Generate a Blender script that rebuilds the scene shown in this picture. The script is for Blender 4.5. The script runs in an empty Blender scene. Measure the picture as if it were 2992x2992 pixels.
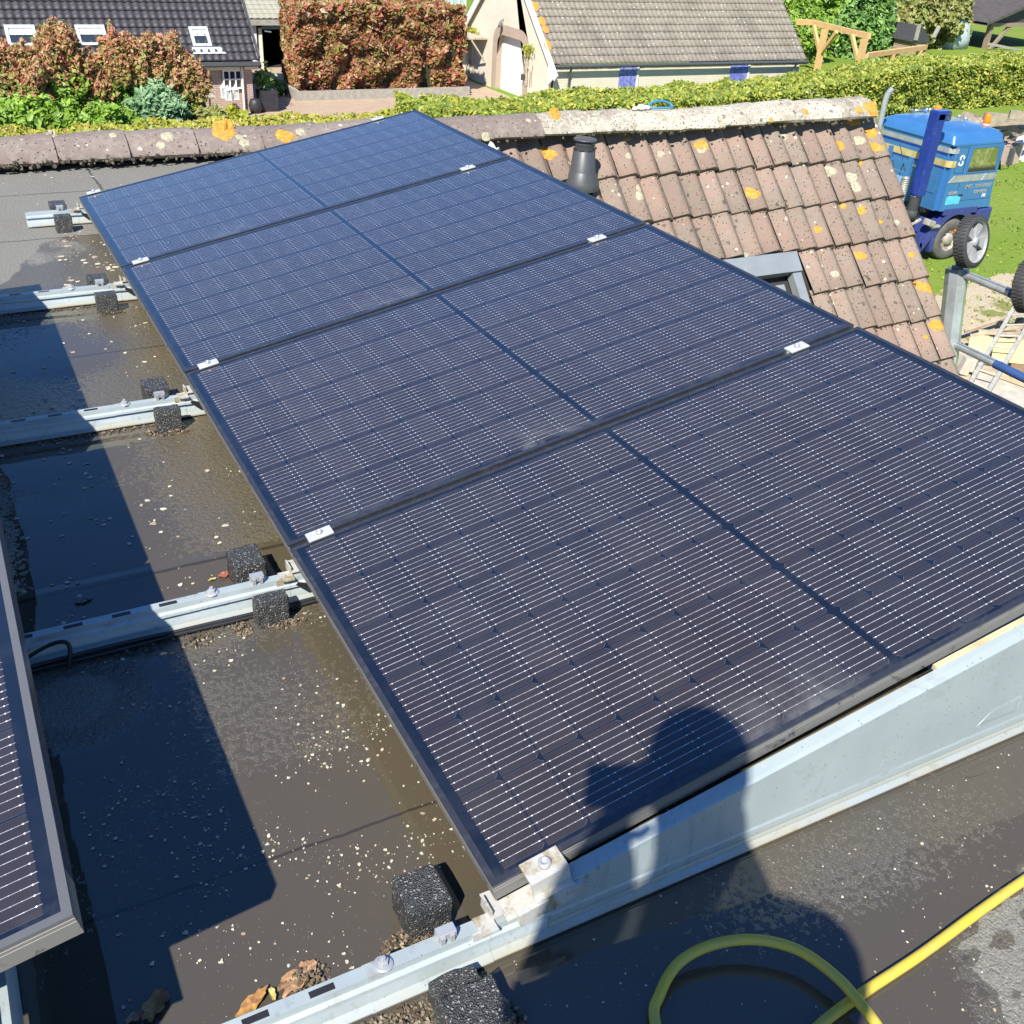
import bpy, bmesh, math, random
import numpy as np
from mathutils import Vector, Matrix, noise
from mathutils.bvhtree import BVHTree
random.seed(7); rng = np.random.default_rng(7)
SC = bpy.context.scene
COL = SC.collection
PI = math.pi
# ------------------------------------------------------------------ camera
RW = [[0.882878, -0.46613, 0.057002],[-0.200611, -0.48412, -0.851694],[0.424596, 0.740507, -0.520929]]      # rows: right, down, forward
CAM = Vector((-0.540861, -0.925306, 1.453956)); F = 3009.55
cd = bpy.data.cameras.new('camera'); cam = bpy.data.objects.new('camera', cd); COL.objects.link(cam)
cd.sensor_width = 36.0; cd.lens = 36.0 * F / 2992; cd.clip_start = 0.02; cd.clip_end = 3000
CR, CD, CF = (Vector(v) for v in RW)
m = Matrix.Identity(4)
for i in range(3):
    m[i][0] = CR[i]; m[i][1] = -CD[i]; m[i][2] = -CF[i]; m[i][3] = CAM[i]
cam.matrix_world = m
SC.camera = cam
# ------------------------------------------------------------------ light
SUN_DIR = Vector((0.492, 0.482, -0.725)).normalized()     # the way the sunlight travels
wd = bpy.data.worlds.new('World'); SC.world = wd; wd.use_nodes = True
nt = wd.node_tree; nt.nodes.clear()
sky = nt.nodes.new('ShaderNodeTexSky'); sky.sky_type = 'NISHITA'; sky.sun_disc = False
sky.sun_elevation = math.asin(-SUN_DIR.z)
sky.sun_rotation = math.atan2(-SUN_DIR.x, -SUN_DIR.y)
sky.altitude = 0; sky.air_density = 1.0; sky.dust_density = 0.1; sky.ozone_density = 3.5
bg = nt.nodes.new('ShaderNodeBackground'); bg.inputs[1].default_value = 0.085
wo = nt.nodes.new('ShaderNodeOutputWorld')
hs = nt.nodes.new('ShaderNodeHueSaturation'); hs.inputs['Saturation'].default_value = 1.25; hs.inputs['Hue'].default_value = 0.51; nt.links.new(sky.outputs[0], hs.inputs['Color']); nt.links.new(hs.outputs[0], bg.inputs[0]); nt.links.new(bg.outputs[0], wo.inputs[0])
sl = bpy.data.lights.new('sun', 'SUN'); sl.energy = 4.3; sl.angle = math.radians(0.53); sl.color = (1.0, 0.955, 0.88)
so = bpy.data.objects.new('sun', sl); COL.objects.link(so)
so.rotation_euler = SUN_DIR.to_track_quat('-Z', 'Y').to_euler(); so.location = (-8, -8, 12)
SC.view_settings.view_transform = 'Standard'; SC.view_settings.look = 'None'
SC.view_settings.exposure = 1.0; SC.view_settings.gamma = 1.0
SC.render.film_transparent = False
try:
    SC.cycles.max_bounces = 6; SC.cycles.transparent_max_bounces = 6; SC.cycles.caustics_reflective = False; SC.cycles.caustics_refractive = False
except Exception: pass

def ray(x, y):
    return (CR * ((x - 1496) / F) + CD * ((y - 1496) / F) + CF).normalized()
def at(x, y, z=None, Y=None, X=None, plane=None):
    d = ray(x, y)
    if z is not None: s = (z - CAM.z) / d.z
    elif Y is not None: s = (Y - CAM.y) / d.y
    elif X is not None: s = (X - CAM.x) / d.x
    else:
        p, n = plane; s = n.dot(p - CAM) / n.dot(d)
    return CAM + d * s
ZG = -6.5
def G(x, y): return at(x, y, z=ZG)

# ------------------------------------------------------------------ node materials
class NT:
    def __init__(s, name):
        s.m = bpy.data.materials.new(name); s.m.use_nodes = True; s.t = s.m.node_tree; s.t.nodes.clear()
        s.o = s.n('ShaderNodeOutputMaterial'); s.p = s.n('ShaderNodeBsdfPrincipled'); s.l(s.p.outputs[0], s.o.inputs[0])
    def n(s, t, **k):
        x = s.t.nodes.new(t)
        for a, b in k.items(): setattr(x, a, b)
        return x
    def l(s, a, b): s.t.links.new(a, b)
    def set(s, sock, v):
        if hasattr(v, 'is_linked') or hasattr(v, 'links'): s.l(v, sock)
        else:
            if isinstance(v, (tuple, list)) and len(v) == 3 and sock.type == 'RGBA': v = (*v, 1)
            sock.default_value = v
    def M(s, op, a, b=0.0, c=0.0, clamp=False):
        x = s.n('ShaderNodeMath', operation=op, use_clamp=clamp)
        s.set(x.inputs[0], a); s.set(x.inputs[1], b)
        if len(x.inputs) > 2: s.set(x.inputs[2], c)
        return x.outputs[0]
    def mix(s, f, a, b):
        x = s.n('ShaderNodeMix', data_type='RGBA'); s.set(x.inputs[0], f); s.set(x.inputs[6], a); s.set(x.inputs[7], b); return x.outputs[2]
    def ramp(s, v, lo, hi):
        x = s.n('ShaderNodeMapRange'); s.set(x.inputs[0], v); x.inputs[1].default_value = lo; x.inputs[2].default_value = hi; return x.outputs[0]
    def noise(s, scale, detail=4, rough=0.55, vec=None, out=0, dist=0):
        x = s.n('ShaderNodeTexNoise'); x.inputs['Scale'].default_value = scale; x.inputs['Detail'].default_value = detail
        x.inputs['Roughness'].default_value = rough; x.inputs['Distortion'].default_value = dist
        if vec is not None: s.l(vec, x.inputs['Vector'])
        return x.outputs[out]
    def voro(s, scale, feature='F1', vec=None, out=0, rnd=1.0):
        x = s.n('ShaderNodeTexVoronoi', feature=feature); x.inputs['Scale'].default_value = scale; x.inputs['Randomness'].default_value = rnd
        if vec is not None: s.l(vec, x.inputs['Vector'])
        return x.outputs[out]
    def geo(s): return s.n('ShaderNodeNewGeometry').outputs['Position']
    def objc(s): return s.n('ShaderNodeTexCoord').outputs['Object']
    def attr(s, name): return s.n('ShaderNodeAttribute', attribute_name=name).outputs['Fac']
    def bump(s, h, strength=0.5, dist=0.01):
        x = s.n('ShaderNodeBump'); s.set(x.inputs['Strength'], strength); x.inputs['Distance'].default_value = dist; s.l(h, x.inputs['Height'])
        s.l(x.outputs[0], s.p.inputs['Normal'])
    def fin(s, col, rough=0.6, metal=0.0, spec=0.5, **k):
        s.set(s.p.inputs['Base Color'], col); s.set(s.p.inputs['Roughness'], rough); s.set(s.p.inputs['Metallic'], metal)
        s.set(s.p.inputs['Specular IOR Level'], spec)
        for a, b in k.items(): s.set(s.p.inputs[a.replace('_', ' ')], b)
        return s.m
def plain(name, col, rough=0.6, metal=0.0, var=0.25, scale=8, bump=0.0, spec=0.5):
    t = NT(name); g = t.geo(); n = t.noise(scale, 5, 0.6, g)
    c = t.mix(t.ramp(n, 0.3, 0.7), tuple(v * (1 - var) for v in col), tuple(min(1, v * (1 + var)) for v in col))
    if bump: t.bump(t.noise(scale * 6, 4, 0.6, g), bump, 0.01)
    return t.fin(c, t.M('ADD', t.M('MULTIPLY', n, 0.2), rough - 0.1), metal, spec)
def leafmat(name, cols, trans=0.25, rough=0.45):
    t = NT(name); rnd = t.n('ShaderNodeNewGeometry').outputs['Random Per Island']
    cr = t.n('ShaderNodeValToRGB'); e = cr.color_ramp; e.interpolation = 'LINEAR'
    while len(e.elements) < len(cols): e.elements.new(0.5)
    for i, c in enumerate(cols): e.elements[i].position = i / max(1, len(cols) - 1); e.elements[i].color = (*c, 1)
    t.l(rnd, cr.inputs[0])
    g = t.geo(); n = t.noise(0.8, 3, 0.6, g)
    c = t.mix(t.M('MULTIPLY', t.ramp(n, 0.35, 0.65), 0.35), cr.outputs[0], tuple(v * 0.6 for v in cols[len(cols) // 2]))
    t.fin(c, rough, 0, 0.4)
    tr = t.n('ShaderNodeBsdfTranslucent'); t.l(c, tr.inputs[0])
    mx = t.n('ShaderNodeMixShader'); mx.inputs[0].default_value = trans
    t.l(t.p.outputs[0], mx.inputs[1]); t.l(tr.outputs[0], mx.inputs[2]); t.l(mx.outputs[0], t.o.inputs[0])
    return t.m

# ------------------------------------------------------------------ mesh helpers
class MB:
    def __init__(s): s.v = []; s.f = []; s.sm = []
    def add(s, vs, fs, smooth=False):
        b = len(s.v); s.v += [tuple(v) for v in vs]; s.f += [tuple(b + i for i in f) for f in fs]; s.sm += [smooth] * len(fs); return s
    def box(s, c, d, M=None, bev=0.0):
        x, y, z = (v / 2 for v in d)
        if bev > 0:
            bm = bmesh.new(); bmesh.ops.create_cube(bm, size=1)
            for v in bm.verts: v.co = Vector((v.co.x * d[0], v.co.y * d[1], v.co.z * d[2]))
            bmesh.ops.bevel(bm, geom=list(bm.edges), offset=min(bev, min(d) * 0.45), segments=2, affect='EDGES', profile=0.6)
            vs = [v.co.copy() for v in bm.verts]; fs = [[v.index for v in f.verts] for f in bm.faces]; bm.free()
        else:
            vs = [Vector((sx * x, sy * y, sz * z)) for sx in (-1, 1) for sy in (-1, 1) for sz in (-1, 1)]
            fs = [(0, 1, 3, 2), (4, 6, 7, 5), (0, 4, 5, 1), (2, 3, 7, 6), (0, 2, 6, 4), (1, 5, 7, 3)]
        vs = [((M @ v) if M else v) + Vector(c) for v in vs]
        return s.add(vs, fs)
    def b2(s, a, b, bev=0.0):   # box from min corner to max corner
        return s.box([(p + q) / 2 for p, q in zip(a, b)], [abs(q - p) for p, q in zip(a, b)], bev=bev)
    def bar(s, a, b, w, h, up=(0, 0, 1)):
        a = Vector(a); b = Vector(b); d = (b - a); L = d.length; d.normalize(); u = Vector(up)
        if abs(d.dot(u)) > 0.98: u = Vector((0, 1, 0))
        sd = d.cross(u).normalized(); u = sd.cross(d).normalized()
        M = Matrix((d, sd, u)).transposed()
        return s.box((a + b) / 2, (L, w, h), M)
    def tube(s, pts, r, n=10, cap=True, smooth=True):
        pts = [Vector(p) for p in pts]; rings = []; prev = None
        rr = r if isinstance(r, (list, tuple)) else [r] * len(pts)
        vs = []
        for i, p in enumerate(pts):
            d = (pts[min(i + 1, len(pts) - 1)] - pts[max(i - 1, 0)]).normalized()
            if prev is None: u = d.orthogonal().normalized()
            else:
                u = prev - d * prev.dot(d); u = u.normalized() if u.length > 1e-6 else d.orthogonal().normalized()
            prev = u; w = d.cross(u)
            for k in range(n):
                a = 2 * PI * k / n; vs.append(p + (u * math.cos(a) + w * math.sin(a)) * rr[i])
        fs = [(i * n + k, i * n + (k + 1) % n, (i + 1) * n + (k + 1) % n, (i + 1) * n + k) for i in range(len(pts) - 1) for k in range(n)]
        s.add(vs, fs, smooth)
        if cap: s.add(vs[:n][::-1], [tuple(range(n))]); s.add(vs[-n:], [tuple(range(n))])
        return s
    def lathe(s, prof, c=(0, 0, 0), n=28, axis=None, smooth=True):
        M = Matrix.Identity(3) if axis is None else Vector((0, 0, 1)).rotation_difference(Vector(axis)).to_matrix()
        c = Vector(c); vs = [c + M @ Vector((r * math.cos(2 * PI * k / n), r * math.sin(2 * PI * k / n), z)) for r, z in prof for k in range(n)]
        fs = [(i * n + k, i * n + (k + 1) % n, (i + 1) * n + (k + 1) % n, (i + 1) * n + k) for i in range(len(prof) - 1) for k in range(n)]
        return s.add(vs, fs, smooth)
    def prism(s, poly, a, b, ax):    # poly 2D in the other two axes, extruded from a to b on axis ax
        def P(p, t):
            q = [0, 0, 0]; o = [i for i in range(3) if i != ax]; q[o[0]], q[o[1]] = p; q[ax] = t; return q
        n = len(poly); vs = [P(p, a) for p in poly] + [P(p, b) for p in poly]
        fs = [(i, (i + 1) % n, n + (i + 1) % n, n + i) for i in range(n)] + [tuple(range(n))[::-1], tuple(range(n, 2 * n))]
        return s.add(vs, fs)
    def grid(s, nx, ny, fn, smooth=True):
        vs = [fn(i, j) for j in range(ny + 1) for i in range(nx + 1)]
        fs = [(j * (nx + 1) + i, j * (nx + 1) + i + 1, (j + 1) * (nx + 1) + i + 1, (j + 1) * (nx + 1) + i) for j in range(ny) for i in range(nx)]
        return s.add(vs, fs, smooth)
def fixn(me):
    bm = bmesh.new(); bm.from_mesh(me); bmesh.ops.recalc_face_normals(bm, faces=bm.faces); bm.to_mesh(me); bm.free()
def obj(name, mb, mat, parent=None, label=None, cat=None, group=None, kind=None, fix=True, world=True):
    off = Vector(parent_base(parent)) if (parent is not None and world) else Vector((0, 0, 0))
    me = bpy.data.meshes.new(name)
    me.from_pydata([tuple(Vector(v) - off) for v in mb.v], [], mb.f); me.update()
    me.polygons.foreach_set('use_smooth', mb.sm)
    if fix: fixn(me)
    me.materials.append(mat)
    o = bpy.data.objects.new(name, me); COL.objects.link(o)
    if parent is not None: o.parent = parent
    tag(o, label, cat, group, kind); return o
def parent_base(p):
    b = Vector((0, 0, 0))
    while p is not None: b += p.location; p = p.parent
    return b
def tag(o, label=None, cat=None, group=None, kind=None):
    if label: o['label'] = label
    if cat: o['category'] = cat
    if group: o['group'] = group
    if kind: o['kind'] = kind
    return o
def thing(name, label, cat, loc=(0, 0, 0), group=None, rot=None):
    o = bpy.data.objects.new(name, None); COL.objects.link(o); o.location = loc; o.empty_display_size = 0.1
    if rot: o.rotation_euler = rot
    return tag(o, label, cat, group)
def copy_tree(o, parent=None):
    c = o.copy(); COL.objects.link(c); c.parent = parent
    for ch in list(o.children): copy_tree(ch, c)
    return c
def quads(name, P, U, V, mat, parent=None, **k):
    """many small leaf quads: centres P, half axes U, V (numpy n x 3); a leaf is a folded diamond of 2 quads"""
    n = len(P); off = np.array(parent_base(parent)) if parent is not None else np.zeros(3)
    P = P - off; N = np.cross(U, V); N /= (np.linalg.norm(N, axis=1, keepdims=True) + 1e-9); h = np.linalg.norm(U, axis=1, keepdims=True) * 0.25
    vs = np.stack([P - V, P + U * 0.9 - V * 0.1 + N * h, P + V, P - U * 0.9 - V * 0.1 + N * h], 1).reshape(-1, 3)
    me = bpy.data.meshes.new(name); me.vertices.add(4 * n); me.vertices.foreach_set('co', vs.ravel().astype(np.float32))
    idx = np.arange(n) * 4
    fs = np.stack([idx, idx + 1, idx + 2, idx, idx + 2, idx + 3], 1).ravel().astype(np.int32)
    me.loops.add(6 * n); me.loops.foreach_set('vertex_index', fs)
    me.polygons.add(2 * n); me.polygons.foreach_set('loop_start', np.arange(2 * n, dtype=np.int32) * 3)
    me.update(calc_edges=True); me.materials.append(mat)
    o = bpy.data.objects.new(name, me); COL.objects.link(o)
    if parent is not None: o.parent = parent
    return tag(o, **k)
def rand_axes(n, size, var=0.35, flat=None, aspect=0.6):
    A = rng.normal(size=(n, 3))
    if flat is not None: A = A * 0.55 + np.array(flat)
    A /= np.linalg.norm(A, axis=1, keepdims=True); B = rng.normal(size=(n, 3)); U = np.cross(A, B); U /= np.linalg.norm(U, axis=1, keepdims=True); V = np.cross(A, U)
    s = size * (1 + var * rng.normal(size=(n, 1))).clip(0.4, 2)
    return U * s * aspect, V * s
# ================================================================== MATERIALS of the roof
def m_bitumen():
    t = NT('bitumen'); g = t.geo(); lev = t.attr('level')
    fine = t.noise(260, 3, 0.6, g); blob = t.noise(75, 3, 0.55, g, dist=0.6); big = t.noise(2.2, 5, 0.6, g)
    hgt = t.M('ADD', t.M('MULTIPLY', blob, 0.75), t.M('MULTIPLY', fine, 0.25))
    water = t.M('GREATER_THAN', lev, hgt)
    wet = t.ramp(lev, 0.20, 0.26); wet = t.M('MINIMUM', t.M('MAXIMUM', t.ramp(t.M('ADD', lev, t.M('MULTIPLY', t.M('SUBTRACT', blob, 0.5), 0.12)), 0.20, 0.24), 0), 1)
    hh = t.M('MAXIMUM', hgt, lev)
    dry = t.mix(t.ramp(fine, 0.3, 0.7), (0.11, 0.106, 0.092), (0.29, 0.28, 0.24))
    dry = t.mix(t.M('MULTIPLY', t.ramp(big, 0.4, 0.7), 0.35), dry, (0.16, 0.145, 0.11))
    grn = t.ramp(t.noise(3.1, 4, 0.6, g), 0.38, 0.62)
    algae_reflection = t.attr('algae_reflection')
    wc = t.mix(t.M('MULTIPLY', t.M('ADD', t.M('MULTIPLY', grn, 0.4), algae_reflection), 0.75), (0.082, 0.074, 0.062), (0.120, 0.093, 0.042))
    wc = t.mix(t.M('MULTIPLY', t.ramp(fine, 0.52, 0.70), t.M('SUBTRACT', 1.0, water)), wc, (0.19, 0.178, 0.15))  # pale specks paint the glitter of the wet felt
    deep = t.mix(t.M('MULTIPLY', algae_reflection, 0.7), (0.070, 0.061, 0.046), (0.095, 0.073, 0.036))
    wc = t.mix(t.M('MULTIPLY', water, 0.85), wc, deep)
    col = t.mix(wet, dry, wc)
    # seams of the felt
    sx = t.n('ShaderNodeSeparateXYZ'); t.l(g, sx.inputs[0]); y = t.M('ADD', sx.outputs[1], t.M('MULTIPLY', t.noise(9, 3, 0.6, g), 0.02))
    seam = None
    for yk, w in ((3.98, 0.006), (4.735, 0.006), (1.235, 0.006), (2.61, 0.004), (0.30, 0.003)):
        s1 = t.M('LESS_THAN', t.M('ABSOLUTE', t.M('SUBTRACT', y, yk)), w); seam = s1 if seam is None else t.M('MAXIMUM', seam, s1)
    x = t.M('ADD', sx.outputs[0], t.M('MULTIPLY', t.noise(9, 3, 0.6, g), 0.03))
    s2 = t.M('MULTIPLY', t.M('LESS_THAN', t.M('ABSOLUTE', t.M('SUBTRACT', x, 0.185)), 0.007), t.M('GREATER_THAN', y, 4.735)); seam = t.M('MAXIMUM', seam, s2)
    col = t.mix(t.M('MULTIPLY', seam, 0.65), col, (0.02, 0.018, 0.014))
    rough = t.M('ADD', t.M('MULTIPLY', t.M('SUBTRACT', 1.0, wet), 0.55), t.M('ADD', 0.035, t.M('MULTIPLY', t.M('SUBTRACT', 1.0, water), 0.25)))
    t.bump(hh, t.M('SUBTRACT', 0.75, t.M('MULTIPLY', wet, 0.1)), 0.012)
    return t.fin(col, rough, 0, t.M('ADD', 0.4, t.M('MULTIPLY', wet, 0.55)))
def m_tile(name, c1, c2, c3, white=0.25, dark=0.35, holes=0.5):
    t = NT(name); g = t.geo(); rnd = t.n('ShaderNodeNewGeometry').outputs['Random Per Island']
    a = t.noise(3.5, 5, 0.62, g); b = t.noise(28, 4, 0.65, g); c_ = t.noise(150, 3, 0.6, g)
    col = t.mix(t.ramp(a, 0.36, 0.62), c1, c2); col = t.mix(t.M('MULTIPLY', t.ramp(b, 0.45, 0.7), 0.6), col, c3)
    col = t.mix(t.M('MULTIPLY', t.M('SUBTRACT', c_, 0.35), 0.8, clamp=True), col, (0.10, 0.075, 0.06))
    v = t.voro(22, 'F1', g); vr = t.voro(22, 'F1', g, out=1)
    sx = t.n('ShaderNodeSeparateColor'); t.l(vr, sx.inputs[0])
    spot = t.M('MULTIPLY', t.M('LESS_THAN', t.M('ADD', v, t.M('MULTIPLY', c_, 0.25)), t.M('ADD', 0.12, t.M('MULTIPLY', sx.outputs[1], 0.30))), t.M('LESS_THAN', sx.outputs[0], white))
    col = t.mix(t.M('MULTIPLY', spot, 0.75), col, (0.60, 0.56, 0.42))
    v2 = t.voro(48, 'F1', g); vr2 = t.voro(48, 'F1', g, out=1); s2 = t.n('ShaderNodeSeparateColor'); t.l(vr2, s2.inputs[0])
    dk = t.M('MULTIPLY', t.M('LESS_THAN', t.M('ADD', v2, t.M('MULTIPLY', c_, 0.3)), 0.40), t.M('LESS_THAN', s2.outputs[0], t.M('MULTIPLY', t.ramp(b, 0.4, 0.62), dark)))
    col = t.mix(t.M('MULTIPLY', dk, 0.85), col, (0.035, 0.028, 0.022))
    v3 = t.voro(15, 'F1', g); vr3 = t.voro(15, 'F1', g, out=1); s3 = t.n('ShaderNodeSeparateColor'); t.l(vr3, s3.inputs[0])
    blot = t.M('MULTIPLY', t.M('LESS_THAN', t.M('ADD', v3, t.M('MULTIPLY', b, 0.55)), 0.50), t.M('LESS_THAN', s3.outputs[0], t.M('MULTIPLY', t.ramp(a, 0.42, 0.60), dark * 0.75)))
    col = t.mix(t.M('MULTIPLY', t.M('MULTIPLY', blot, t.ramp(c_, 0.35, 0.55)), 0.85, clamp=True), col, (0.055, 0.042, 0.030))
    ob = t.n('ShaderNodeObjectInfo').outputs['Random']; br = t.M('ADD', 0.78, t.M('ADD', t.M('MULTIPLY', rnd, 0.22), t.M('MULTIPLY', ob, 0.25)))
    hv = t.n('ShaderNodeHueSaturation'); t.l(br, hv.inputs['Value']); t.l(col, hv.inputs['Color']); hv.inputs['Saturation'].default_value = 0.95; col = hv.outputs[0]
    t.bump(t.M('ADD', t.M('MULTIPLY', b, 0.7), t.M('ADD', t.M('MULTIPLY', c_, 0.5), t.M('MULTIPLY', dk, -0.5))), holes, 0.008)
    return t.fin(col, 0.85, 0, 0.25)
def m_galv(name='galvanised_sheet', c=(0.56, 0.62, 0.61)):
    t = NT(name); g = t.geo(); n = t.noise(6, 5, 0.6, g); st = t.noise(30, 5, 0.65, g)
    col = t.mix(t.ramp(n, 0.3, 0.7), tuple(v * 0.88 for v in c), tuple(min(1, v * 1.1) for v in c))
    col = t.mix(t.M('MULTIPLY', t.ramp(st, 0.58, 0.66), 0.5), col, (0.27, 0.30, 0.30)); col = t.mix(t.M('MULTIPLY', t.ramp(t.noise(11, 6, 0.7, g, dist=1.2), 0.60, 0.68), 0.45), col, (0.34, 0.32, 0.25)); col = t.mix(t.M('LESS_THAN', t.voro(70, 'F1', g), 0.07), col, (0.12, 0.12, 0.11))
    sx = t.n('ShaderNodeSeparateXYZ'); t.l(g, sx.inputs[0]); low = t.ramp(sx.outputs[2], 0.022, 0.004)
    col = t.mix(t.M('MULTIPLY', t.M('MULTIPLY', low, t.ramp(n, 0.35, 0.6)), 0.7, clamp=True), col, (0.36, 0.27, 0.10))
    t.bump(st, 0.08, 0.002)
    return t.fin(col, t.M('ADD', 0.40, t.M('MULTIPLY', n, 0.2)), 0.35, 0.5)
MT = {}
MT['bitumen'] = m_bitumen()
MT['tile'] = m_tile('terracotta_tile', (0.31, 0.205, 0.155), (0.25, 0.195, 0.15), (0.31, 0.265, 0.20), 0.22, 0.85)
MT['ridge'] = m_tile('ridge_tile_clay', (0.20, 0.155, 0.13), (0.24, 0.195, 0.165), (0.33, 0.29, 0.235), 0.3, 0.7)
MT['ridge_pale'] = m_tile('lichen_crusted_ridge', (0.30, 0.25, 0.19), (0.52, 0.48, 0.37), (0.66, 0.64, 0.52), 0.75, 1.6)
MT['galv'] = m_galv(c=(0.44, 0.50, 0.50))
MT['black'] = plain('black_plastic', (0.018, 0.018, 0.02), 0.5)
MT['tar'] = plain('dark_felt', (0.03, 0.027, 0.024), 0.9)
def m_lichen(name, c, edge):
    t = NT(name); g = t.geo(); n = t.noise(60, 4, 0.7, g); n2 = t.noise(220, 2, 0.6, g)
    col = t.mix(t.ramp(n, 0.35, 0.6), edge, c); col = t.mix(t.ramp(t.noise(75, 5, 0.75, g), 0.56, 0.60), col, (0.22, 0.17, 0.12));  t.bump(n2, 0.6, 0.004); return t.fin(col, 0.9, 0, 0.2)
MT['lichen_o'] = m_lichen('orange_lichen', (0.52, 0.21, 0.02), (0.60, 0.36, 0.08))
MT['lichen_w'] = m_lichen('cream_lichen', (0.46, 0.43, 0.30), (0.30, 0.27, 0.19))
MT['brick'] = None
def m_brick(name, c1, c2, mort, scale=1.0, axis='XZ', msize=0.012):
    t = NT(name); g = t.geo(); s = t.n('ShaderNodeSeparateXYZ'); t.l(g, s.inputs[0]); cb = t.n('ShaderNodeCombineXYZ')
    t.l(s.outputs['XYZ'.index(axis[0])], cb.inputs[0]); t.l(s.outputs[2], cb.inputs[1])
    b = t.n('ShaderNodeTexBrick'); t.l(cb.outputs[0], b.inputs['Vector']); b.inputs['Scale'].default_value = scale
    b.inputs['Color1'].default_value = (*c1, 1); b.inputs['Color2'].default_value = (*c2, 1); b.inputs['Mortar'].default_value = (*mort, 1)
    b.inputs['Brick Width'].default_value = 0.22; b.inputs['Row Height'].default_value = 0.065; b.inputs['Mortar Size'].default_value = msize; b.inputs['Bias'].default_value = 0.0
    n = t.noise(1.3, 5, 0.6, g)
    c = t.mix(t.M('MULTIPLY', t.ramp(n, 0.4, 0.7), 0.3), b.outputs[0], tuple(v * 0.6 for v in c1))
    t.bump(b.outputs[1], 0.3, -0.01); return t.fin(c, 0.85, 0, 0.3)

# ================================================================== OUR HOUSE
HX0, HX1 = -6.0, 1.90           # flat roof
RY, RZ = 5.32, 0.15             # ridge line
house = thing('house', 'house underfoot with flat bitumen roof, lichened clay tile slope and ridge', 'house', (1.9, 3.0, ZG))
# flat roof sheet with a puddle level per vertex
def level(x, y):
    n = noise.fractal(Vector((x * 1.6, y * 1.6, 3.1)), 0.8, 2.0, 4) * 0.10
    n2 = noise.fractal(Vector((x * 6, y * 6, 9.1)), 0.8, 2.0, 3) * 0.05
    if y < 0: base = 0.66 + 0.16 * min(1, max(0, (0.1 + (0.42 - y * 0.3 - x)) ) )
    elif y < 0.98: base = 0.66 + (-0.10 if x > -0.3 and y > 0.5 else 0)
    elif y < 1.25: base = 0.62
    elif y < 2.0: base = 0.41
    elif y < 3.05: base = 0.37
    else: base = 0.36 - (y - 3.05) * 0.10
    def bl(cx, cy, rx, ry): return max(0.0, 1 - ((x - cx) / rx) ** 2 - ((y - cy) / ry) ** 2)
    # smooth open water and textured humps seen in the picture
    base += 0.22 * bl(-0.42, 1.45, 0.28, 0.30) + 0.16 * bl(-0.40, 1.85, 0.2, 0.16) + 0.20 * bl(-0.3, 2.65, 0.3, 0.25) + 0.15 * bl(-0.2, 3.25, 0.25, 0.12)
    base -= 0.55 * bl(-0.52, 0.83, 0.17, 0.15) + 0.30 * bl(-0.62, 1.5, 0.10, 0.5) + 0.14 * bl(-0.2, 0.97, 0.35, 0.12)
    if 1.0 < y < 3.4 and x < 0.0: base += 0.17 * min(1, max(0, (-0.12 - x + (y - 1.2) * 0.02) * 5)) * (0.75 + 0.8 * noise.noise(Vector((x * 3, y * 2.2, 6))))
    if y < 0:
        base -= 0.20 * bl(0.55, -0.16, 0.55, 0.12) 
        base -= (0.62 + 1.1 * noise.noise(Vector((x * 16, y * 30, 4)))) * max(0, min(1, (x + (y + 0.3) * -0.4 - 0.665) * 14)) * (1 if y < -0.36 + (x - 0.67) * 0.25 else 0)
        if y < -0.05 and x < 0.0: base -= 0.35 * max(0, 1 - abs(x + 0.18) / 0.2)
    v = base + n + n2
    d = (y - (3.92 + 0.25 * max(-0.6, min(0.2, x + 0.15)) * 1.2)) + noise.fractal(Vector((x * 5, y * 5, 1)), 0.9, 2, 3) * 0.12
    if x < -0.22: d += min(0.5, (-0.22 - x) * 2.3)
    if d > 0: v = min(v, 0.24 - d * 1.5)
    return max(0.0, v)
mb = MB(); xs = np.concatenate([np.linspace(HX0, -1.1, 20), np.arange(-1.08, 1.9, 0.02), [HX1]]); ys = np.concatenate([np.linspace(-5, -0.8, 18), np.arange(-0.78, 4.4, 0.02), np.linspace(4.45, 5.36, 12)])
mb.grid(len(xs) - 1, len(ys) - 1, lambda i, j: (xs[i], ys[j], 0.0))
fr = obj('flat_roof', mb, MT['bitumen'], house, fix=False)
lv = [level(x, y) for y in ys for x in xs]; a_ = fr.data.attributes.new('level', 'FLOAT', 'POINT'); a_.data.foreach_set('value', lv)
al_ = []
for y in ys:
    for x in xs:
        e = max(0, 1 - abs(x + 0.02) / (0.12 + 0.16 * noise.noise(Vector((x * 2, y * 2, 7)))+0.02)) if y > 0.1 else 0  # strip beside the panels also paints the amber band their reflection leaves
        al_.append(min(1, e * 0.5 + (0.25 if y > 1 else 0.1) + 0.3 * noise.noise(Vector((x * 3, y * 3, 5)))))
a_ = fr.data.attributes.new('algae_reflection', 'FLOAT', 'POINT'); a_.data.foreach_set('value', al_)
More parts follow.
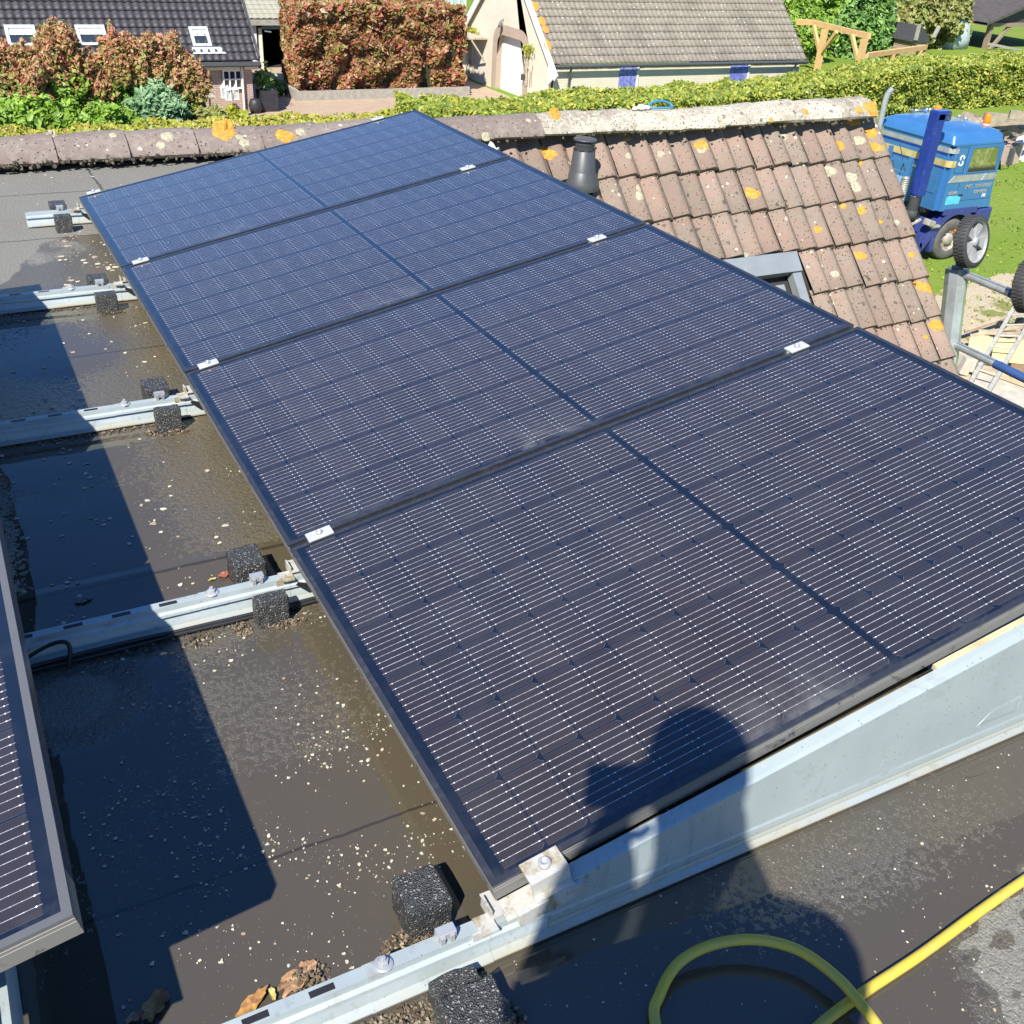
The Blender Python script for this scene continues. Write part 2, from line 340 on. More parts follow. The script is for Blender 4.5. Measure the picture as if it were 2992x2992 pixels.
# walls
MT['ownbrick'] = m_brick('own_brick', (0.30, 0.15, 0.09), (0.24, 0.11, 0.07), (0.4, 0.37, 0.32))
SB = math.radians(49); SC0 = Vector((0, 5.30, 0.005)); SN = Vector((0, -math.sin(SB), math.cos(SB)))
def slope(x, s, h=0.0): return SC0 + Vector((x, -math.cos(SB) * s, -math.sin(SB) * s)) + SN * h
VX = 6.12; SEND = 6.7
for c_, d3 in (((-2.05, 5.30, 0.0), (7.9, 0.05, 0.10)), ((1.875, 2.4, -2.2), (0.05, 5.8, 4.36)), ((-2.05, -5.0, -1.5), (7.85, 0.06, 2.9))):
    mb = MB(); mb.box(c_, d3); obj('dormer_wall', mb, MT['tar'], house)
mb = MB(); yb = 5.3 - math.cos(SB) * SEND
mb.prism([(yb + 0.25, ZG), (10.4 - yb, ZG), (10.4 - yb, -4.6), (5.3, -0.12), (yb + 0.25, -4.75)], VX - 0.30, VX - 0.05, 0)
obj('gable_wall', mb, MT['ownbrick'], house)
mb = MB(); mb.b2((-6, yb + 0.2, ZG), (VX - 0.31, yb + 0.4, -5.0)); mb.b2((-6.0, yb + 0.41, ZG), (-5.8, 9.0, -2.9)); obj('outer_wall', mb, MT['ownbrick'], house)
# double roll tiles
def roll(t):
    t = t % 1.0
    return 0.036 * ((0.5 - 0.5 * math.cos(PI * t / 0.70)) if t < 0.70 else (0.5 + 0.5 * math.cos(PI * (t - 0.70) / 0.30)))
mb = MB(); P = 0.171; GA = 0.333; x0 = VX - 27 * P
def near_skylight(x, k): return 4.14 < x < 4.84 and 3 <= k <= 6
ncourse = int(SEND / GA)
for k in range(ncourse):
    joff = 0.0
    for tix in range(27):
        xa = x0 + tix * P
        if near_skylight(xa + P / 2, k): continue
        dz = random.uniform(-0.004, 0.007); ds = random.uniform(-0.010, 0.008) + (0.008 if tix % 2 else 0); sk = random.uniform(-0.004, 0.004)
        s0 = k * GA - 0.03; s1 = (k + 1) * GA + ds; N = 9
        rows = []
        for (s_, lift) in ((s0, 0.004), ((s0 + s1) / 2, 0.020), (s1 - 0.004, 0.038), (s1, 0.034), (s1, 0.006)):
            rows.append([slope(xa + P * 0.972 * i / N + sk * (s_ - s0) * 3, s_, lift + dz + (roll(min(i / N, 0.97)) if lift != 0.006 else roll(min(i / N, 0.97)) * 0.9)) for i in range(N + 1)])
        mb.add([p for r in rows for p in r], [(j * (N + 1) + i, j * (N + 1) + i + 1, (j + 1) * (N + 1) + i + 1, (j + 1) * (N + 1) + i) for j in range(len(rows) - 1) for i in range(N)], True)
        # side lip
        mb.add([slope(xa + P, s0, 0.006 + dz), slope(xa + P, s1, 0.03 + dz), slope(xa + P, s1, 0.0), slope(xa + P, s0, -0.01)], [(0, 1, 2, 3)])
tiles = obj('tile_slope', mb, MT['tile'], house, fix=False)
mm = MB()
for k in range(1, 13):
    for _ in range(150):
        x = random.uniform(2.2, VX - 0.02)
        if near_skylight(x, k): continue
        q = random.uniform(0.003, 0.010) * (1.6 if random.random() < 0.12 else 1); mm.box(slope(x, k * GA + random.uniform(0.0, 0.022), roll((x - x0) / P) + random.uniform(0.004, 0.014)), (q * 2.0, q, q), Matrix.Rotation(random.uniform(0, 3), 3, Vector((random.random(), random.random(), random.random() + .1)).normalized()))
mm_mesh = mm
mb = MB(); mb.add([slope(1.7, 0, -0.02), slope(VX - 0.01, 0, -0.02), slope(VX - 0.01, SEND, -0.02), slope(1.7, SEND, -0.02)], [(0, 1, 2, 3)])
N_ = Vector((0, math.sin(SB), math.cos(SB)))
def bslope(x, s, h=0.0): return Vector((x, 5.34, 0.0)) + Vector((0, math.cos(SB) * s, -math.sin(SB) * s)) + N_ * h
obj('underlay', mb, MT['tar'], house, fix=False)
mb = MB()
for k in range(18):
    mb.grid(200, 1, lambda i, j: bslope(-6 + (VX + 6) * i / 200, k * GA + j * GA, roll((VX + 6) * i / 200 / P) + 0.03 * j))
obj('rear_slope', mb, MT['tile'], house, fix=False)
# ridge tiles
RT = []
def ridge_tile(x, L, pale, yaw, lift):
    prof = [(-0.165, 0.055), (-0.155, 0.085), (-0.105, 0.125), (-0.045, 0.150), (0.045, 0.150), (0.105, 0.125), (0.155, 0.085), (0.165, 0.055)]
    mb = MB(); nx = 8
    def fn(i, j, q):
        t = i / nx; sc = 0.96 + 0.13 * t; y, z = prof[j]
        xx = (t - 0.5) * L; w = noise.noise(Vector((x + xx * 3, y * 8, q))) * 0.005
        yy = y * sc + w; zz = (z - 0.055) * sc + 0.055 + w - q * 0.016 + lift
        c, s_ = math.cos(yaw), math.sin(yaw)
        return (x + xx * c - yy * s_, RY + xx * s_ + yy * c * (1 if q == 0 else 0.93), zz)
    n = len(prof) - 1
    mb.grid(nx, n, lambda i, j: fn(i, j, 0)); mb.grid(nx, n, lambda i, j: fn(i, j, 1))
    for i in (0, nx):
        for j in range(n): mb.add([fn(i, j, 0), fn(i, j + 1, 0), fn(i, j + 1, 1), fn(i, j, 1)], [(0, 1, 2, 3)])
    for j in (0, n):
        for i in range(nx): mb.add([fn(i, j, 0), fn(i + 1, j, 0), fn(i + 1, j, 1), fn(i, j, 1)], [(0, 1, 2, 3)])
    o = obj('ridge_tile', mb, MT['ridge_pale'] if pale else MT['ridge'], house, fix=False); RT.append(o); return o
xj = 5.965 - 19 * 0.371; k = 0
while xj < 5.8:
    L = 0.368
    ridge_tile(xj + L / 2, L, xj > 2.85, random.uniform(-0.012, 0.012), random.uniform(-0.006, 0.006) + (0.012 if 4.6 < xj < 5.8 else 0)); xj += L + 0.003; k += 1
# BVH for decals that lie on the tiles
def bvh_of(objs):
    V, Fc = [], []
    for o in objs:
        b = len(V); mw = Vector(parent_base(o)); V += [v.co + mw for v in o.data.vertices]; Fc += [tuple(b + i for i in p.vertices) for p in o.data.polygons]
    return BVHTree.FromPolygons(V, Fc)
bv = bvh_of([tiles] + RT)
def patch(px, py, r, mat, name='lichen_patch', asp=1.0, n=(0, -0.7, 0.71), lift=0.004):
    d = ray(px, py); h = bv.ray_cast(CAM, d)
    if h[0] is None: return
    c = h[0]; nn = Vector(n); A = nn.orthogonal().normalized(); B = nn.cross(A); mb = MB(); K = 22; ph = random.uniform(0, 9)
    vs = []; rings = (0.0, 0.5, 0.86, 1.0)
    for q, rr in enumerate(rings):
        for i in range(K):
            a = 2 * PI * i / K; w = 1 + 0.30 * noise.noise(Vector((math.cos(a) * 1.3 + ph, math.sin(a) * 1.3, ph))) + 0.14 * noise.noise(Vector((math.cos(a) * 4 + ph, math.sin(a) * 4, ph)))
            p = c + (A * math.cos(a) + B * math.sin(a) * asp) * r * rr * w + nn * 0.06
            hh = bv.ray_cast(p, -nn, 0.12); z = hh[0] if (hh[0] and abs((hh[0] - p).dot(nn) + 0.06) < 0.035) else p - nn * 0.06
            vs.append(z + nn * (lift if q < 3 else 0.0))
    fs = [(q * K + i, q * K + (i + 1) % K, (q + 1) * K + (i + 1) % K, (q + 1) * K + i) for q in range(3) for i in range(K)]
    mb.add(vs, fs, True); obj(name, mb, mat, house, fix=False)
for (x, y, r, asp) in ((1597, 448, .055, 1.35), (2050, 424, .05, 1.2), (2197, 565, .05, 1.4), (2451, 426, .05, 1.1), (2543, 389, .055, 1), (2557, 430, .05, 1.4), (2389, 670, .03, 1.2),
                       (2518, 615, .045, .8), (2513, 747, .04, 1.3), (2464, 602, .025, 1.2), (2573, 648, .02, 1), (2737, 950, .055, 1.3), (2663, 745, .028, 1), (2705, 838, .045, 2.4), (2513, 478, .025, 1), (2489, 354, .045, 1.5), (2298, 360, .022, 1), (2252, 352, .022, 1), (2705, 985, .02, 1), (1834, 406, .02, 1)):
    patch(x, y, r * 0.85, MT['lichen_o'], asp=asp)
for (x, y, r) in ((2424, 501, .045), (2485, 520, .05), (2500, 547, .04), (2512, 410, .04), (1870, 550, .03), (1872, 570, .035), (1930, 450, .025), (1838, 455, .025), (2300, 640, .02), (2440, 800, .03), (2180, 745, .02), (2620, 650, .025), (1665, 480, .022), (2050, 437, .03), (2290, 400, .03)):
    patch(x, y, r, MT['lichen_w'])
for (x, y, r, asp) in ((655, 384, .075, .85), (831, 396, .055, 1), (1620, 335, .05, .8), (2352, 325, .028, 1), (2165, 298, .03, .7), (2545, 315, .07, .9), (2510, 322, .03, 1)):
    patch(x, y, r, MT['lichen_o'], asp=asp, n=(0, -0.75, 0.66))
for (x, y, r) in ((150, 395, .03), (490, 400, .035), (470, 425, .025), (715, 420, .03), (880, 385, .03), (1420, 400, .03), (700, 400, .02), (1545, 352, .018), (1930, 340, .04), (330, 395, .02)):
    patch(x, y, r, MT['lichen_w'], n=(0, -0.75, 0.66))
# mortar and moss crumbs under the ridge edge
mb = MB()
for i in range(330):
    x = random.uniform(-0.6, 2.2) if i < 260 else random.uniform(2.2, 5.9); y = 5.13 + random.uniform(-0.005, 0.03); z = 0.055 + random.uniform(-0.028, 0.006)
    s_ = random.uniform(0.005, 0.016); mb.box((x, y, z), (s_ * 1.6, s_, s_), Matrix.Rotation(random.uniform(0, 3), 3, Vector((random.random(), random.random(), random.random())).normalized()))
MT['crumb'] = plain('moss_crumbs', (0.10, 0.085, 0.055), 0.95, var=0.5, scale=40)
obj('mortar_crumbs', mb, MT['crumb'], house, kind='stuff'); obj('moss_line', mm_mesh, MT['crumb'], house, kind='stuff')
# roof window in the slope
MT['greymetal'] = plain('grey_aluminium', (0.30, 0.325, 0.33), 0.4, 0.3, var=0.08)
MT['whitepaint'] = plain('white_paint', (0.78, 0.78, 0.74), 0.5, var=0.06)
def m_glass(name, c=(0.03, 0.04, 0.05), rough=0.03):
    t = NT(name); return t.fin(c, rough, 0, 0.9)
MT['pane'] = m_glass('window_glass')
sk = thing('roof_window', 'grey framed roof window set in the clay tile slope', 'roof window', slope(4.14, 1.0)); 
def sbox(mb, xa, xb, sa, sb, ha, hb):
    vs = [slope(x, s_, h) for x in (xa, xb) for s_ in (sa, sb) for h in (ha, hb)]
    mb.add(vs, [(0, 1, 3, 2), (4, 6, 7, 5), (0, 4, 5, 1), (2, 3, 7, 6), (0, 2, 6, 4), (1, 5, 7, 3)])
mb = MB(); sbox(mb, 3.30, 4.84, 1.02, 1.17, 0.0, 0.085); sbox(mb, 4.76, 4.84, 1.171, 2.25, 0.0, 0.065); sbox(mb, 3.30, 4.84, 2.251, 2.35, 0, 0.07); sbox(mb, 3.3, 3.44, 1.241, 2.25, 0.0, 0.065)
obj('flashing', mb, MT['greymetal'], sk)
mb = MB(); sbox(mb, 3.5, 4.62, 1.26, 1.33, 0.01, 0.10); sbox(mb, 4.54, 4.62, 1.331, 2.15, 0.01, 0.09); sbox(mb, 3.5, 3.58, 1.331, 2.15, 0.01, 0.09); sbox(mb, 3.5, 4.62, 2.151, 2.21, 0.01, 0.09)
obj('sash', mb, MT['greymetal'], sk)
mb = MB(); sbox(mb, 3.59, 4.53, 1.34, 2.14, 0.02, 0.045); obj('pane', mb, MT['pane'], sk)
mb = MB(); sbox(mb, 4.46, 4.53, 1.36, 2.13, 0.046, 0.06); obj('blind_rail', mb, MT['whitepaint'], sk)
# vent terminal
MT['ventgrey'] = plain('vent_plastic', (0.06, 0.064, 0.066), 0.45, var=0.12)
vb = slope(3.235, 0.42, 0.0); vt = thing('vent_terminal', 'dark grey plastic flue terminal standing in the clay tiles near the ridge', 'vent', vb)
mb = MB(); z0 = 0.045
mb.lathe([(0.118, -0.0041), (0.121, 0.0164), (0.117, 0.0451), (0.100, 0.0861), (0.090, 0.1066), (0.0875, 0.1107), (0.085, 0.1148), (0.0725, 0.246), (0.0700, 0.2476), (0.0, 0.2476)], vb + Vector((0, 0, z0)), 32)
mb.lathe([(0.0, 0.0082), (0.112, 0.0), (0.118, -0.0041)], vb + Vector((0, 0, z0)), 32)
obj('cowl', mb, MT['ventgrey'], vt)
mb = MB(); mb.lathe([(0.063, 0.246), (0.063, 0.2829), (0.066, 0.287), (0.060, 0.3034), (0.058, 0.305)], vb + Vector((0, 0, z0)), 32); obj('collar', mb, MT['ventgrey'], vt)
mb = MB(); mb.lathe([(0.0, 0.305), (0.0745, 0.3067), (0.079, 0.3116), (0.076, 0.3182), (0.05, 0.3214), (0.0, 0.3223)], vb + Vector((0, 0, z0)), 32); obj('cap', mb, MT['ventgrey'], vt)
mb = MB(); mb.tube([vb + Vector((0, 0, -0.25)), vb + Vector((0, 0, z0 + 0.02))], 0.055, 20)
for k in range(8):
    a = 2 * PI * k / 8; mb.box(vb + Vector((0.0705 * math.cos(a), 0.0705 * math.sin(a), z0 + 0.251)), (0.004, 0.035, 0.006), Matrix.Rotation(a, 3, 'Z'))
obj('pipe', mb, MT['black'], vt)
mb = MB(); mb.lathe([(0.17, -0.0164), (0.15, 0.0246), (0.09, 0.0574), (0.06, 0.0738)], vb, 24, axis=tuple(SN)); obj('weather_slate', mb, MT['black'], vt)
# ================================================================== SOLAR PANELS
PL, PW, PG, PT = 1.705, 1.038, 0.0152, 0.036
AL = math.radians(11); PH = 0.110
def m_cells():
    t = NT('solar_cells'); o = t.objc(); s = t.n('ShaderNodeSeparateXYZ'); t.l(o, s.inputs[0]); u, v = s.outputs[0], s.outputs[1]
    pit, vp, mu, mv, cg = 0.0816, 0.1668, 0.0295, 0.0186, 0.014
    right = t.M('GREATER_THAN', u, PL / 2)
    u1 = t.M('SUBTRACT', t.M('SUBTRACT', u, mu), t.M('MULTIPLY', right, cg))
    cu = t.M('DIVIDE', u1, pit); fu = t.M('FRACT', cu); cv = t.M('DIVIDE', t.M('SUBTRACT', v, mv), vp); fv = t.M('FRACT', cv)
    du = t.M('MULTIPLY', t.M('SUBTRACT', 0.5, t.M('ABSOLUTE', t.M('SUBTRACT', fu, 0.5))), pit)     # distance to cell edge
    dv = t.M('MULTIPLY', t.M('SUBTRACT', 0.5, t.M('ABSOLUTE', t.M('SUBTRACT', fv, 0.5))), vp)
    inside = t.M('MULTIPLY', t.M('MULTIPLY', t.M('GREATER_THAN', u, mu), t.M('LESS_THAN', u, PL - mu)), t.M('MULTIPLY', t.M('GREATER_THAN', v, mv), t.M('LESS_THAN', v, PW - mv)))
    mid = t.M('ABSOLUTE', t.M('SUBTRACT', u, PL / 2)); inside = t.M('MULTIPLY', inside, t.M('GREATER_THAN', mid, cg / 2 + 0.0002))
    # chamfer on one side of every half cell: mirrored in the two halves
    fe = t.M('MULTIPLY', t.M('ADD', t.M('MULTIPLY', right, fu), t.M('MULTIPLY', t.M('SUBTRACT', 1.0, right), t.M('SUBTRACT', 1.0, fu))), pit)
    cham = t.M('GREATER_THAN', t.M('ADD', fe, dv), 0.0115)
    cell = t.M('MULTIPLY', t.M('MULTIPLY', t.M('GREATER_THAN', du, 0.0012), t.M('GREATER_THAN', dv, 0.0017)), t.M('MULTIPLY', cham, inside))
    edge = t.M('MULTIPLY', cell, t.M('LESS_THAN', t.M('MINIMUM', t.M('MINIMUM', t.M('ADD', dv, -0.0014), 1.0), t.M('MULTIPLY', t.M('SUBTRACT', t.M('ADD', fe, dv), 0.0115), 0.7)), 0.0007))
    bp = vp / 10; kb = t.M('MINIMUM', t.M('MAXIMUM', t.M('ROUND', t.M('MULTIPLY', fv, 10.0)), 1.0), 9.0); db = t.M('MULTIPLY', t.M('ABSOLUTE', t.M('SUBTRACT', t.M('MULTIPLY', fv, 10.0), kb)), bp)
    # busbars leave a clear band next to the long cell edge
    bus = t.M('MULTIPLY', t.M('LESS_THAN', db, 0.00055), t.M('MULTIPLY', inside, t.M('GREATER_THAN', t.M('MULTIPLY', t.M('MINIMUM', fu, t.M('SUBTRACT', 1.0, fu)), 1.0), 0.0)))
    # solder pads
    fp = t.M('FRACT', t.M('DIVIDE', t.M('ADD', t.M('MULTIPLY', fu, pit), 0.0013), 0.0138)); dp = t.M('MULTIPLY', t.M('ABSOLUTE', t.M('SUBTRACT', fp, 0.5)), 0.0138)
    endp = t.M('ABSOLUTE', t.M('SUBTRACT', du, 0.0068))
    pad = t.M('LESS_THAN', t.M('ADD', t.M('POWER', dp, 2.0), t.M('POWER', db, 2.0)), 0.0000006)
    pad2 = t.M('LESS_THAN', t.M('ADD', t.M('POWER', endp, 2.0), t.M('POWER', db, 2.0)), 0.0000017)
    pad = t.M('MULTIPLY', t.M('MAXIMUM', t.M('MULTIPLY', pad, 0.45), pad2), cell)
    # per-cell tone
    cb = t.n('ShaderNodeCombineXYZ'); t.l(t.M('FLOOR', cu), cb.inputs[0]); t.l(t.M('FLOOR', cv), cb.inputs[1])
    wn = t.n('ShaderNodeTexWhiteNoise'); t.l(cb.outputs[0], wn.inputs[0])
    g = t.geo(); big = t.noise(1.2, 3, 0.5, g); st = t.noise(7, 6, 0.65, g, dist=0.8); rp = t.n('ShaderNodeObjectInfo').outputs['Random']
    cc = t.mix(wn.outputs[0], (0.028, 0.0225, 0.022), (0.038, 0.030, 0.028))
    cc = t.mix(t.M('MULTIPLY', t.ramp(big, 0.4, 0.6), 0.5), cc, (0.026, 0.025, 0.032))
    col = t.mix(cell, (0.007, 0.010, 0.017), cc); col = t.mix(t.M('MULTIPLY', edge, 0.5), col, (0.16, 0.18, 0.22))
    sp = t.noise(35, 2, 0.6, o); bright = t.ramp(sp, 0.50, 0.72)
    col = t.mix(t.M('MULTIPLY', bus, 0.8), col, (0.38, 0.38, 0.40)); col = t.mix(t.M('MULTIPLY', t.M('MULTIPLY', bus, bright), 0.7, clamp=True), col, (0.8, 0.8, 0.82))  # busbar shine painted in: light grey with paler glint patches
    col = t.mix(pad, col, (0.85, 0.87, 0.9))
    # faint wash of dirt, thicker along the lower frame edge
    dirt = t.M('MULTIPLY', t.ramp(st, 0.45, 0.8), 0.10); low = t.M('MULTIPLY', t.ramp(v, 0.035, 0.011), t.ramp(st, 0.4, 0.6))
    smear = t.M('MULTIPLY', t.M('MULTIPLY', t.ramp(v, 0.13, 0.02), t.ramp(t.M('ABSOLUTE', t.M('SUBTRACT', u, t.M('ADD', 0.35, t.M('MULTIPLY', rp, 0.7)))), 0.16, 0.04)), t.ramp(st, 0.42, 0.62), clamp=True)
    col = t.mix(t.M('ADD', t.M('ADD', t.M('MULTIPLY', dirt, t.M('ADD', 0.5, rp)), t.M('MULTIPLY', low, 0.22)), t.M('MULTIPLY', smear, 0.5), clamp=True), col, (0.17, 0.17, 0.16))
    fl = t.voro(9, 'F1', o); col = t.mix(t.M('LESS_THAN', fl, 0.018), col, (0.75, 0.72, 0.62))
    t.fin(col, 0.22, 0, 0.5); t.p.inputs['Coat Weight'].default_value = 1.0; t.p.inputs['Coat Roughness'].default_value = 0.06; t.p.inputs['Coat IOR'].default_value = 1.65
    return t.m
MT['cells'] = m_cells()
MT['frame'] = plain('anodised_black_frame', (0.035, 0.037, 0.043), 0.27, 0.0, var=0.35, scale=14, spec=0.9)
def m_frame():
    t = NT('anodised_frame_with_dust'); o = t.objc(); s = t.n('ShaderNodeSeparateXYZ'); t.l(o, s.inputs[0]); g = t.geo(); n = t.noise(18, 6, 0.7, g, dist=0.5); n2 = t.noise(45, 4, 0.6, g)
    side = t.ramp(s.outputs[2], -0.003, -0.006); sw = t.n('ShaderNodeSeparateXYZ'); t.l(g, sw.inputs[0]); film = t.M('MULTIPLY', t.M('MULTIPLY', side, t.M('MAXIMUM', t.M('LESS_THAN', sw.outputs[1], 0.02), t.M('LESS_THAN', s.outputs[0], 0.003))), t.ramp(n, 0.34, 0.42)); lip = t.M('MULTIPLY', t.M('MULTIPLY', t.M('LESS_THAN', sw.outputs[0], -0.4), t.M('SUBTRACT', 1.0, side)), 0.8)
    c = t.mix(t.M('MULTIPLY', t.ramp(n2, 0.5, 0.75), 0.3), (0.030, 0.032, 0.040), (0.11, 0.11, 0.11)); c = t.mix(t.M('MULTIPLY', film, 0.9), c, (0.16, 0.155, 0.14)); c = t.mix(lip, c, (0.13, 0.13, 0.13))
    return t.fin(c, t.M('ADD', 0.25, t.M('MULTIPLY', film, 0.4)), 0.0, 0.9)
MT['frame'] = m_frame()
def frame_mb(mb, sideonly=None):
    prof = [(0.0, -0.0), (0.0115, -0.0), (0.0115, -0.0022), (0.0025, -0.0022), (0.0025, -PT), (0.0, -PT), (0.0, -0.0135), (0.0009, -0.0130), (0.0009, -0.0118), (0.0, -0.0113), (0.0, -0.0075), (0.0009, -0.0070), (0.0009, -0.0058), (0.0, -0.0053)]
    rings = []
    for o_, z in prof: rings.append([(o_, o_, z), (PL - o_, o_, z), (PL - o_, PW - o_, z), (o_, PW - o_, z)])
    n = len(prof); vs = [p for r in rings for p in r]
    fs = [(i * 4 + k, i * 4 + (k + 1) % 4, ((i + 1) % n) * 4 + (k + 1) % 4, ((i + 1) % n) * 4 + k) for i in range(n) for k in range(4)]
    mb.add(vs, fs)
panel0 = thing('solar_panel', 'front', 'solar panel', (0, 0, PH), 'solar panels of the right row', (0, -AL, 0))
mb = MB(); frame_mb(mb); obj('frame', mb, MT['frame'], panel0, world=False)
mb = MB(); mb.add([(0.0117, 0.0117, -0.0016), (PL - 0.0117, 0.0117, -0.0016), (PL - 0.0117, PW - 0.0117, -0.0016), (0.0117, PW - 0.0117, -0.0016)], [(0, 1, 2, 3)])
mb.add([(0.004, 0.004, -0.006), (PL - 0.004, 0.004, -0.006), (PL - 0.004, PW - 0.004, -0.006), (0.004, PW - 0.004, -0.006)], [(3, 2, 1, 0)])
obj('cell_glass', mb, MT['cells'], panel0, world=False, fix=False)
labs = ['dark solar panel nearest the viewer, crossed by the shadow of a head and a phone', 'second solar panel from the front of the long row, grey smear on its edge',
        'third solar panel from the front, its upper corner beside the flue terminal', 'farthest solar panel of the long row, palest blue, nearest the ridge']
panel0['label'] = labs[0]
for k in range(1, 4):
    p = copy_tree(panel0); p.location = (0, k * (PW + PG), PH); p['label'] = labs[k]
XL = -0.576 - PL * math.cos(AL)
for k in range(3):
    p = copy_tree(panel0); p.location = (XL, -0.055 + k * (PW + PG), PH); p['group'] = 'solar panels of the left row'
    p['label'] = ['solar panel corner with grey frame at the lower left edge of the photo', 'middle solar panel of the left row, behind the corner one', 'last solar panel of the left row, shading the puddles beside it'][k]
def pp(x, y, h=0.0): return Vector((x * math.cos(AL), y, PH + x * math.sin(AL))) + Vector((-math.sin(AL), 0, math.cos(AL))) * h
# ------------------------------------------------------------------ clamps
MT['alu'] = plain('bare_aluminium', (0.60, 0.61, 0.60), 0.38, 0.3, var=0.1, scale=20)
MT['steel'] = plain('stainless_steel', (0.52, 0.53, 0.54), 0.30, 0.45, var=0.1, scale=20)
cl0 = None
cs = []
for s_i in range(1, 4):
    for uu, nm in ((0.077, 'low'), (1.492, 'high')): cs.append((uu, s_i * (PW + PG) - PG / 2, s_i, nm))
ordn = {1: 'first', 2: 'second', 3: 'third'}
for uu, yy, si, nm in cs:
    if cl0 is None:
        cl0 = thing('panel_clamp', 'x', 'clamp', pp(uu, yy, 0.0), 'silver clamps between the solar panels', (0, -AL, 0)); c = cl0
        mb = MB(); mb.box((0, 0, 0.004), (0.062, 0.034, 0.005), bev=0.0015); mb.box((0, 0, -0.014), (0.060, 0.0135, 0.031)); obj('clamp_plate', mb, MT['alu'], c, world=False)
        mb = MB(); mb.lathe([(0, 0.0066), (0.0075, 0.0066), (0.0075, 0.013), (0.006, 0.0145), (0.0035, 0.0145), (0.0035, 0.010), (0, 0.010)], (0, 0, 0), 14); obj('bolt', mb, MT['steel'], c, world=False)
    else: c = copy_tree(cl0); c.location = pp(uu, yy, 0.0)
    c['label'] = 'silver clamp at the %s end of the %s seam from the front' % ('left' if nm == 'low' else 'right', ordn[si])
for uu, lab in ((0.070, 'silver clamp on the far edge of the farthest panel, at its left end'), (1.492, 'silver clamp on the far edge of the farthest panel, at its right end')):
    c = copy_tree(cl0); c.location = pp(uu, 3 * (PW + PG) + PW + 0.006, 0.0); c['label'] = lab
# front end clamp: a tall stepped block with bolt
ec = thing('end_clamp', 'large silver end clamp with bolt at the near left corner of the front panel', 'clamp', pp(0.10, -0.01, -0.03))
def pbx(mb, x0, x1, y0, y1, h0, h1): mb.add([pp(x, y, h) for x in (x0, x1) for y in (y0, y1) for h in (h0, h1)], [(0, 1, 3, 2), (4, 6, 7, 5), (0, 4, 5, 1), (2, 3, 7, 6), (0, 2, 6, 4), (1, 5, 7, 3)])
MT['alu_dirty'] = (lambda t: (t.bump(t.noise(90, 4, 0.6, t.geo()), 0.3, 0.002), t.fin(t.mix(t.ramp(t.noise(22, 6, 0.7, t.geo()), 0.47, 0.62), (0.54, 0.53, 0.48), (0.33, 0.25, 0.12)), 0.5, 0.25))[1])(NT('weathered_aluminium'))
mb = MB(); pbx(mb, 0.052, 0.120, -0.030, 0.009, 0.0005, 0.006); pbx(mb, 0.052, 0.120, -0.0345, -0.0301, -0.030, 0.006); pbx(mb, 0.052, 0.120, -0.046, -0.0346, -0.030, -0.026)
obj('clamp_body', mb, MT['alu_dirty'], ec)
mb = MB(); cpt = pp(0.088, -0.012, 0.0061); mb.lathe([(0, 0), (0.0105, 0), (0.0105, 0.007), (0.009, 0.009), (0.0048, 0.009), (0.0048, 0.004), (0, 0.004)], cpt, 18, axis=(-math.sin(AL), 0, math.cos(AL))); obj('bolt', mb, MT['steel'], ec)
mb = MB(); pbx(mb, 0.0, 0.125, -0.0415, -0.0005, -0.044, -0.0395); mb.box((0.125, -0.046, 0.098), (0.032, 0.012, 0.012)); mb.box((0.074, -0.045, 0.080), (0.10, 0.009, 0.028), Matrix.Rotation(-AL, 3, 'Y')); obj('support_plate', mb, MT['alu_dirty'], ec)
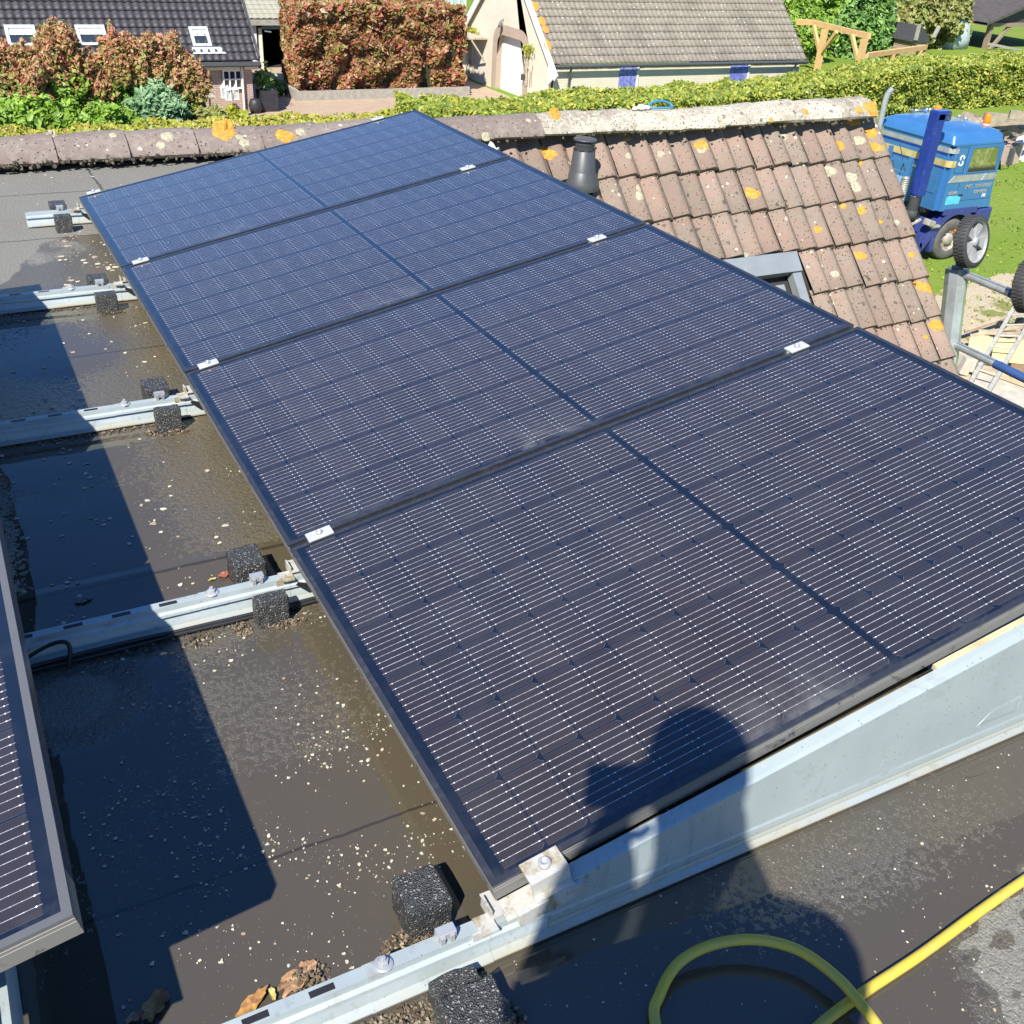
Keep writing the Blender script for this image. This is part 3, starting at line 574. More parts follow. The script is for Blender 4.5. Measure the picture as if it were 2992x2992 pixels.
# ------------------------------------------------------------------ rails
RYS = [-0.022, 1.003, 2.040, 3.107, 4.172]
def rail_prof(): return [(0.022, 0.003), (0.012, 0.062), (-0.010, 0.062), (-0.0115, 0.050), (-0.018, 0.046), (-0.0195, 0.040), (-0.0115, 0.036), (-0.0195, 0.014), (-0.032, 0.008), (-0.032, 0.005), (-0.018, 0.003)]
rl = ['nearest galvanised rail, between leaf litter at the bottom edge and the front panel', 'second galvanised rail from the front, with a black cable loop beside the left panel',
      'third galvanised rail from the front, half in shadow', 'fourth galvanised rail from the front, with its left end in blue shade', 'farthest galvanised rail, short with a cut left end on dry felt']
rails = []
for k, y in enumerate(RYS):
    xa = -0.238 if k == 4 else -2.25
    t_ = thing('mounting_rail', rl[k], 'rail', (xa, y, 0), 'galvanised rails under the panels')
    mb = MB(); mb.prism([(y + a, z) for a, z in rail_prof()], xa, 1.70, 0); obj('rail_body', mb, MT['galv'], t_)
    # overlap joint
    mb = MB(); mb.prism([(y + a * 1.04 - 0.0003, z + 0.0012) for a, z in rail_prof()], -0.222, -0.02, 0) 
    obj('splice_sleeve', mb, MT['galv'], t_)
    if k < 4:
        for xs_ in (-0.288, -0.386, -0.484, -0.582):
            mb = MB(); mb.b2((xs_ - 0.019, y - 0.0055, 0.0605), (xs_ + 0.019, y + 0.0055, 0.0626)); obj('slot_dark', mb, MT['black'], t_)  # black box on the rail paints the darkness of an open slot
        mb = MB(); c = Vector((-0.192, y + 0.0005, 0.0634)); mb.lathe([(0, 0), (0.0155, 0), (0.0155, 0.0015), (0.012, 0.003), (0.0, 0.003)], c, 20); obj('washer', mb, MT['steel'], t_)
        mb = MB(); mb.lathe([(0.0085, 0.003), (0.0085, 0.009), (0.0075, 0.0105), (0.004, 0.0105), (0.004, 0.016), (0.0, 0.0165)], c, 6, smooth=False); obj('nut', mb, MT['steel'], t_)
    # spring clip
    mb = MB(); c = Vector((-0.090, y, 0.0634)); mb.box(c + Vector((0, 0.008, 0.010)), (0.030, 0.003, 0.020)); mb.box(c + Vector((0, 0.0015, 0.0205)), (0.030, 0.0155, 0.0025)); mb.box(c + Vector((0, -0.0065, 0.0135)), (0.030, 0.0022, 0.012)); mb.box(c + Vector((-0.008, -0.0085, 0.008)), (0.007, 0.003, 0.016)); mb.box(c + Vector((0.008, -0.0085, 0.008)), (0.007, 0.003, 0.016))
    obj('spring_clip', mb, MT['steel'], t_)
    # bracket that carries the low panel edge
    mb = MB(); mb.box((-0.012, y + 0.015, 0.0735), (0.004, 0.034, 0.022)); mb.box((-0.024, y - 0.006, 0.0655), (0.030, 0.036, 0.004)); mb.box((-0.036, y - 0.014, 0.055), (0.028, 0.004, 0.022)); mb.box((0.0, y + 0.02, 0.071), (0.02, 0.05, 0.003))
    obj('edge_bracket', mb, MT['alu_dirty'], t_)
    if k: 
        mb = MB(); mb.prism([(0.0, 0.052), (0.042, 0.034), (0.052, 0.016), (0.024, 0.016), (-0.006, 0.046)], y - 0.0185, y - 0.0212, 1)  # thin black sheet painting the dark of the opening
        obj('cutout_dark', mb, MT['black'], t_)
    rails.append(t_)
# side plate
sp = thing('side_plate', 'pale galvanised wedge plate closing the side of the front panel, with dried drip marks', 'side plate', (0.1, -0.04, 0.02))
def m_plate():
    t = NT('wedge_sheet'); g = t.geo(); n = t.noise(5, 5, 0.6, g); sx = t.n('ShaderNodeSeparateXYZ'); t.l(g, sx.inputs[0])
    col = t.mix(t.ramp(n, 0.3, 0.7), (0.36, 0.425, 0.42), (0.43, 0.49, 0.48))
    mp = t.n('ShaderNodeMapping'); mp.inputs['Scale'].default_value = (55, 55, 7); t.l(g, mp.inputs[0]); dr = t.noise(1.0, 4, 0.5, mp.outputs[0], dist=0.7)
    zone = t.M('MULTIPLY', t.ramp(sx.outputs[0], 0.12, 0.2), t.ramp(sx.outputs[0], 0.46, 0.38)); col = t.mix(t.M('MULTIPLY', t.M('MULTIPLY', t.ramp(dr, 0.56, 0.60), zone), 0.45, clamp=True), col, (0.30, 0.33, 0.34))
    cr = t.noise(70, 5, 0.7, g); col = t.mix(t.M('MULTIPLY', t.ramp(cr, 0.60, 0.72), 0.5), col, (0.55, 0.60, 0.57)); v = t.voro(60, 'F1', g); col = t.mix(t.M('LESS_THAN', v, 0.10), col, (0.2, 0.22, 0.2))
    col = t.mix(t.M('MULTIPLY', t.ramp(sx.outputs[2], 0.030, 0.018), 0.5, clamp=True), col, (0.34, 0.30, 0.19))
    lf = t.noise(13, 6, 0.7, g, dist=1.0); col = t.mix(t.M('MULTIPLY', t.ramp(lf, 0.58, 0.66), 0.28), col, (0.27, 0.29, 0.26)); t.bump(cr, 0.06, 0.002); return t.fin(col, 0.48, 0.25)
MT['plate'] = m_plate()
zc = lambda x: 0.104 + (x - 0.11) * 0.172
mb = MB(); x0_, x1_ = 0.115, 1.70
mb.add([(x0_ - 0.03, -0.040, 0.020), (x1_, -0.040, 0.022), (x1_, -0.040, zc(x1_)), (x0_, -0.040, zc(x0_)), (x0_ - 0.03, -0.038, 0.020), (x1_, -0.038, 0.022), (x1_, -0.038, zc(x1_)), (x0_, -0.038, zc(x0_))], [(0, 1, 2, 3), (7, 6, 5, 4), (0, 4, 5, 1), (1, 5, 6, 2), (3, 7, 4, 0)])
mb.add([(x0_, -0.040, zc(x0_)), (x1_, -0.040, zc(x1_)), (x1_, -0.013, zc(x1_) + 0.008), (x0_, -0.013, zc(x0_) + 0.004), (x0_, -0.040, zc(x0_) - .002), (x1_, -0.040, zc(x1_) - .002), (x1_, -0.013, zc(x1_) + 0.006), (x0_, -0.013, zc(x0_) + 0.002)], [(0, 1, 2, 3), (7, 6, 5, 4), (2, 6, 7, 3), (3, 7, 4, 0), (1, 5, 6, 2)])
mb.add([(x0_ - 0.03, -0.0405, 0.0215), (x1_, -0.0405, 0.0235), (x1_, -0.0435, 0.017), (x0_ - 0.03, -0.0435, 0.015), (x0_ - 0.03, -0.0405, 0.0195), (x1_, -0.0405, 0.0215), (x1_, -0.0435, 0.015), (x0_ - 0.03, -0.0435, 0.013)], [(0, 1, 2, 3), (7, 6, 5, 4), (2, 6, 7, 3), (0, 3, 7, 4)])
obj('plate', mb, MT['plate'], sp)
mb = MB(); hs = [(1.066, 0.066), (1.18, 0.062), (1.18, 0.112), (1.105, 0.104)]
mb.add([(x, -0.0405, z) for x, z in hs] + [(x + 0.008, -0.0413, z + (0.007 if i < 2 else -0.007)) for i, (x, z) in enumerate(hs)], [(0, 1, 5, 4), (1, 2, 6, 5), (2, 3, 7, 6), (3, 0, 4, 7)]); obj('slot_rim', mb, MT['plate'], sp)
mb = MB()
for x, z in ((0.128, 0.113), (0.150, 0.108), (0.170, 0.116)): mb.lathe([(0, 0), (0.0035, 0), (0.0035, 0.0016), (0, 0.002)], (x, -0.0404, z - 0.004), 10, axis=(0, -1, 0))
obj('rivets', mb, MT['greymetal'], sp)
MT['wood_pale'] = plain('weathered_batten', (0.55, 0.45, 0.27), 0.8, var=0.3, scale=15, bump=0.1)
MT['strip_brown'] = plain('brown_strip', (0.15, 0.115, 0.065), 0.85, var=0.35, scale=22, bump=0.2)
mb = MB(); f1 = lambda x: 0.128 + (x - 0.3) * 0.178
def slant(mb, xa, xb, ya, yb, fz, h): mb.add([(x, y, fz(x) + z) for x in (xa, xb) for y in (ya, yb) for z in (-h, 0)], [(0, 1, 3, 2), (4, 6, 7, 5), (0, 4, 5, 1), (2, 3, 7, 6), (0, 2, 6, 4), (1, 5, 7, 3)])
slant(mb, 0.93, 1.68, -0.011, 0.006, f1, 0.010)
tag(obj('gap_strip', mb, MT['wood_pale']), 'pale timber batten wedged between the front panel and the galvanised side plate', 'batten')
mb = MB(); slant(mb, 0.46, 0.895, -0.012, 0.006, lambda x: f1(x) - 0.016, 0.010)  # brown strip added for what shows through the gap
tag(obj('gap_strip', mb, MT['strip_brown']), 'brown strip added in the gap beside the side plate, left of the pale batten', 'batten')
# ------------------------------------------------------------------ rubber blocks
def m_rubber():
    t = NT('granular_rubber'); g = t.geo(); v = t.voro(340, 'F1', g, out=1); s = t.n('ShaderNodeSeparateColor'); t.l(v, s.inputs[0]); n = t.noise(300, 3, 0.6, g); vd = t.voro(340, 'F1', g)
    c = t.mix(t.ramp(s.outputs[0], 0.4, 1.0), (0.028, 0.029, 0.029), (0.075, 0.075, 0.07)); c = t.mix(t.M('MULTIPLY', t.M('LESS_THAN', s.outputs[1], 0.07), 1.0), c, (0.24, 0.235, 0.215))
    t.bump(t.M('ADD', vd, t.M('MULTIPLY', n, 0.6)), 0.9, 0.004); return t.fin(c, 0.45, 0, 0.6)
MT['rubber'] = m_rubber()
def rough_box(x0, x1, y0, y1, z0, z1, tilt=0.0, seed=1.0, amp=0.003):
    mb = MB(); bm = bmesh.new(); bmesh.ops.create_cube(bm, size=1)
    for v in bm.verts: v.co = Vector((v.co.x * (x1 - x0), v.co.y * (y1 - y0), v.co.z * (z1 - z0)))
    bmesh.ops.bevel(bm, geom=list(bm.edges), offset=0.0025, segments=1, affect='EDGES')
    bmesh.ops.subdivide_edges(bm, edges=list(bm.edges), cuts=5, use_grid_fill=True)
    c = Vector(((x0 + x1) / 2, (y0 + y1) / 2, (z0 + z1) / 2)); R = Matrix.Rotation(tilt, 3, 'X') @ Matrix.Rotation(tilt * 0.6, 3, 'Z')
    vs = []
    for v in bm.verts:
        n_ = noise.noise_vector(v.co * 90 + Vector((seed, 0, 0))) * amp
        vs.append(R @ (v.co + n_) + c)
    fs = [[v.index for v in f.verts] for f in bm.faces]; bm.free(); mb.add(vs, fs, False); return mb
blk = [('front', -0.096 - 0.044, -0.048, -0.172, -0.098, 0.0, 0.052, 0.12, 'tilted black rubber block at the bottom edge, in front of the nearest rail'),
       ('back', -0.125, -0.052, 0.032, 0.112, 0.0, 0.072, 0.0, 'wet glittering black rubber block behind the nearest rail'),
       ('front', -0.118, -0.044, 0.912, 0.948, 0.0, 0.072, 0.0, 'grainy black rubber block in front of the second rail, with moss at its foot'),
       ('back', -0.124, -0.052, 1.062, 1.148, 0.0, 0.074, 0.0, 'grainy black rubber block behind the second rail, beside a red leaf'),
       ('front', -0.124, -0.052, 1.932, 1.972, 0.0, 0.072, 0.0, 'black rubber block with rounded corner in front of the third rail'),
       ('back', -0.120, -0.050, 2.092, 2.185, 0.0, 0.072, 0.0, 'greyish rubber block behind the third rail'),
       ('front', -0.126, -0.052, 2.973, 3.016, 0.0, 0.072, 0.0, 'rubber block in front of the fourth rail, debris at its foot'),
       ('back', -0.122, -0.052, 3.150, 3.232, 0.0, 0.070, 0.0, 'low rubber block behind the fourth rail'),
       ('front', -0.131, -0.060, 4.030, 4.080, 0.0, 0.074, 0.0, 'rubber block in front of the farthest rail, on dry felt'),
       ('back', -0.124, -0.055, 4.215, 4.315, 0.0, 0.072, 0.0, 'rubber block behind the farthest rail, nearest the ridge')]
for i, (w, xa, xb, ya, yb, za, zb, tl, lab) in enumerate(blk):
    o = obj('rubber_block', rough_box(xa, xb, ya, yb, za, zb, tl, i * 3.1, 0.0018 if i != 0 else 0.004), MT['rubber'], fix=False); tag(o, lab, 'rubber block', 'rubber blocks beside the rails')
o = obj('rubber_block', rough_box(-0.138, -0.062, -0.096, -0.062, 0.0, 0.040, -0.05, 33), MT['rubber'], fix=False); tag(o, 'flat broken rubber piece between the nearest rail and the tilted block', 'rubber block', 'rubber blocks beside the rails')
# crumb skirts of the blocks and gravel on the roof
MT['grit'] = None
def m_grit():
    t = NT('lichen_flakes'); r = t.n('ShaderNodeNewGeometry').outputs['Random Per Island']; cr = t.n('ShaderNodeValToRGB'); e = cr.color_ramp
    for p in (0.35, 0.6, 0.85): e.elements.new(p)
    for el, c in zip(e.elements, ((0.66, 0.64, 0.54), (0.52, 0.48, 0.34), (0.70, 0.66, 0.50), (0.34, 0.24, 0.16), (0.55, 0.52, 0.46))): el.color = (*c, 1)
    t.l(r, cr.inputs[0]); g = t.geo(); c = t.mix(t.M('MULTIPLY', t.ramp(t.noise(400, 2, 0.6, g), 0.4, 0.7), 0.5), cr.outputs[0], (0.2, 0.17, 0.13)); return t.fin(c, 0.8, 0, 0.3)
MT['grit'] = m_grit()
def flakes(pts, name, mat, thick=0.0005, **k):
    mb = MB()
    for (x, y, z, r) in pts:
        K = random.choice((5, 6, 7)) if r < 0.004 else 11; ph = random.uniform(0, 6); st = random.uniform(0.6, 1); an = random.uniform(0, PI)
        top = []
        for i in range(K):
            a = 2 * PI * i / K; w = r * random.uniform(0.55, 1.25); px, py = math.cos(a) * w, math.sin(a) * w * st
            top.append((x + px * math.cos(an) - py * math.sin(an), y + px * math.sin(an) + py * math.cos(an), z + thick + random.uniform(0, thick)))
        b = len(top); mb.add(top + [(p[0], p[1], z) for p in top] + [(x, y, z + thick * 2.2)], [(i, (i + 1) % b, 2 * b) for i in range(b)] + [(i, b + i, b + (i + 1) % b, (i + 1) % b) for i in range(b)])
    o = obj(name, mb, mat, fix=False); tag(o, **k); return o
pts = []
def scat(n, x0, x1, y0, y1, rmin, rmax, dens=None):
    for _ in range(n):
        for _t in range(12):
            x, y = random.uniform(x0, x1), random.uniform(y0, y1)
            if dens is None or random.random() < dens(x, y): break
        else: continue
        if any(abs(y - ry - (-0.005)) < 0.034 for ry in RYS): continue
        r = rmin + (rmax - rmin) * random.random() ** 3.2; pts.append((x, y, 0.0012, r))
cl = lambda x, y: max(0.03, noise.noise(Vector((x * 7, y * 7, 2))) * 1.6 + 0.35)
scat(1100, -0.55, 0.16, 0.02, 0.55, 0.0004, 0.0044, cl); scat(380, -0.5, 0.1, 0.5, 1.0, 0.0006, 0.005, cl)
scat(260, -0.7, 0.1, 1.0, 2.0, 0.0008, 0.009, cl); scat(170, -0.7, 0.05, 2.0, 3.1, 0.001, 0.010, cl); scat(160, -0.2, 0.05, 3.12, 4.05, 0.002, 0.014, cl); scat(60, -0.6, 0.3, 3.9, 5.1, 0.003, 0.012)
scat(420, -0.2, 1.2, -0.5, -0.05, 0.0005, 0.0028); scat(40, -0.2, 0.9, -0.5, -0.06, 0.002, 0.004)
flakes(pts, 'lichen_flakes', MT['grit'], label='pale lichen flakes and grit scattered over the wet roof felt', cat='grit', kind='stuff')
# litter along the rails and blocks
MT['litter'] = (lambda t: t.fin((lambda r: (t.l(t.n('ShaderNodeNewGeometry').outputs['Random Per Island'], r.inputs[0]), [r.color_ramp.elements.new(p) for p in (0.3, 0.6)], [setattr(e, 'color', (*c, 1)) for e, c in zip(r.color_ramp.elements, ((0.06, 0.045, 0.025), (0.12, 0.09, 0.055), (0.30, 0.24, 0.16), (0.035, 0.028, 0.02)))], r.outputs[0])[-1])(t.n('ShaderNodeValToRGB')), 0.8))(NT('leaf_litter'))
mb = MB()
def crumbs(n, cx, cy, rx, ry, zmax, smin=0.001, smax=0.005):
    for _ in range(n):
        a = random.uniform(0, 2 * PI); q = random.random() ** 0.6; x = cx + rx * q * math.cos(a); y = cy + ry * q * math.sin(a); s_ = random.uniform(smin, smax)
        mb.box((x, y, s_ * 0.5 + random.random() * zmax * (1 - q)), (s_ * 1.7, s_, s_ * 0.7), Matrix.Rotation(random.uniform(0, 3), 3, Vector((random.random(), random.random(), random.random() + 0.1)).normalized()))
crumbs(420, -0.23, -0.085, 0.11, 0.026, 0.014); crumbs(160, -0.17, -0.17, 0.04, 0.03, 0.01); crumbs(60, -0.03, -0.15, 0.012, 0.03, 0.012)
crumbs(300, -0.115, 0.035, 0.06, 0.028, 0.02); crumbs(180, -0.29, 0.045, 0.035, 0.03, 0.014)
crumbs(150, -0.05, 0.906, 0.05, 0.014, 0.012); crumbs(110, -0.15, 0.925, 0.022, 0.03, 0.010); crumbs(60, -0.25, 0.925, 0.035, 0.022, 0.008); crumbs(80, -0.06, 1.055, 0.05, 0.02, 0.01)
crumbs(90, -0.08, 1.925, 0.05, 0.012, 0.010); crumbs(60, -0.08, 2.965, 0.05, 0.015, 0.01); crumbs(60, -0.14, 1.95, 0.02, 0.02, 0.01)
for r_y in RYS[:4]: crumbs(90, -0.25, r_y - 0.045, 0.22, 0.008, 0.003)
tag(obj('roof_litter', mb, MT['litter'], fix=False), 'brown moss, twigs and crumbs gathered against the rails and blocks', 'debris', kind='stuff')
# dead leaves
def m_leaf(c1, c2, nm):
    t = NT(nm); g = t.geo(); return t.fin(t.mix(t.ramp(t.noise(80, 4, 0.7, g), 0.35, 0.65), c1, c2), 0.55, 0, 0.5)
def dead_leaf(x, y, r, mat, lab, seed, asp=0.55, rot=0.0, curl=0.35):
    mb = MB(); K = 40; n_r = 4
    def fn(q, i):
        a = 2 * PI * i / K; rr = q / n_r; w = 1 + 0.22 * noise.noise(Vector((math.cos(a) * 3, math.sin(a) * 3, seed))) + 0.10 * math.cos(7 * a) + 0.18 * noise.noise(Vector((math.cos(a) * 9, math.sin(a) * 9, seed)))
        px, py = math.cos(a) * r * rr * w, math.sin(a) * r * rr * w * asp; z = 0.004 + curl * r * rr ** 2 * (0.35 + 0.5 * noise.noise(Vector((px * 60, py * 60, seed)))) + 0.003 * noise.noise(Vector((px * 200, py * 200, seed)))
        return (x + px * math.cos(rot) - py * math.sin(rot), y + px * math.sin(rot) + py * math.cos(rot), max(0.0015, z))
    vs = [fn(q, i) for q in range(n_r + 1) for i in range(K)]; mb.add(vs, [(q * K + i, q * K + (i + 1) % K, (q + 1) * K + (i + 1) % K, (q + 1) * K + i) for q in range(n_r) for i in range(K)], True)
    tag(obj('dead_leaf', mb, mat, fix=False), lab, 'leaf', 'dead leaves on the roof')
L1 = m_leaf((0.50, 0.29, 0.15), (0.24, 0.13, 0.07), 'tan_leaf'); L2 = m_leaf((0.48, 0.27, 0.06), (0.22, 0.10, 0.06), 'ochre_leaf'); L3 = m_leaf((0.34, 0.11, 0.06), (0.22, 0.08, 0.05), 'red_leaf'); L4 = m_leaf((0.5, 0.40, 0.12), (0.36, 0.30, 0.08), 'yellow_leaf')
p_ = at(870, 2862, z=0); dead_leaf(p_.x, p_.y, 0.034, L1, 'crumpled tan oak leaf against the back of the nearest rail', 1.2, 0.5, 0.45, 0.5)
p_ = at(735, 2940, z=0); dead_leaf(p_.x, p_.y, 0.030, L2, 'ochre leaf with purple edge, left of the tan one by the nearest rail', 4.7, 0.35, 0.5, 0.45)
p_ = at(455, 2945, z=0); dead_leaf(p_.x, p_.y, 0.026, L2, 'curled orange leaf at the bottom edge beside the shaded puddle', 8.1, 0.6, 0.9, 0.6)
p_ = at(400, 2975, z=0); dead_leaf(p_.x, p_.y, 0.016, L1, 'small pale leaf below the curled orange leaf', 2.1, 0.5, 0.2, 0.5)
p_ = at(797, 2915, z=0); dead_leaf(p_.x, p_.y, 0.013, L4, 'tiny yellow leaf standing between the two large leaves', 5.5, 0.4, 1.4, 0.8)
p_ = at(657, 1684, z=0); dead_leaf(p_.x, p_.y, 0.017, L3, 'small red leaf beside the block behind the second rail', 3.3, 0.6, 0.1, 0.4)
p_ = at(620, 1697, z=0); dead_leaf(p_.x, p_.y, 0.010, L4, 'small whitish leaf left of the red leaf', 6.3, 0.5, 0.1, 0.4)
p_ = at(245, 1755, z=0); dead_leaf(p_.x, p_.y, 0.020, m_leaf((0.13, 0.13, 0.13), (0.2, 0.2, 0.18), 'grey_leaf'), 'grey sodden leaf in the shaded puddle behind the second rail', 9.3, 0.6, 0.3, 0.1)
# ------------------------------------------------------------------ cables
MT['cable'] = plain('black_cable', (0.02, 0.02, 0.022), 0.45, var=0.2)
mb = MB()
for dy, dz in ((-0.038, 0.010), (-0.048, 0.009), (-0.045, 0.019)):
    mb.tube([(x, RYS[1] + dy + 0.002 * math.sin(x * 17 + dy * 500), dz) for x in np.linspace(-0.80, -0.30, 14)] if dz > 0.015 else [(x, RYS[1] + dy + 0.0015 * math.sin(x * 17), dz) for x in np.linspace(-0.75, 0.5, 24)], 0.0042, 8)
tag(obj('cable', mb, MT['cable']), 'bundle of black cables lying along the front of the second rail', 'cable')
mb = MB(); a0 = Vector((-0.68, RYS[1] - 0.03, 0.055)); pth = []
for i in range(26):
    t_ = i / 25; a = PI * t_; pth.append((-0.60 + 0.09 * t_ + 0.045 * math.sin(a), RYS[1] - 0.035 - 0.05 * t_, 0.02 + 0.052 * math.sin(a) ** 0.8))
mb.tube([(-0.75, RYS[1] - 0.03, 0.03)] + pth, 0.0045, 8); tag(obj('cable', mb, MT['cable']), 'single black cable looping over the second rail beside the left panel', 'cable')
# blue-shaded support of the left row
lw = thing('side_plate', 'pale metal support under the left panel corner, in blue shade', 'side plate', (-0.70, -0.05, 0.0))
mb = MB(); mb.b2((-1.3, -0.100, 0.015), (-0.69, -0.098, 0.27)); mb.b2((-1.3, -0.112, 0.013), (-0.682, -0.1005, 0.0149)); obj('plate', mb, MT['galv'], lw)
mb = MB(); mb.b2((-0.6819, -0.100, 0.012), (-0.6795, 3.0, 0.30)); mb.b2((-0.6794, -0.100, 0.290), (-0.665, 3.0, 0.293)); obj('rear_deflector', mb, MT['galv'], lw)
# ------------------------------------------------------------------ hose
def m_hose():
    t = NT('yellow_hose'); g = t.geo(); n = t.noise(25, 5, 0.65, g); st = t.noise(160, 3, 0.6, g)
    c = t.mix(t.ramp(n, 0.35, 0.65), (0.62, 0.46, 0.05), (0.50, 0.41, 0.08)); c = t.mix(t.M('MULTIPLY', t.ramp(st, 0.6, 0.75), 0.35), c, (0.25, 0.20, 0.06)); return t.fin(c, 0.5, 0, 0.4)
MT['hose'] = m_hose()
def crom(P_, n=10):
    P_ = [Vector(p) for p in P_]; out = []
    for i in range(len(P_) - 1):
        p0, p1, p2, p3 = P_[max(i - 1, 0)], P_[i], P_[i + 1], P_[min(i + 2, len(P_) - 1)]
        for k in range(n):
            t = k / n; out.append(0.5 * ((2 * p1) + (-p0 + p2) * t + (2 * p0 - 5 * p1 + 4 * p2 - p3) * t * t + (-p0 + 3 * p1 - 3 * p2 + p3) * t ** 3))
    return out + [P_[-1]]
hp = [(0.893 + 0.6, -0.275, 0.010), (0.893, -0.317, 0.010), (0.618, -0.344, 0.010), (0.477, -0.354, 0.010), (0.367, -0.367, 0.010), (0.25, -0.40, 0.010), (0.15, -0.47, 0.010), (0.10, -0.56, 0.010)]
lp = []
for (x, y), z in zip(((1905, 3060), (1915, 2992), (1928, 2905), (1975, 2822), (2050, 2772), (2150, 2747), (2250, 2751), (2350, 2785), (2450, 2860), (2520, 2940), (2560, 2992), (2600, 3050)), (0.010, 0.011, 0.018, 0.026, 0.033, 0.037, 0.038, 0.036, 0.033, 0.030, 0.030, 0.026)):
    p_ = at(x, y, z=z); lp.append(p_)
lp = [Vector((0.10, -0.56, 0.010)), Vector((0.10, -0.40, 0.010))] + lp[1:] + [Vector((0.50, -0.55, 0.012)), Vector((0.4, -0.75, 0.01)), Vector((0.1, -1.0, 0.010))]
mb = MB(); mb.tube(crom(hp[:-1], 8) + crom(lp, 8), 0.0086, 14)
hs_ = obj('hose', mb, MT['hose']); tag(hs_, 'yellow garden hose in a loop on the wet felt, crossing a straight stretch', 'hose')
# ------------------------------------------------------------------ bits on the ridge
p_ = at(1432, 425, Y=4.95)
mb = MB(); mb.grid(8, 8, lambda i, j: (p_.x + (i / 8 - 0.5) * 0.10, p_.y + (j / 8 - 0.5) * 0.10, p_.z + 0.03 * math.sin(i * 1.1) * math.cos(j * 0.9) + 0.01 * noise.noise(Vector((i, j, 1))) - 0.02 * ((i / 4 - 1) ** 2 + (j / 4 - 1) ** 2)))
mb.lathe([(0.012, -0.25), (0.012, 0.0)], p_, 8)
obj('white_plastic_cap', mb, MT['whitepaint'], fix=False, label='white plastic cap peeping over the panel edge below the ridge', cat='cap')
MT['bluestrap'] = plain('blue_rubber', (0.05, 0.22, 0.36), 0.5)
mb = MB(); bp = Vector((4.03, 5.33, 0.163)); mb.tube([bp + Vector((0.10 * math.cos(a) + 0.0, 0.03 * math.sin(a) , 0.034 * abs(math.sin(a)) ** 1.2 + 0.004)) for a in np.linspace(0, PI, 18)], 0.009, 8); mb.tube([bp + Vector((0.10 * math.cos(a), 0.055 * math.sin(a), 0.006)) for a in np.linspace(-2.9, 0.1, 16)], 0.007, 8)
tag(obj('rubber_strap', mb, MT['bluestrap']), 'blue rubber strap lying on top of the ridge beside white stones', 'strap')
for i, (dx, sz) in enumerate(((-0.16, 0.034), (-0.11, 0.026), (-0.215, 0.022))):
    mb = MB(); mb.lathe([(0.0, -sz * .5), (sz * .8, -sz * .35), (sz, 0.0), (sz * .7, sz * .42), (0.0, sz * .55)], (4.03 + dx, 5.335, 0.152 + sz * 0.5), 9)
    mb.v = [tuple(Vector(v) + noise.noise_vector(Vector(v) * 30 + Vector((i, 0, 0))) * 0.008) for v in mb.v]
    tag(obj('stone', mb, MT['whitepaint']), ['largest pale stone on the ridge left of the blue strap', 'pale stone on the ridge touching the blue strap', 'smallest pale stone, leftmost on the ridge by the strap'][i], 'stone', 'pale stones on the ridge')
# ================================================================== GROUND
def m_grass(name='meadow_ground'):
    t = NT(name); g = t.geo(); a = t.noise(0.25, 5, 0.6, g); b = t.noise(6, 5, 0.7, g); c = t.noise(0.9, 4, 0.6, g)
    col = t.mix(t.ramp(a, 0.35, 0.65), (0.16, 0.25, 0.03), (0.23, 0.28, 0.045)); col = t.mix(t.ramp(b, 0.35, 0.7), col, (0.12, 0.19, 0.02)); col = t.mix(t.M('MULTIPLY', t.ramp(c, 0.55, 0.75), 0.5), col, (0.26, 0.24, 0.08))
    t.bump(b, 0.5, 0.05); return t.fin(col, 0.9, 0, 0.2)
MT['ground'] = m_grass()
mb = MB(); mb.add([(-900, -900, ZG), (900, -900, ZG), (900, 900, ZG), (-900, 900, ZG)], [(0, 1, 2, 3)])
obj('ground', mb, MT['ground'], fix=False, kind='structure')
def m_paving():
    t = NT('brick_paving'); g = t.geo(); b = t.n('ShaderNodeTexBrick'); t.l(g, b.inputs['Vector']); b.inputs['Scale'].default_value = 1; b.inputs['Brick Width'].default_value = 0.42; b.inputs['Row Height'].default_value = 0.20; b.inputs['Mortar Size'].default_value = 0.012
    b.inputs['Color1'].default_value = (0.47, 0.34, 0.235, 1); b.inputs['Color2'].default_value = (0.40, 0.29, 0.205, 1); b.inputs['Mortar'].default_value = (0.27, 0.21, 0.15, 1)
    n = t.noise(0.7, 5, 0.6, g); return t.fin(t.mix(t.M('MULTIPLY', t.ramp(n, 0.35, 0.7), 0.3), b.outputs[0], (0.33, 0.28, 0.21)), 0.85)
MT['paving'] = m_paving()
mb = MB(); z = ZG + 0.004; mb.add([(8.3, 32.2, z), (22.0, 33.3, z), (22.0, 50, z), (8.3, 50, z)], [(0, 1, 2, 3)]); obj('paving', mb, MT['paving'], fix=False, kind='structure')
def m_soil():
    t = NT('trodden_soil'); g = t.geo(); a = t.noise(1.6, 6, 0.65, g); b = t.noise(14, 5, 0.7, g)
    col = t.mix(t.ramp(a, 0.52, 0.60), (0.50, 0.42, 0.29), (0.20, 0.22, 0.05)); col = t.mix(t.M('MULTIPLY', t.ramp(b, 0.45, 0.7), 0.6), col, (0.33, 0.26, 0.16)); t.bump(b, 0.8, 0.05); return t.fin(col, 0.95, 0, 0.2)
MT['soil'] = m_soil()
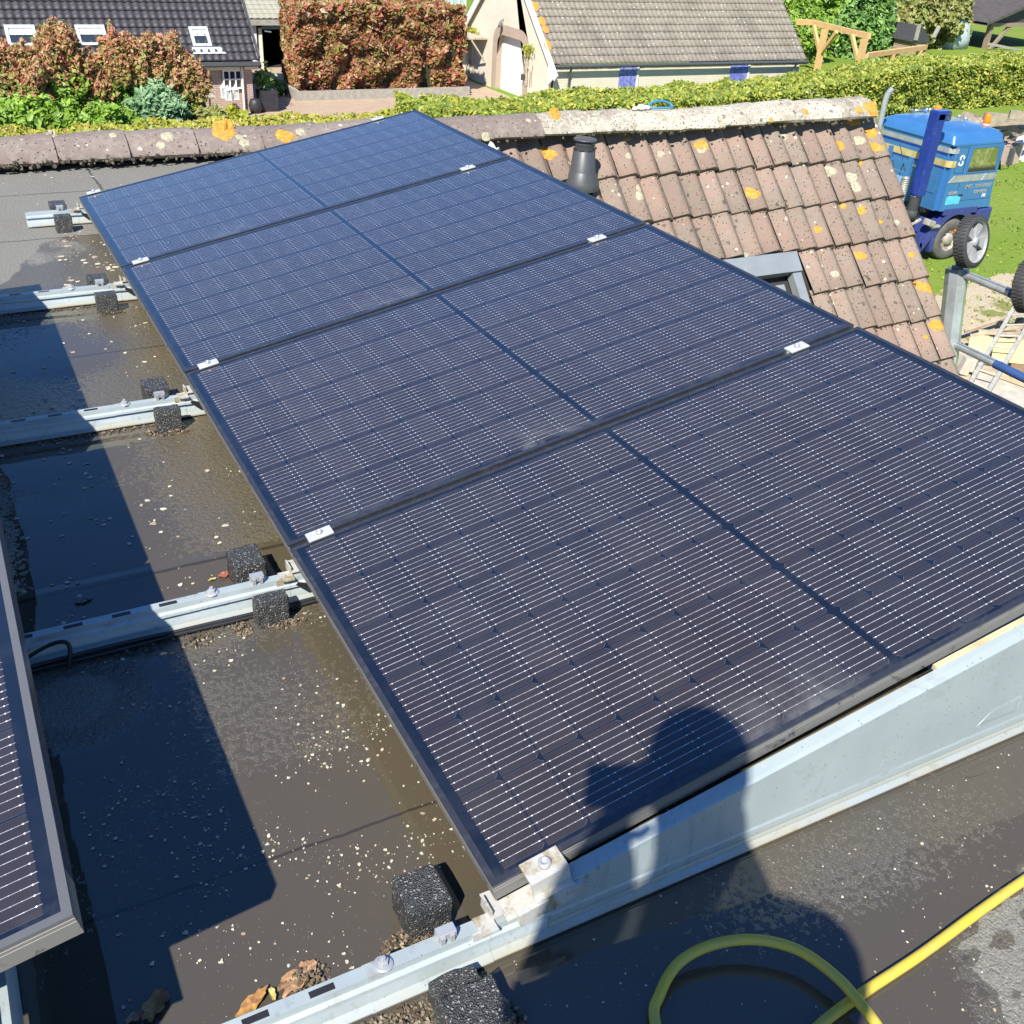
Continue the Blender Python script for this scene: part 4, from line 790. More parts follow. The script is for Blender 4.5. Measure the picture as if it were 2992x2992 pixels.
def blob(name, pts, z, mat, wob=0.25, n=80, **k):
    P_ = crom([(p[0], p[1], z) for p in pts] + [(pts[0][0], pts[0][1], z)], 8)[:-1]
    cx = sum(p.x for p in P_) / len(P_); cy = sum(p.y for p in P_) / len(P_)
    vs = [(p.x + wob * noise.noise(p * 1.3), p.y + wob * noise.noise(p * 1.3 + Vector((5, 5, 5))), z) for p in P_]
    mb = MB(); mb.add(vs + [(cx, cy, z)], [(i, (i + 1) % len(vs), len(vs)) for i in range(len(vs))]); return obj(name, mb, mat, fix=False, **k)
blob('soil', [G(2740, 860)[:2], G(2990, 800)[:2], (26, 12), (22, 6), (12, 6), (11, 12)], ZG + 0.004, MT['soil'], kind='structure')
MT['sand'] = plain('sandy_bank', (0.62, 0.50, 0.33), 0.95, var=0.2, scale=0.5)
g_ = G(2740, 24); blob('sand_strip', [(g_.x - 6, g_.y), (g_.x, g_.y + 1.6), (g_.x + 8, g_.y), (g_.x + 1, g_.y - 1.8)], ZG + 0.004, MT['sand'], kind='structure')
MT['meadowlight'] = plain('bright_meadow', (0.15, 0.26, 0.05), 0.95, var=0.2, scale=0.4)
mb = MB(); z = ZG + 0.005; g1, g2 = G(2370, 8), G(2500, 22); mb.add([(g1.x - 5, g2.y, z), (g2.x + 6, g2.y, z), (g2.x + 40, g1.y + 60, z), (g1.x - 20, g1.y + 60, z)], [(0, 1, 2, 3)]); obj('meadow', mb, MT['meadowlight'], fix=False, kind='structure')

# ================================================================== FOLIAGE
LF = {}
LF['hedge'] = leafmat('hedge_leaves', [(0.07, 0.12, 0.015), (0.18, 0.26, 0.035), (0.30, 0.38, 0.055), (0.46, 0.48, 0.09), (0.60, 0.52, 0.08)], 0.35)
LF['ivy'] = leafmat('ivy_leaves', [(0.16, 0.20, 0.03), (0.38, 0.40, 0.05), (0.42, 0.42, 0.05), (0.36, 0.22, 0.08)], 0.25)
LF['red'] = leafmat('photinia_leaves', [(0.14, 0.035, 0.03), (0.44, 0.10, 0.07), (0.48, 0.17, 0.10), (0.30, 0.32, 0.07), (0.22, 0.10, 0.05), (0.70, 0.46, 0.30)], 0.3)
LF['redpale'] = leafmat('young_photinia', [(0.36, 0.08, 0.06), (0.60, 0.22, 0.15), (0.72, 0.38, 0.26), (0.22, 0.32, 0.05), (0.66, 0.30, 0.20), (0.42, 0.44, 0.10)], 0.35)
LF['green'] = leafmat('laurel_leaves', [(0.09, 0.20, 0.02), (0.22, 0.40, 0.04), (0.36, 0.52, 0.08), (0.14, 0.27, 0.04)], 0.3)
LF['bluegreen'] = leafmat('rhododendron_leaves', [(0.10, 0.22, 0.08), (0.22, 0.38, 0.18), (0.34, 0.48, 0.26)], 0.2)
LF['conifer'] = leafmat('conifer_sprays', [(0.07, 0.17, 0.04), (0.17, 0.32, 0.07), (0.28, 0.46, 0.12)], 0.2)
LF['olive'] = leafmat('olive_bush', [(0.10, 0.15, 0.03), (0.22, 0.26, 0.06), (0.36, 0.37, 0.11), (0.26, 0.20, 0.09)], 0.2)
LF['yellow'] = leafmat('spiraea_leaves', [(0.22, 0.27, 0.03), (0.40, 0.45, 0.04), (0.5, 0.5, 0.06)], 0.3)
MT['core'] = plain('foliage_shade', (0.035, 0.04, 0.015), 0.95, var=0.5, scale=6)  # near-black fill that paints the shade inside foliage
MT['bark'] = plain('bark', (0.14, 0.10, 0.07), 0.95, var=0.3, scale=12)
def hedge_box(name, label, cat, path, zt, th, n, size, mat, zb=ZG, group=None, wob=0.12):
    """path: back-top edge points (x, y); hedge extends th towards -Y"""
    P_ = np.array([[p[0], p[1]] for p in path], float); seg = np.linalg.norm(np.diff(P_, axis=0), axis=1); cum = np.r_[0, np.cumsum(seg)]
    t_ = thing(name, label, cat, (P_[:, 0].mean(), P_[:, 1].mean() - th / 2, zb), group)
    def along(s):
        i = np.clip(np.searchsorted(cum, s, side='right') - 1, 0, len(seg) - 1); f = (s - cum[i]) / seg[i]; return P_[i] + (P_[i + 1] - P_[i]) * f[:, None]
    zt_f = (lambda s: np.interp(s, cum, zt)) if isinstance(zt, (list, tuple)) else (lambda s: np.full_like(s, zt))
    s = rng.random(n) * cum[-1]; base = along(s); H = zt_f(s) - zb
    face = rng.random(n); per = th * 1.1 + H.mean(); topm = face < th * 1.1 / per
    x = base[:, 0]; y = np.where(topm, base[:, 1] - rng.random(n) * th, base[:, 1] - th + rng.random(n) ** 2 * 0.35)
    z_ = np.where(topm, zb + H - rng.random(n) ** 2 * 0.25, zb + rng.random(n) * H)
    endm = rng.random(n) < th / (cum[-1] + th) * 1.2; x = np.where(endm, P_[0, 0] + rng.random(n) ** 2 * 0.3, x); y = np.where(endm, P_[0, 1] - rng.random(n) * th, y)
    Pn = np.stack([x, y, z_], 1); k = np.array([noise.noise(Vector(p * 1.7)) for p in Pn]); k2 = np.array([noise.noise(Vector(p * 0.6)) for p in Pn])
    Pn[:, 2] += np.where(topm, (k * wob * 1.5 + k2 * wob * 1.2), 0); Pn[:, 1] -= np.where(topm, 0, k * wob * 2)
    U, V = rand_axes(n, size, flat=(-0.25, -0.5, 0.7), aspect=0.62); quads('foliage', Pn, U, V, mat, t_)
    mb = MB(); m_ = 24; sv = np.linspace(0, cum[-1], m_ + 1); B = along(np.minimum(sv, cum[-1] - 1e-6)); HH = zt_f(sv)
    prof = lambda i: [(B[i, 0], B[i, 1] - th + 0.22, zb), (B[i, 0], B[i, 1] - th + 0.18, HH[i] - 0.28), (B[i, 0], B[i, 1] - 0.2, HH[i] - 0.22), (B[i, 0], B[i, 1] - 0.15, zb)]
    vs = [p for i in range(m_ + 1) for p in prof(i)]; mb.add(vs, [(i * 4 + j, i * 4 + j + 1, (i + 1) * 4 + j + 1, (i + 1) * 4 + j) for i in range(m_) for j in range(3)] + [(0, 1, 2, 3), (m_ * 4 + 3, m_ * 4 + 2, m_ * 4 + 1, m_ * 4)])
    obj('dark_core', mb, MT['core'], t_, fix=False); return t_  # solid dark core added to stop see-through, painted as inner shade
def bush(name, label, cat, c, r, n, size, mat, group=None, trunk=0.0, lump=0.22, core=0.72, aspect=0.6, cone=False, mat2=None, split=0.0):
    c = Vector(c); t_ = thing(name, label, cat, (c.x, c.y, ZG), group)
    d = rng.normal(size=(n, 3)); d /= np.linalg.norm(d, axis=1, keepdims=True)
    k = np.array([noise.fractal(Vector(p * 1.6) + Vector((c.x, c.y, 0)), 0.8, 2.1, 3) for p in d]); kk = np.array([noise.noise(Vector(p * 4.5) + Vector((c.y, 0, c.x))) for p in d])
    rad = (1 + lump * k * 1.6 + 0.13 * kk) * (1 - rng.random(n) ** 2.5 * 0.33)
    Pn = d * rad[:, None] * np.array(r)
    if cone:
        h = (Pn[:, 2] / r[2] + 1) / 2; f = (1.15 - 0.95 * np.clip(h, 0, 1)); Pn[:, 0] *= f; Pn[:, 1] *= f
    Pn += np.array(c); Pn[:, 2] = np.maximum(Pn[:, 2], ZG + 0.03)
    U, V = rand_axes(n, size, flat=(-0.2, -0.4, 0.6), aspect=aspect)
    if mat2 is None: quads('crown', Pn, U, V, mat, t_)
    else:
        hh = (Pn[:, 2] - c.z) / r[2] + rng.normal(size=n) * 0.22; m1 = hh > split
        quads('crown', Pn[m1], U[m1], V[m1], mat, t_); quads('lower_leaves', Pn[~m1], U[~m1], V[~m1], mat2, t_)
    if core:  # added dark core, colour stands for shade between the leaves
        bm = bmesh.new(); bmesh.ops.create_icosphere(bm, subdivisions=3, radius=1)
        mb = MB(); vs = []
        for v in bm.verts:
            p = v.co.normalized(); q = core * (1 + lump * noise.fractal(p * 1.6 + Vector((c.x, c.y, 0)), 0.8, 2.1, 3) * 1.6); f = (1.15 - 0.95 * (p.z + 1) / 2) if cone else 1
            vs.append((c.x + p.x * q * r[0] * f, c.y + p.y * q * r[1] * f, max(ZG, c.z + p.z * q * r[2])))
        mb.add(vs, [[v.index for v in f.verts] for f in bm.faces], True); bm.free(); obj('dark_core', mb, MT['core'], t_, fix=False)
    mb = MB(); mb.tube([(c.x, c.y, ZG), (c.x + 0.05, c.y, ZG + (c.z - ZG) * 0.5), (c.x, c.y + 0.03, c.z)], [0.09, 0.07, 0.04], 8); obj('trunk', mb, MT['bark'], t_)
    return t_
hedge_box('clipped_hedge', 'long clipped yellow-green hedge running behind the ridge and the truck', 'hedge', [(12.7, 31.3), (14.2, 32.6), (16, 32.6), (19.7, 33.3), (25.7, 33.9), (29.4, 34.4), (33.6, 35.7), (40, 37.0), (49, 37.4), (60, 37.8)], [-5.0, -4.80, -4.95, -4.9, -4.95, -4.92, -4.85, -4.6, -4.5, -4.5], 2.6, 88000, 0.088, LF['hedge'])
hedge_box('ivy_bank', 'low yellow-green ivy bank along the left behind the ridge tiles', 'hedge', [(-1.5, 31.9), (3, 31.9), (6.4, 31.6), (9.5, 31.8), (12.9, 31.5)], [-5.05, -5.12, -5.02, -5.1, -5.0], 1.4, 17000, 0.07, LF['ivy'], wob=0.10)
hedge_box('photinia_hedge', 'large square clipped hedge of coppery red leaves beside the pale house', 'hedge', [(12.9, 43.9), (15, 43.9), (17.5, 43.9), (20.2, 43.9)], [-3.10, -3.0, -3.16, -3.08], 2.0, 30000, 0.12, LF['red'], zb=ZG + 0.28, wob=0.26)
MT['concrete'] = plain('old_concrete', (0.33, 0.31, 0.26), 0.9, var=0.25, scale=6)
mb = MB(); mb.b2((12.75, 41.5, ZG), (20.3, 41.62, ZG + 0.36)); mb.b2((12.63, 41.5, ZG), (12.749, 44.2, ZG + 0.40))
tag(obj('planter_edging', mb, MT['concrete']), 'low concrete edging under the square red hedge', 'edging')
ph = [(1.5, 35.2, -4.55, 0.75, 1.1), (2.5, 35.0, -4.75, 0.62, 1.05), (3.45, 35.1, -4.25, 0.62, 1.2), (4.3, 35.0, -4.85, 0.55, 1.05), (4.98, 35.1, -4.40, 0.42, 1.1), (5.75, 35.0, -4.45, 0.58, 1.12), (6.5, 35.1, -4.7, 0.58, 1.1), (7.1, 35.1, -5.0, 0.40, 0.95)]
pl_ = ['red topped photinia at the far left edge of the photo', 'low red topped photinia just below the first roof window', 'broad tall red photinia between the first two roof windows', 'low red photinia below the middle roof window',
       'narrow pink topped photinia right of the middle roof window', 'tall pink topped photinia halfway along the row', 'pink topped photinia below the small third roof window', 'last and smallest photinia of the row, before the brick wall']
for (x, y, z, rx, rz), lb in zip(ph, pl_): bush('photinia', lb, 'shrub', (x, y, z), (rx * 1.22, 0.85, rz), 8500, 0.062, LF['redpale'], 'red topped photinias by the black roof', lump=0.38, mat2=LF['green'], split=-0.05)
lr = [(0.9, 33.7, -5.5, 0.8, 0.75, 'green'), (1.9, 33.6, -5.5, 1.0, 0.8, 'green'), (2.9, 33.7, -5.6, 0.9, 0.75, 'green'), (4.3, 33.6, -5.6, 0.8, 0.65, 'green'), (5.75, 33.8, -5.35, 0.85, 0.8, 'bluegreen'), (7.4, 33.9, -5.8, 0.6, 0.5, 'olive'), (8.35, 34.6, -5.95, 0.36, 0.52, 'yellow')]
ll = ['bright green laurel at the left edge of the photo', 'second bright green laurel from the left', 'third bright green laurel from the left', 'green laurel next to the blue-green rhododendron', 'blue-green rhododendron below the pink photinia', 'olive green low shrub in front of the garden table', 'yellow-green spiky shrub at the brick corner']
for (x, y, z, rx, rz, mk), lb in zip(lr, ll): bush('laurel' if mk == 'green' else 'garden_shrub', lb, 'shrub', (x, y, z), (rx, 0.75, rz), 4200, 0.11 if mk != 'bluegreen' else 0.13, LF[mk], 'green shrubs along the ivy bank', lump=0.3, aspect=0.4 if mk == 'bluegreen' else 0.6)
# far shrubs and trees, top right and behind
far = [('conifer', 'tall green conifer behind the timber pergola', (51.0, 49.8, -4.3), (2.3, 2.0, 3.3), 9000, 0.17, 'conifer', True), ('conifer', 'yellow-green conifer standing left of the tallest one', (46.2, 50.5, -4.2), (1.3, 1.3, 3.4), 6000, 0.15, 'green', True),
       ('shrub', 'olive bushy shrub right behind the grey roofed house end', (41.5, 52.5, -4.4), (3.2, 2.0, 1.9), 7000, 0.16, 'olive', False), ('shrub', 'round green shrub below the conifers, beside the first pergola post', (45.0, 48.5, -5.4), (1.6, 1.2, 1.5), 4500, 0.15, 'green', False),
       ('shrub', 'long olive shrub mass right of the dark playhouse', (60.5, 53.5, -5.0), (3.6, 2.0, 1.7), 8000, 0.18, 'olive', False), ('shrub', 'green shrub between the conifer and the dark playhouse', (55.6, 55.0, -5.2), (2.4, 1.6, 1.5), 4500, 0.18, 'green', False),
       ('shrub', 'dark olive shrub filling the gap right of the tallest conifer', (56.5, 57.5, -4.9), (3.2, 1.8, 2.0), 7000, 0.17, 'green', False), ('shrub', 'wide olive bank of shrubs left of the open barn', (63.0, 60.0, -4.9), (5.0, 2.0, 2.2), 9000, 0.19, 'olive', False), ('shrub', 'low green shrub directly behind the pergola beam', (41.0, 48.0, -5.6), (2.6, 1.5, 1.5), 5500, 0.15, 'olive', False), ('shrub', 'far olive shrub behind the grey roof, above the pergola', (46.5, 58.0, -4.2), (4.0, 2.0, 2.6), 7000, 0.19, 'olive', False),
       ('shrub', 'yellowish far shrub left of the garden building roof', (14.2, 58.5, -5.2), (2.2, 1.2, 1.6), 3500, 0.16, 'yellow', False), ('shrub', 'pale green far shrub above the garden building roof', (18.8, 60.0, -5.2), (2.3, 1.2, 1.5), 3500, 0.16, 'green', False),
       ('shrub', 'far hedge bush above the square red hedge', (24.5, 60.0, -5.2), (2.4, 1.2, 1.2), 3500, 0.16, 'olive', False)]
for nm, lb, c, r, n, sz, mk, cone in far: bush(nm, lb, nm if nm == 'shrub' else 'tree', c, r, n, sz, LF[mk], None, cone=cone, lump=0.28)
# far hedgerow beyond the meadow as one mass
P_ = []; 
for i in range(9000):
    x = rng.uniform(40, 135); y = 88 + rng.normal() * 1.0 + (x - 60) * 0.04; P_.append((x, y, ZG + abs(rng.normal()) * 0.7 * (1 + noise.noise(Vector((x * 0.2, 0, 0))))))
P_ = np.array(P_); U, V = rand_axes(len(P_), 0.28); quads('far_scrub', P_, U, V, LF['olive'], label='far band of rough scrub beyond the meadow', cat='scrub', kind='stuff')

# ================================================================== HOUSES
def roof_tiles(mb, O, X, S, N, width, length, roll_w, gauge, amp, lift, seg=6):
    O, X, S, N = map(Vector, (O, X, S, N)); nr = int(round(width / roll_w)); nc = int(round(length / gauge))
    for k in range(nc):
        jr = [random.uniform(-0.004, 0.004) for _ in range(nr + 1)]
        def fn(i, j):
            u = i / seg; h = amp * (0.5 - 0.5 * math.cos(2 * PI * (u % 1.0) ** 0.8)); s_ = (k * gauge - 0.02, k * gauge + gauge * 0.5, (k + 1) * gauge, (k + 1) * gauge)[j]
            return O + X * (u * roll_w) + S * (s_ + jr[int(u) % (nr + 1)]) + N * (h + (0.0, lift * 0.5, lift, 0.0)[j])
        mb.grid(nr * seg, 3, fn, True)
def m_rooftile(name, c1, c2, rough, spec=0.5, moss=None):
    t = NT(name); g = t.geo(); n = t.noise(4, 5, 0.65, g); b = t.noise(0.8, 4, 0.6, g); v = t.voro(5.5, 'F1', g)
    c = t.mix(t.ramp(n, 0.3, 0.7), c1, c2)
    if moss:
        c = t.mix(t.M('MULTIPLY', t.ramp(b, 0.45, 0.65), 0.5), c, moss); c = t.mix(t.M('LESS_THAN', v, 0.13), c, (0.62, 0.60, 0.5))
    return t.fin(c, rough, 0, spec)
MT['blacktile'] = m_rooftile('glazed_black_tile', (0.040, 0.038, 0.042), (0.060, 0.056, 0.060), 0.55, 0.35)
MT['greytile'] = m_rooftile('weathered_grey_tile', (0.27, 0.235, 0.185), (0.20, 0.175, 0.14), 0.85, 0.3, (0.13, 0.12, 0.09))
MT['redbrick'] = m_brick('pale_red_brick', (0.40, 0.24, 0.19), (0.34, 0.20, 0.16), (0.48, 0.42, 0.36))
MT['creambrick_x'] = m_brick('cream_brick_front', (0.74, 0.67, 0.52), (0.69, 0.62, 0.48), (0.60, 0.54, 0.43), axis='XZ')
MT['creambrick_y'] = m_brick('cream_brick_gable', (0.74, 0.67, 0.52), (0.69, 0.62, 0.48), (0.60, 0.54, 0.43), axis='YZ')
MT['gutter'] = plain('zinc_gutter', (0.10, 0.105, 0.11), 0.5, 0.3)
MT['cream'] = plain('cream_paint', (0.72, 0.68, 0.56), 0.6, var=0.08)
# --- black roofed house, left
hA = thing('brick_house', 'low brick house with shiny black tile roof and three roof windows', 'house', (3.0, 42, ZG))
a45 = math.radians(45); S_ = Vector((0, -math.cos(a45), -math.sin(a45))); N_A = Vector((0, -math.sin(a45), math.cos(a45))); E0 = Vector((-5.0, 39.40, -4.66)); TOP = E0 - S_ * 6.2
mb = MB(); roof_tiles(mb, TOP, (1, 0, 0), S_, N_A, 15.6, 6.2, 0.26, 0.345, 0.05, 0.045); obj('roof', mb, MT['blacktile'], hA, fix=False)
mb = MB(); mb.b2((-5, 39.72, ZG), (8.62, 47, -4.70)); mb.b2((8.621, 39.72, ZG), (10.42, 47, -4.70)); mb.prism([(39.72, -4.70), (47.6, -4.70), (43.8, -0.55)], 10.30, 10.42, 0); obj('wall', mb, MT['redbrick'], hA)
mb = MB(); mb.b2((-5, 39.25, -4.80), (10.66, 39.42, -4.68)); mb.b2((-5, 39.42, -4.86), (10.66, 39.73, -4.82)); mb.box((10.66, 41.55, -2.45), (0.06, 6.0, 0.16), Matrix.Rotation(a45, 3, 'X')); obj('gutter', mb, MT['gutter'], hA)
mb = MB(); mb.b2((-5, 39.55, -4.98), (9.95, 39.70, -4.861)); mb.b2((10.12, 39.55, -4.98), (10.64, 39.70, -4.861)); obj('fascia', mb, MT['cream'], hA)
mb = MB(); mb.tube([(10.03, 39.6, -4.8), (10.03, 39.64, ZG)], 0.045, 8); obj('downpipe', mb, MT['cream'], hA)
mb = MB(); x0, x1, z0, z1 = 9.34, 10.0, -5.62, -5.02; yw = 39.66
for xx in (x0, (x0 * 2 + x1) / 3, (x0 + 2 * x1) / 3, x1): mb.box((xx, yw, (z0 + z1) / 2), (0.045, 0.10, z1 - z0 + 0.05))
for zz in (z0, (z0 + z1) / 2, z1): mb.box(((x0 + x1) / 2, yw - 0.003, zz), (x1 - x0, 0.08, 0.045))
w_ = obj('window', mb, MT['whitepaint'], hA); mb = MB(); mb.b2((x0, 39.70, z0), (x1, 39.715, z1)); obj('pane', mb, MT['pane'], w_)
def plA(x, s, h): return Vector((x, 0, 0)) + Vector((0, E0.y, E0.z)) - S_ * s + N_A * h
for x0, x1, s0, s1 in ((2.33, 3.28, 0.62, 1.42), (4.55, 5.52, 0.62, 1.42), (8.38, 9.05, 0.55, 1.35)):
    mb = MB()
    def bx_(mb, xa, xb, sa, sb, ha, hb): mb.add([plA(x, s, h) for x in (xa, xb) for s in (sa, sb) for h in (ha, hb)], [(0, 1, 3, 2), (4, 6, 7, 5), (0, 4, 5, 1), (2, 3, 7, 6), (0, 2, 6, 4), (1, 5, 7, 3)])
    bx_(mb, x0, x0 + .11, s0, s1, 0, .13); bx_(mb, x1 - .11, x1, s0, s1, 0, .13); bx_(mb, x0 + .11, x1 - .11, s1 - .12, s1, 0, .13); bx_(mb, x0 + .11, x1 - .11, s0, s0 + .10, 0, .13)
    o = obj('roof_window', mb, MT['skylight'] if 'skylight' in MT else MT.setdefault('skylight', plain('pale_grey_window_frame', (0.50, 0.53, 0.54), 0.4, 0.1, var=0.06)), hA)
    mb = MB(); bx_(mb, x0 + .111, x1 - .111, s0 + .10, s1 - .12, 0.04, .07); obj('pane', mb, MT['pane'], o)
    mb = MB(); bx_(mb, x0 + .12, x1 - .12, s1 - .35, s1 - .13, 0.072, .085); obj('blind', mb, MT['whitepaint'], o)
mb = MB(); mb.add([plA(8.32, 0.54, 0.075), plA(9.35, 0.54, 0.075), plA(9.5, 0.26, 0.075), plA(8.32, 0.26, 0.075)], [(0, 1, 2, 3)]); obj('lead_apron', mb, MT['skylight'], hA, fix=False)
# --- cream house, middle
hB = thing('cream_house', 'cream brick house with weathered grey tile roof, white verge boards and arched garage door', 'house', (28.5, 42, ZG))
aB = math.radians(43); XB, XB2 = 22.04, 35.5; YE, ZE = 37.62, -4.74; YR = 42.05; LR = (YR - YE) / math.cos(aB); ZR = ZE + math.tan(aB) * (YR - YE)
SBn = Vector((0, -math.cos(aB), -math.sin(aB))); NB = Vector((0, -math.sin(aB), math.cos(aB)))
mb = MB(); roof_tiles(mb, (XB + 0.06, YR, ZR), (1, 0, 0), SBn, NB, XB2 - XB - 0.06, LR, 0.235, 0.375, 0.035, 0.035, 5); obj('roof', mb, MT['greytile'], hB, fix=False)
mb = MB(); mb.add([(XB, YR, ZR), (XB2, YR, ZR), (XB2, 2 * YR - YE, ZE), (XB, 2 * YR - YE, ZE)], [(0, 1, 2, 3)]); obj('rear_roof', mb, MT['greytile'], hB, fix=False)
yd0, yd1, zt_ = 40.36, 42.86, -4.22; rc = 0.45
# gable with an arched door opening
mb = MB(); out = [(37.80, ZG), (37.80, ZE + 0.14), (YR, ZR - 0.03), (2 * YR - 37.80, ZE + 0.14), (2 * YR - 37.80, ZG), (yd1 + 0.42, ZG)]
def arch(y0, y1, zt, rc, n=6): return [(y1, ZG)] + [(y1 - rc + rc * math.cos(a), zt - rc + rc * math.sin(a)) for a in np.linspace(0, PI / 2, n)] + [(y0 + rc - rc * math.sin(a), zt - rc + rc * math.cos(a)) for a in np.linspace(0, PI / 2, n)] + [(y0, ZG)]
ar_o = arch(yd0 - 0.42, yd1 + 0.42, zt_ + 0.40, rc + 0.35)
poly = [(37.80, ZG), (37.80, ZE + 0.14), (YR, ZR - 0.03), (2 * YR - 37.80, ZE + 0.14), (2 * YR - 37.80, ZG)] + ar_o
bm = bmesh.new(); vv = [bm.verts.new((XB + 0.2, y, z)) for y, z in poly]; bm.faces.new(vv); bmesh.ops.triangulate(bm, faces=bm.faces[:]); bm.verts.index_update(); mb.add([v.co.copy() for v in bm.verts], [[v.index for v in f.verts] for f in bm.faces]); bm.free()
mb.b2((XB + 0.5, 37.81, ZG), (XB + 0.52, 46.1, ZE)); obj('gable_wall', mb, MT['creambrick_y'], hB, fix=False)
MT['surround'] = m_brick('brown_brick_surround', (0.46, 0.34, 0.25), (0.40, 0.29, 0.21), (0.42, 0.36, 0.3), axis='YZ')
ar_i = arch(yd0, yd1, zt_, rc); mb = MB(); n_ = len(ar_i); mb.add([(XB + 0.19, y, z) for y, z in ar_o] + [(XB + 0.19, y, z) for y, z in ar_i] + [(XB + 0.49, y, z) for y, z in ar_i], [(i, i + 1, n_ + i + 1, n_ + i) for i in range(n_ - 1)] + [(n_ + i, n_ + i + 1, 2 * n_ + i + 1, 2 * n_ + i) for i in range(n_ - 1)])
obj('door_surround', mb, MT['surround'], hB, fix=False)
mb = MB(); mb.b2((XB + 0.44, yd0 + 0.01, ZG), (XB + 0.48, yd1 - 0.01, zt_ + 0.05))
for q in range(1, 6): mb.b2((XB + 0.436, yd0 + 0.01, ZG + q * 0.38), (XB + 0.4399, yd1 - 0.01, ZG + q * 0.38 + 0.355))
obj('garage_door', mb, MT['whitepaint'], hB)
mb = MB(); mb.b2((XB + 0.53, 37.80, ZG), (XB2 - 0.25, 37.95, ZE - 0.02)); mb.b2((XB + 0.2, 37.80, ZG), (XB + 0.529, 37.95, ZE - 0.02)); mb.b2((XB2 - 0.3, 37.96, ZG), (XB2 - 0.25, 46, ZE)); obj('front_wall', mb, MT['creambrick_x'], hB)
mb = MB()
for sgn in (1, -1):
    a = Vector((XB + 0.02, YR, ZR + 0.0)); b = Vector((XB + 0.02, YR - sgn * (YR - YE + 0.35), ZE - math.tan(aB) * 0.35)); mb.bar(a - Vector((0, 0, 0.10)), b - Vector((0, 0, 0.10)), 0.06, 0.30)
mb.prism([(37.30, -5.06), (37.93, -4.78), (37.93, -5.55)], XB - 0.0, XB + 0.06, 0)
obj('verge_board', mb, MT['whitepaint'], hB)
mb = MB(); mb.tube([(XB + 0.1, YE - 0.06, ZE - 0.03), (XB2, YE - 0.06, ZE - 0.03)], 0.075, 8)
obj('gutter', mb, MT['gutter'], hB)
for xx in (XB + 0.9, XB2 - 0.65):
    mb = MB(); mb.tube([(xx, YE - 0.02, ZE - 0.08), (xx, 37.72, ZE - 0.45), (xx, 37.73, ZG)], 0.045, 8); obj('downpipe', mb, MT['gutter'], hB)
MT['curtain'] = (lambda t: t.fin(t.mix(t.ramp(t.noise(3, 5, 0.7, t.geo(), dist=1.5), 0.4, 0.65), (0.10, 0.12, 0.42), (0.30, 0.33, 0.60)), 0.5))(NT('blue_net_curtain'))
for px0, px1 in ((1812, 1868), (2136, 2192)):
    a = at(px0, 190, Y=37.80); b = at(px1, 190, Y=37.80)
    mb = MB(); mb.b2((b.x - 0.10, 37.75, -6.1), (b.x, 37.799, ZE - 0.10)); mb.b2((a.x, 37.75, -6.16), (b.x, 37.799, -6.101)); w_ = obj('window', mb, MT['cream'], hB)
    mb = MB(); mb.b2((a.x, 37.775, -6.1), (b.x - 0.101, 37.795, ZE - 0.12)); obj('pane', mb, MT['curtain'], w_)
mb = MB(); a = at(1872, 192, Y=37.8); mb.lathe([(0, -.09), (.05, -.05), (.065, .03), (0, .06)], a, 10); obj('wall_lamp', mb, MT['black'], hB)
mb = MB(); a = at(1462, 70, X=XB + 0.05); mb.lathe([(0.02, 0.10), (0.05, 0.08), (0.10, -0.10), (0.10, -0.13), (0.0, -0.13)], a, 12); mb.bar(a + Vector((0, 0, 0.1)), a + Vector((0.15, 0, 0.18)), 0.03, 0.03); obj('gable_lamp', mb, MT['gutter'], hB)
mb = MB(); a = at(1527, 225, X=XB + 0.08); mb.box(a, (0.12, 0.12, 0.24)); mb.bar(a, a + Vector((0.12, 0, 0.05)), 0.03, 0.03); obj('lantern', mb, MT['gutter'], hB)
for (x, y, r, asp) in ((1563, 18, .22, 1.2), (1585, 62, .2, 1.3), (1594, 86, .2, 1.0), (1600, 130, .2, 1.6)):   # orange lichen on the verge tiles
    c = at(x, y, plane=(Vector((XB, YR, ZR)) + NB * 0.06, NB)); mb = MB(); K = 14; mb.add([c + Vector((1, 0, 0)) * math.cos(a) * r * 0.8 * (1 + 0.4 * noise.noise(Vector((math.cos(a) * 2, math.sin(a) * 2, x)))) + SBn * math.sin(a) * r * asp * 0.9 for a in np.linspace(0, 2 * PI, K, endpoint=False)] + [c + NB * 0.02], [(i, (i + 1) % K, K) for i in range(K)]); obj('lichen_patch', mb, MT['lichen_o'], hB, fix=False)
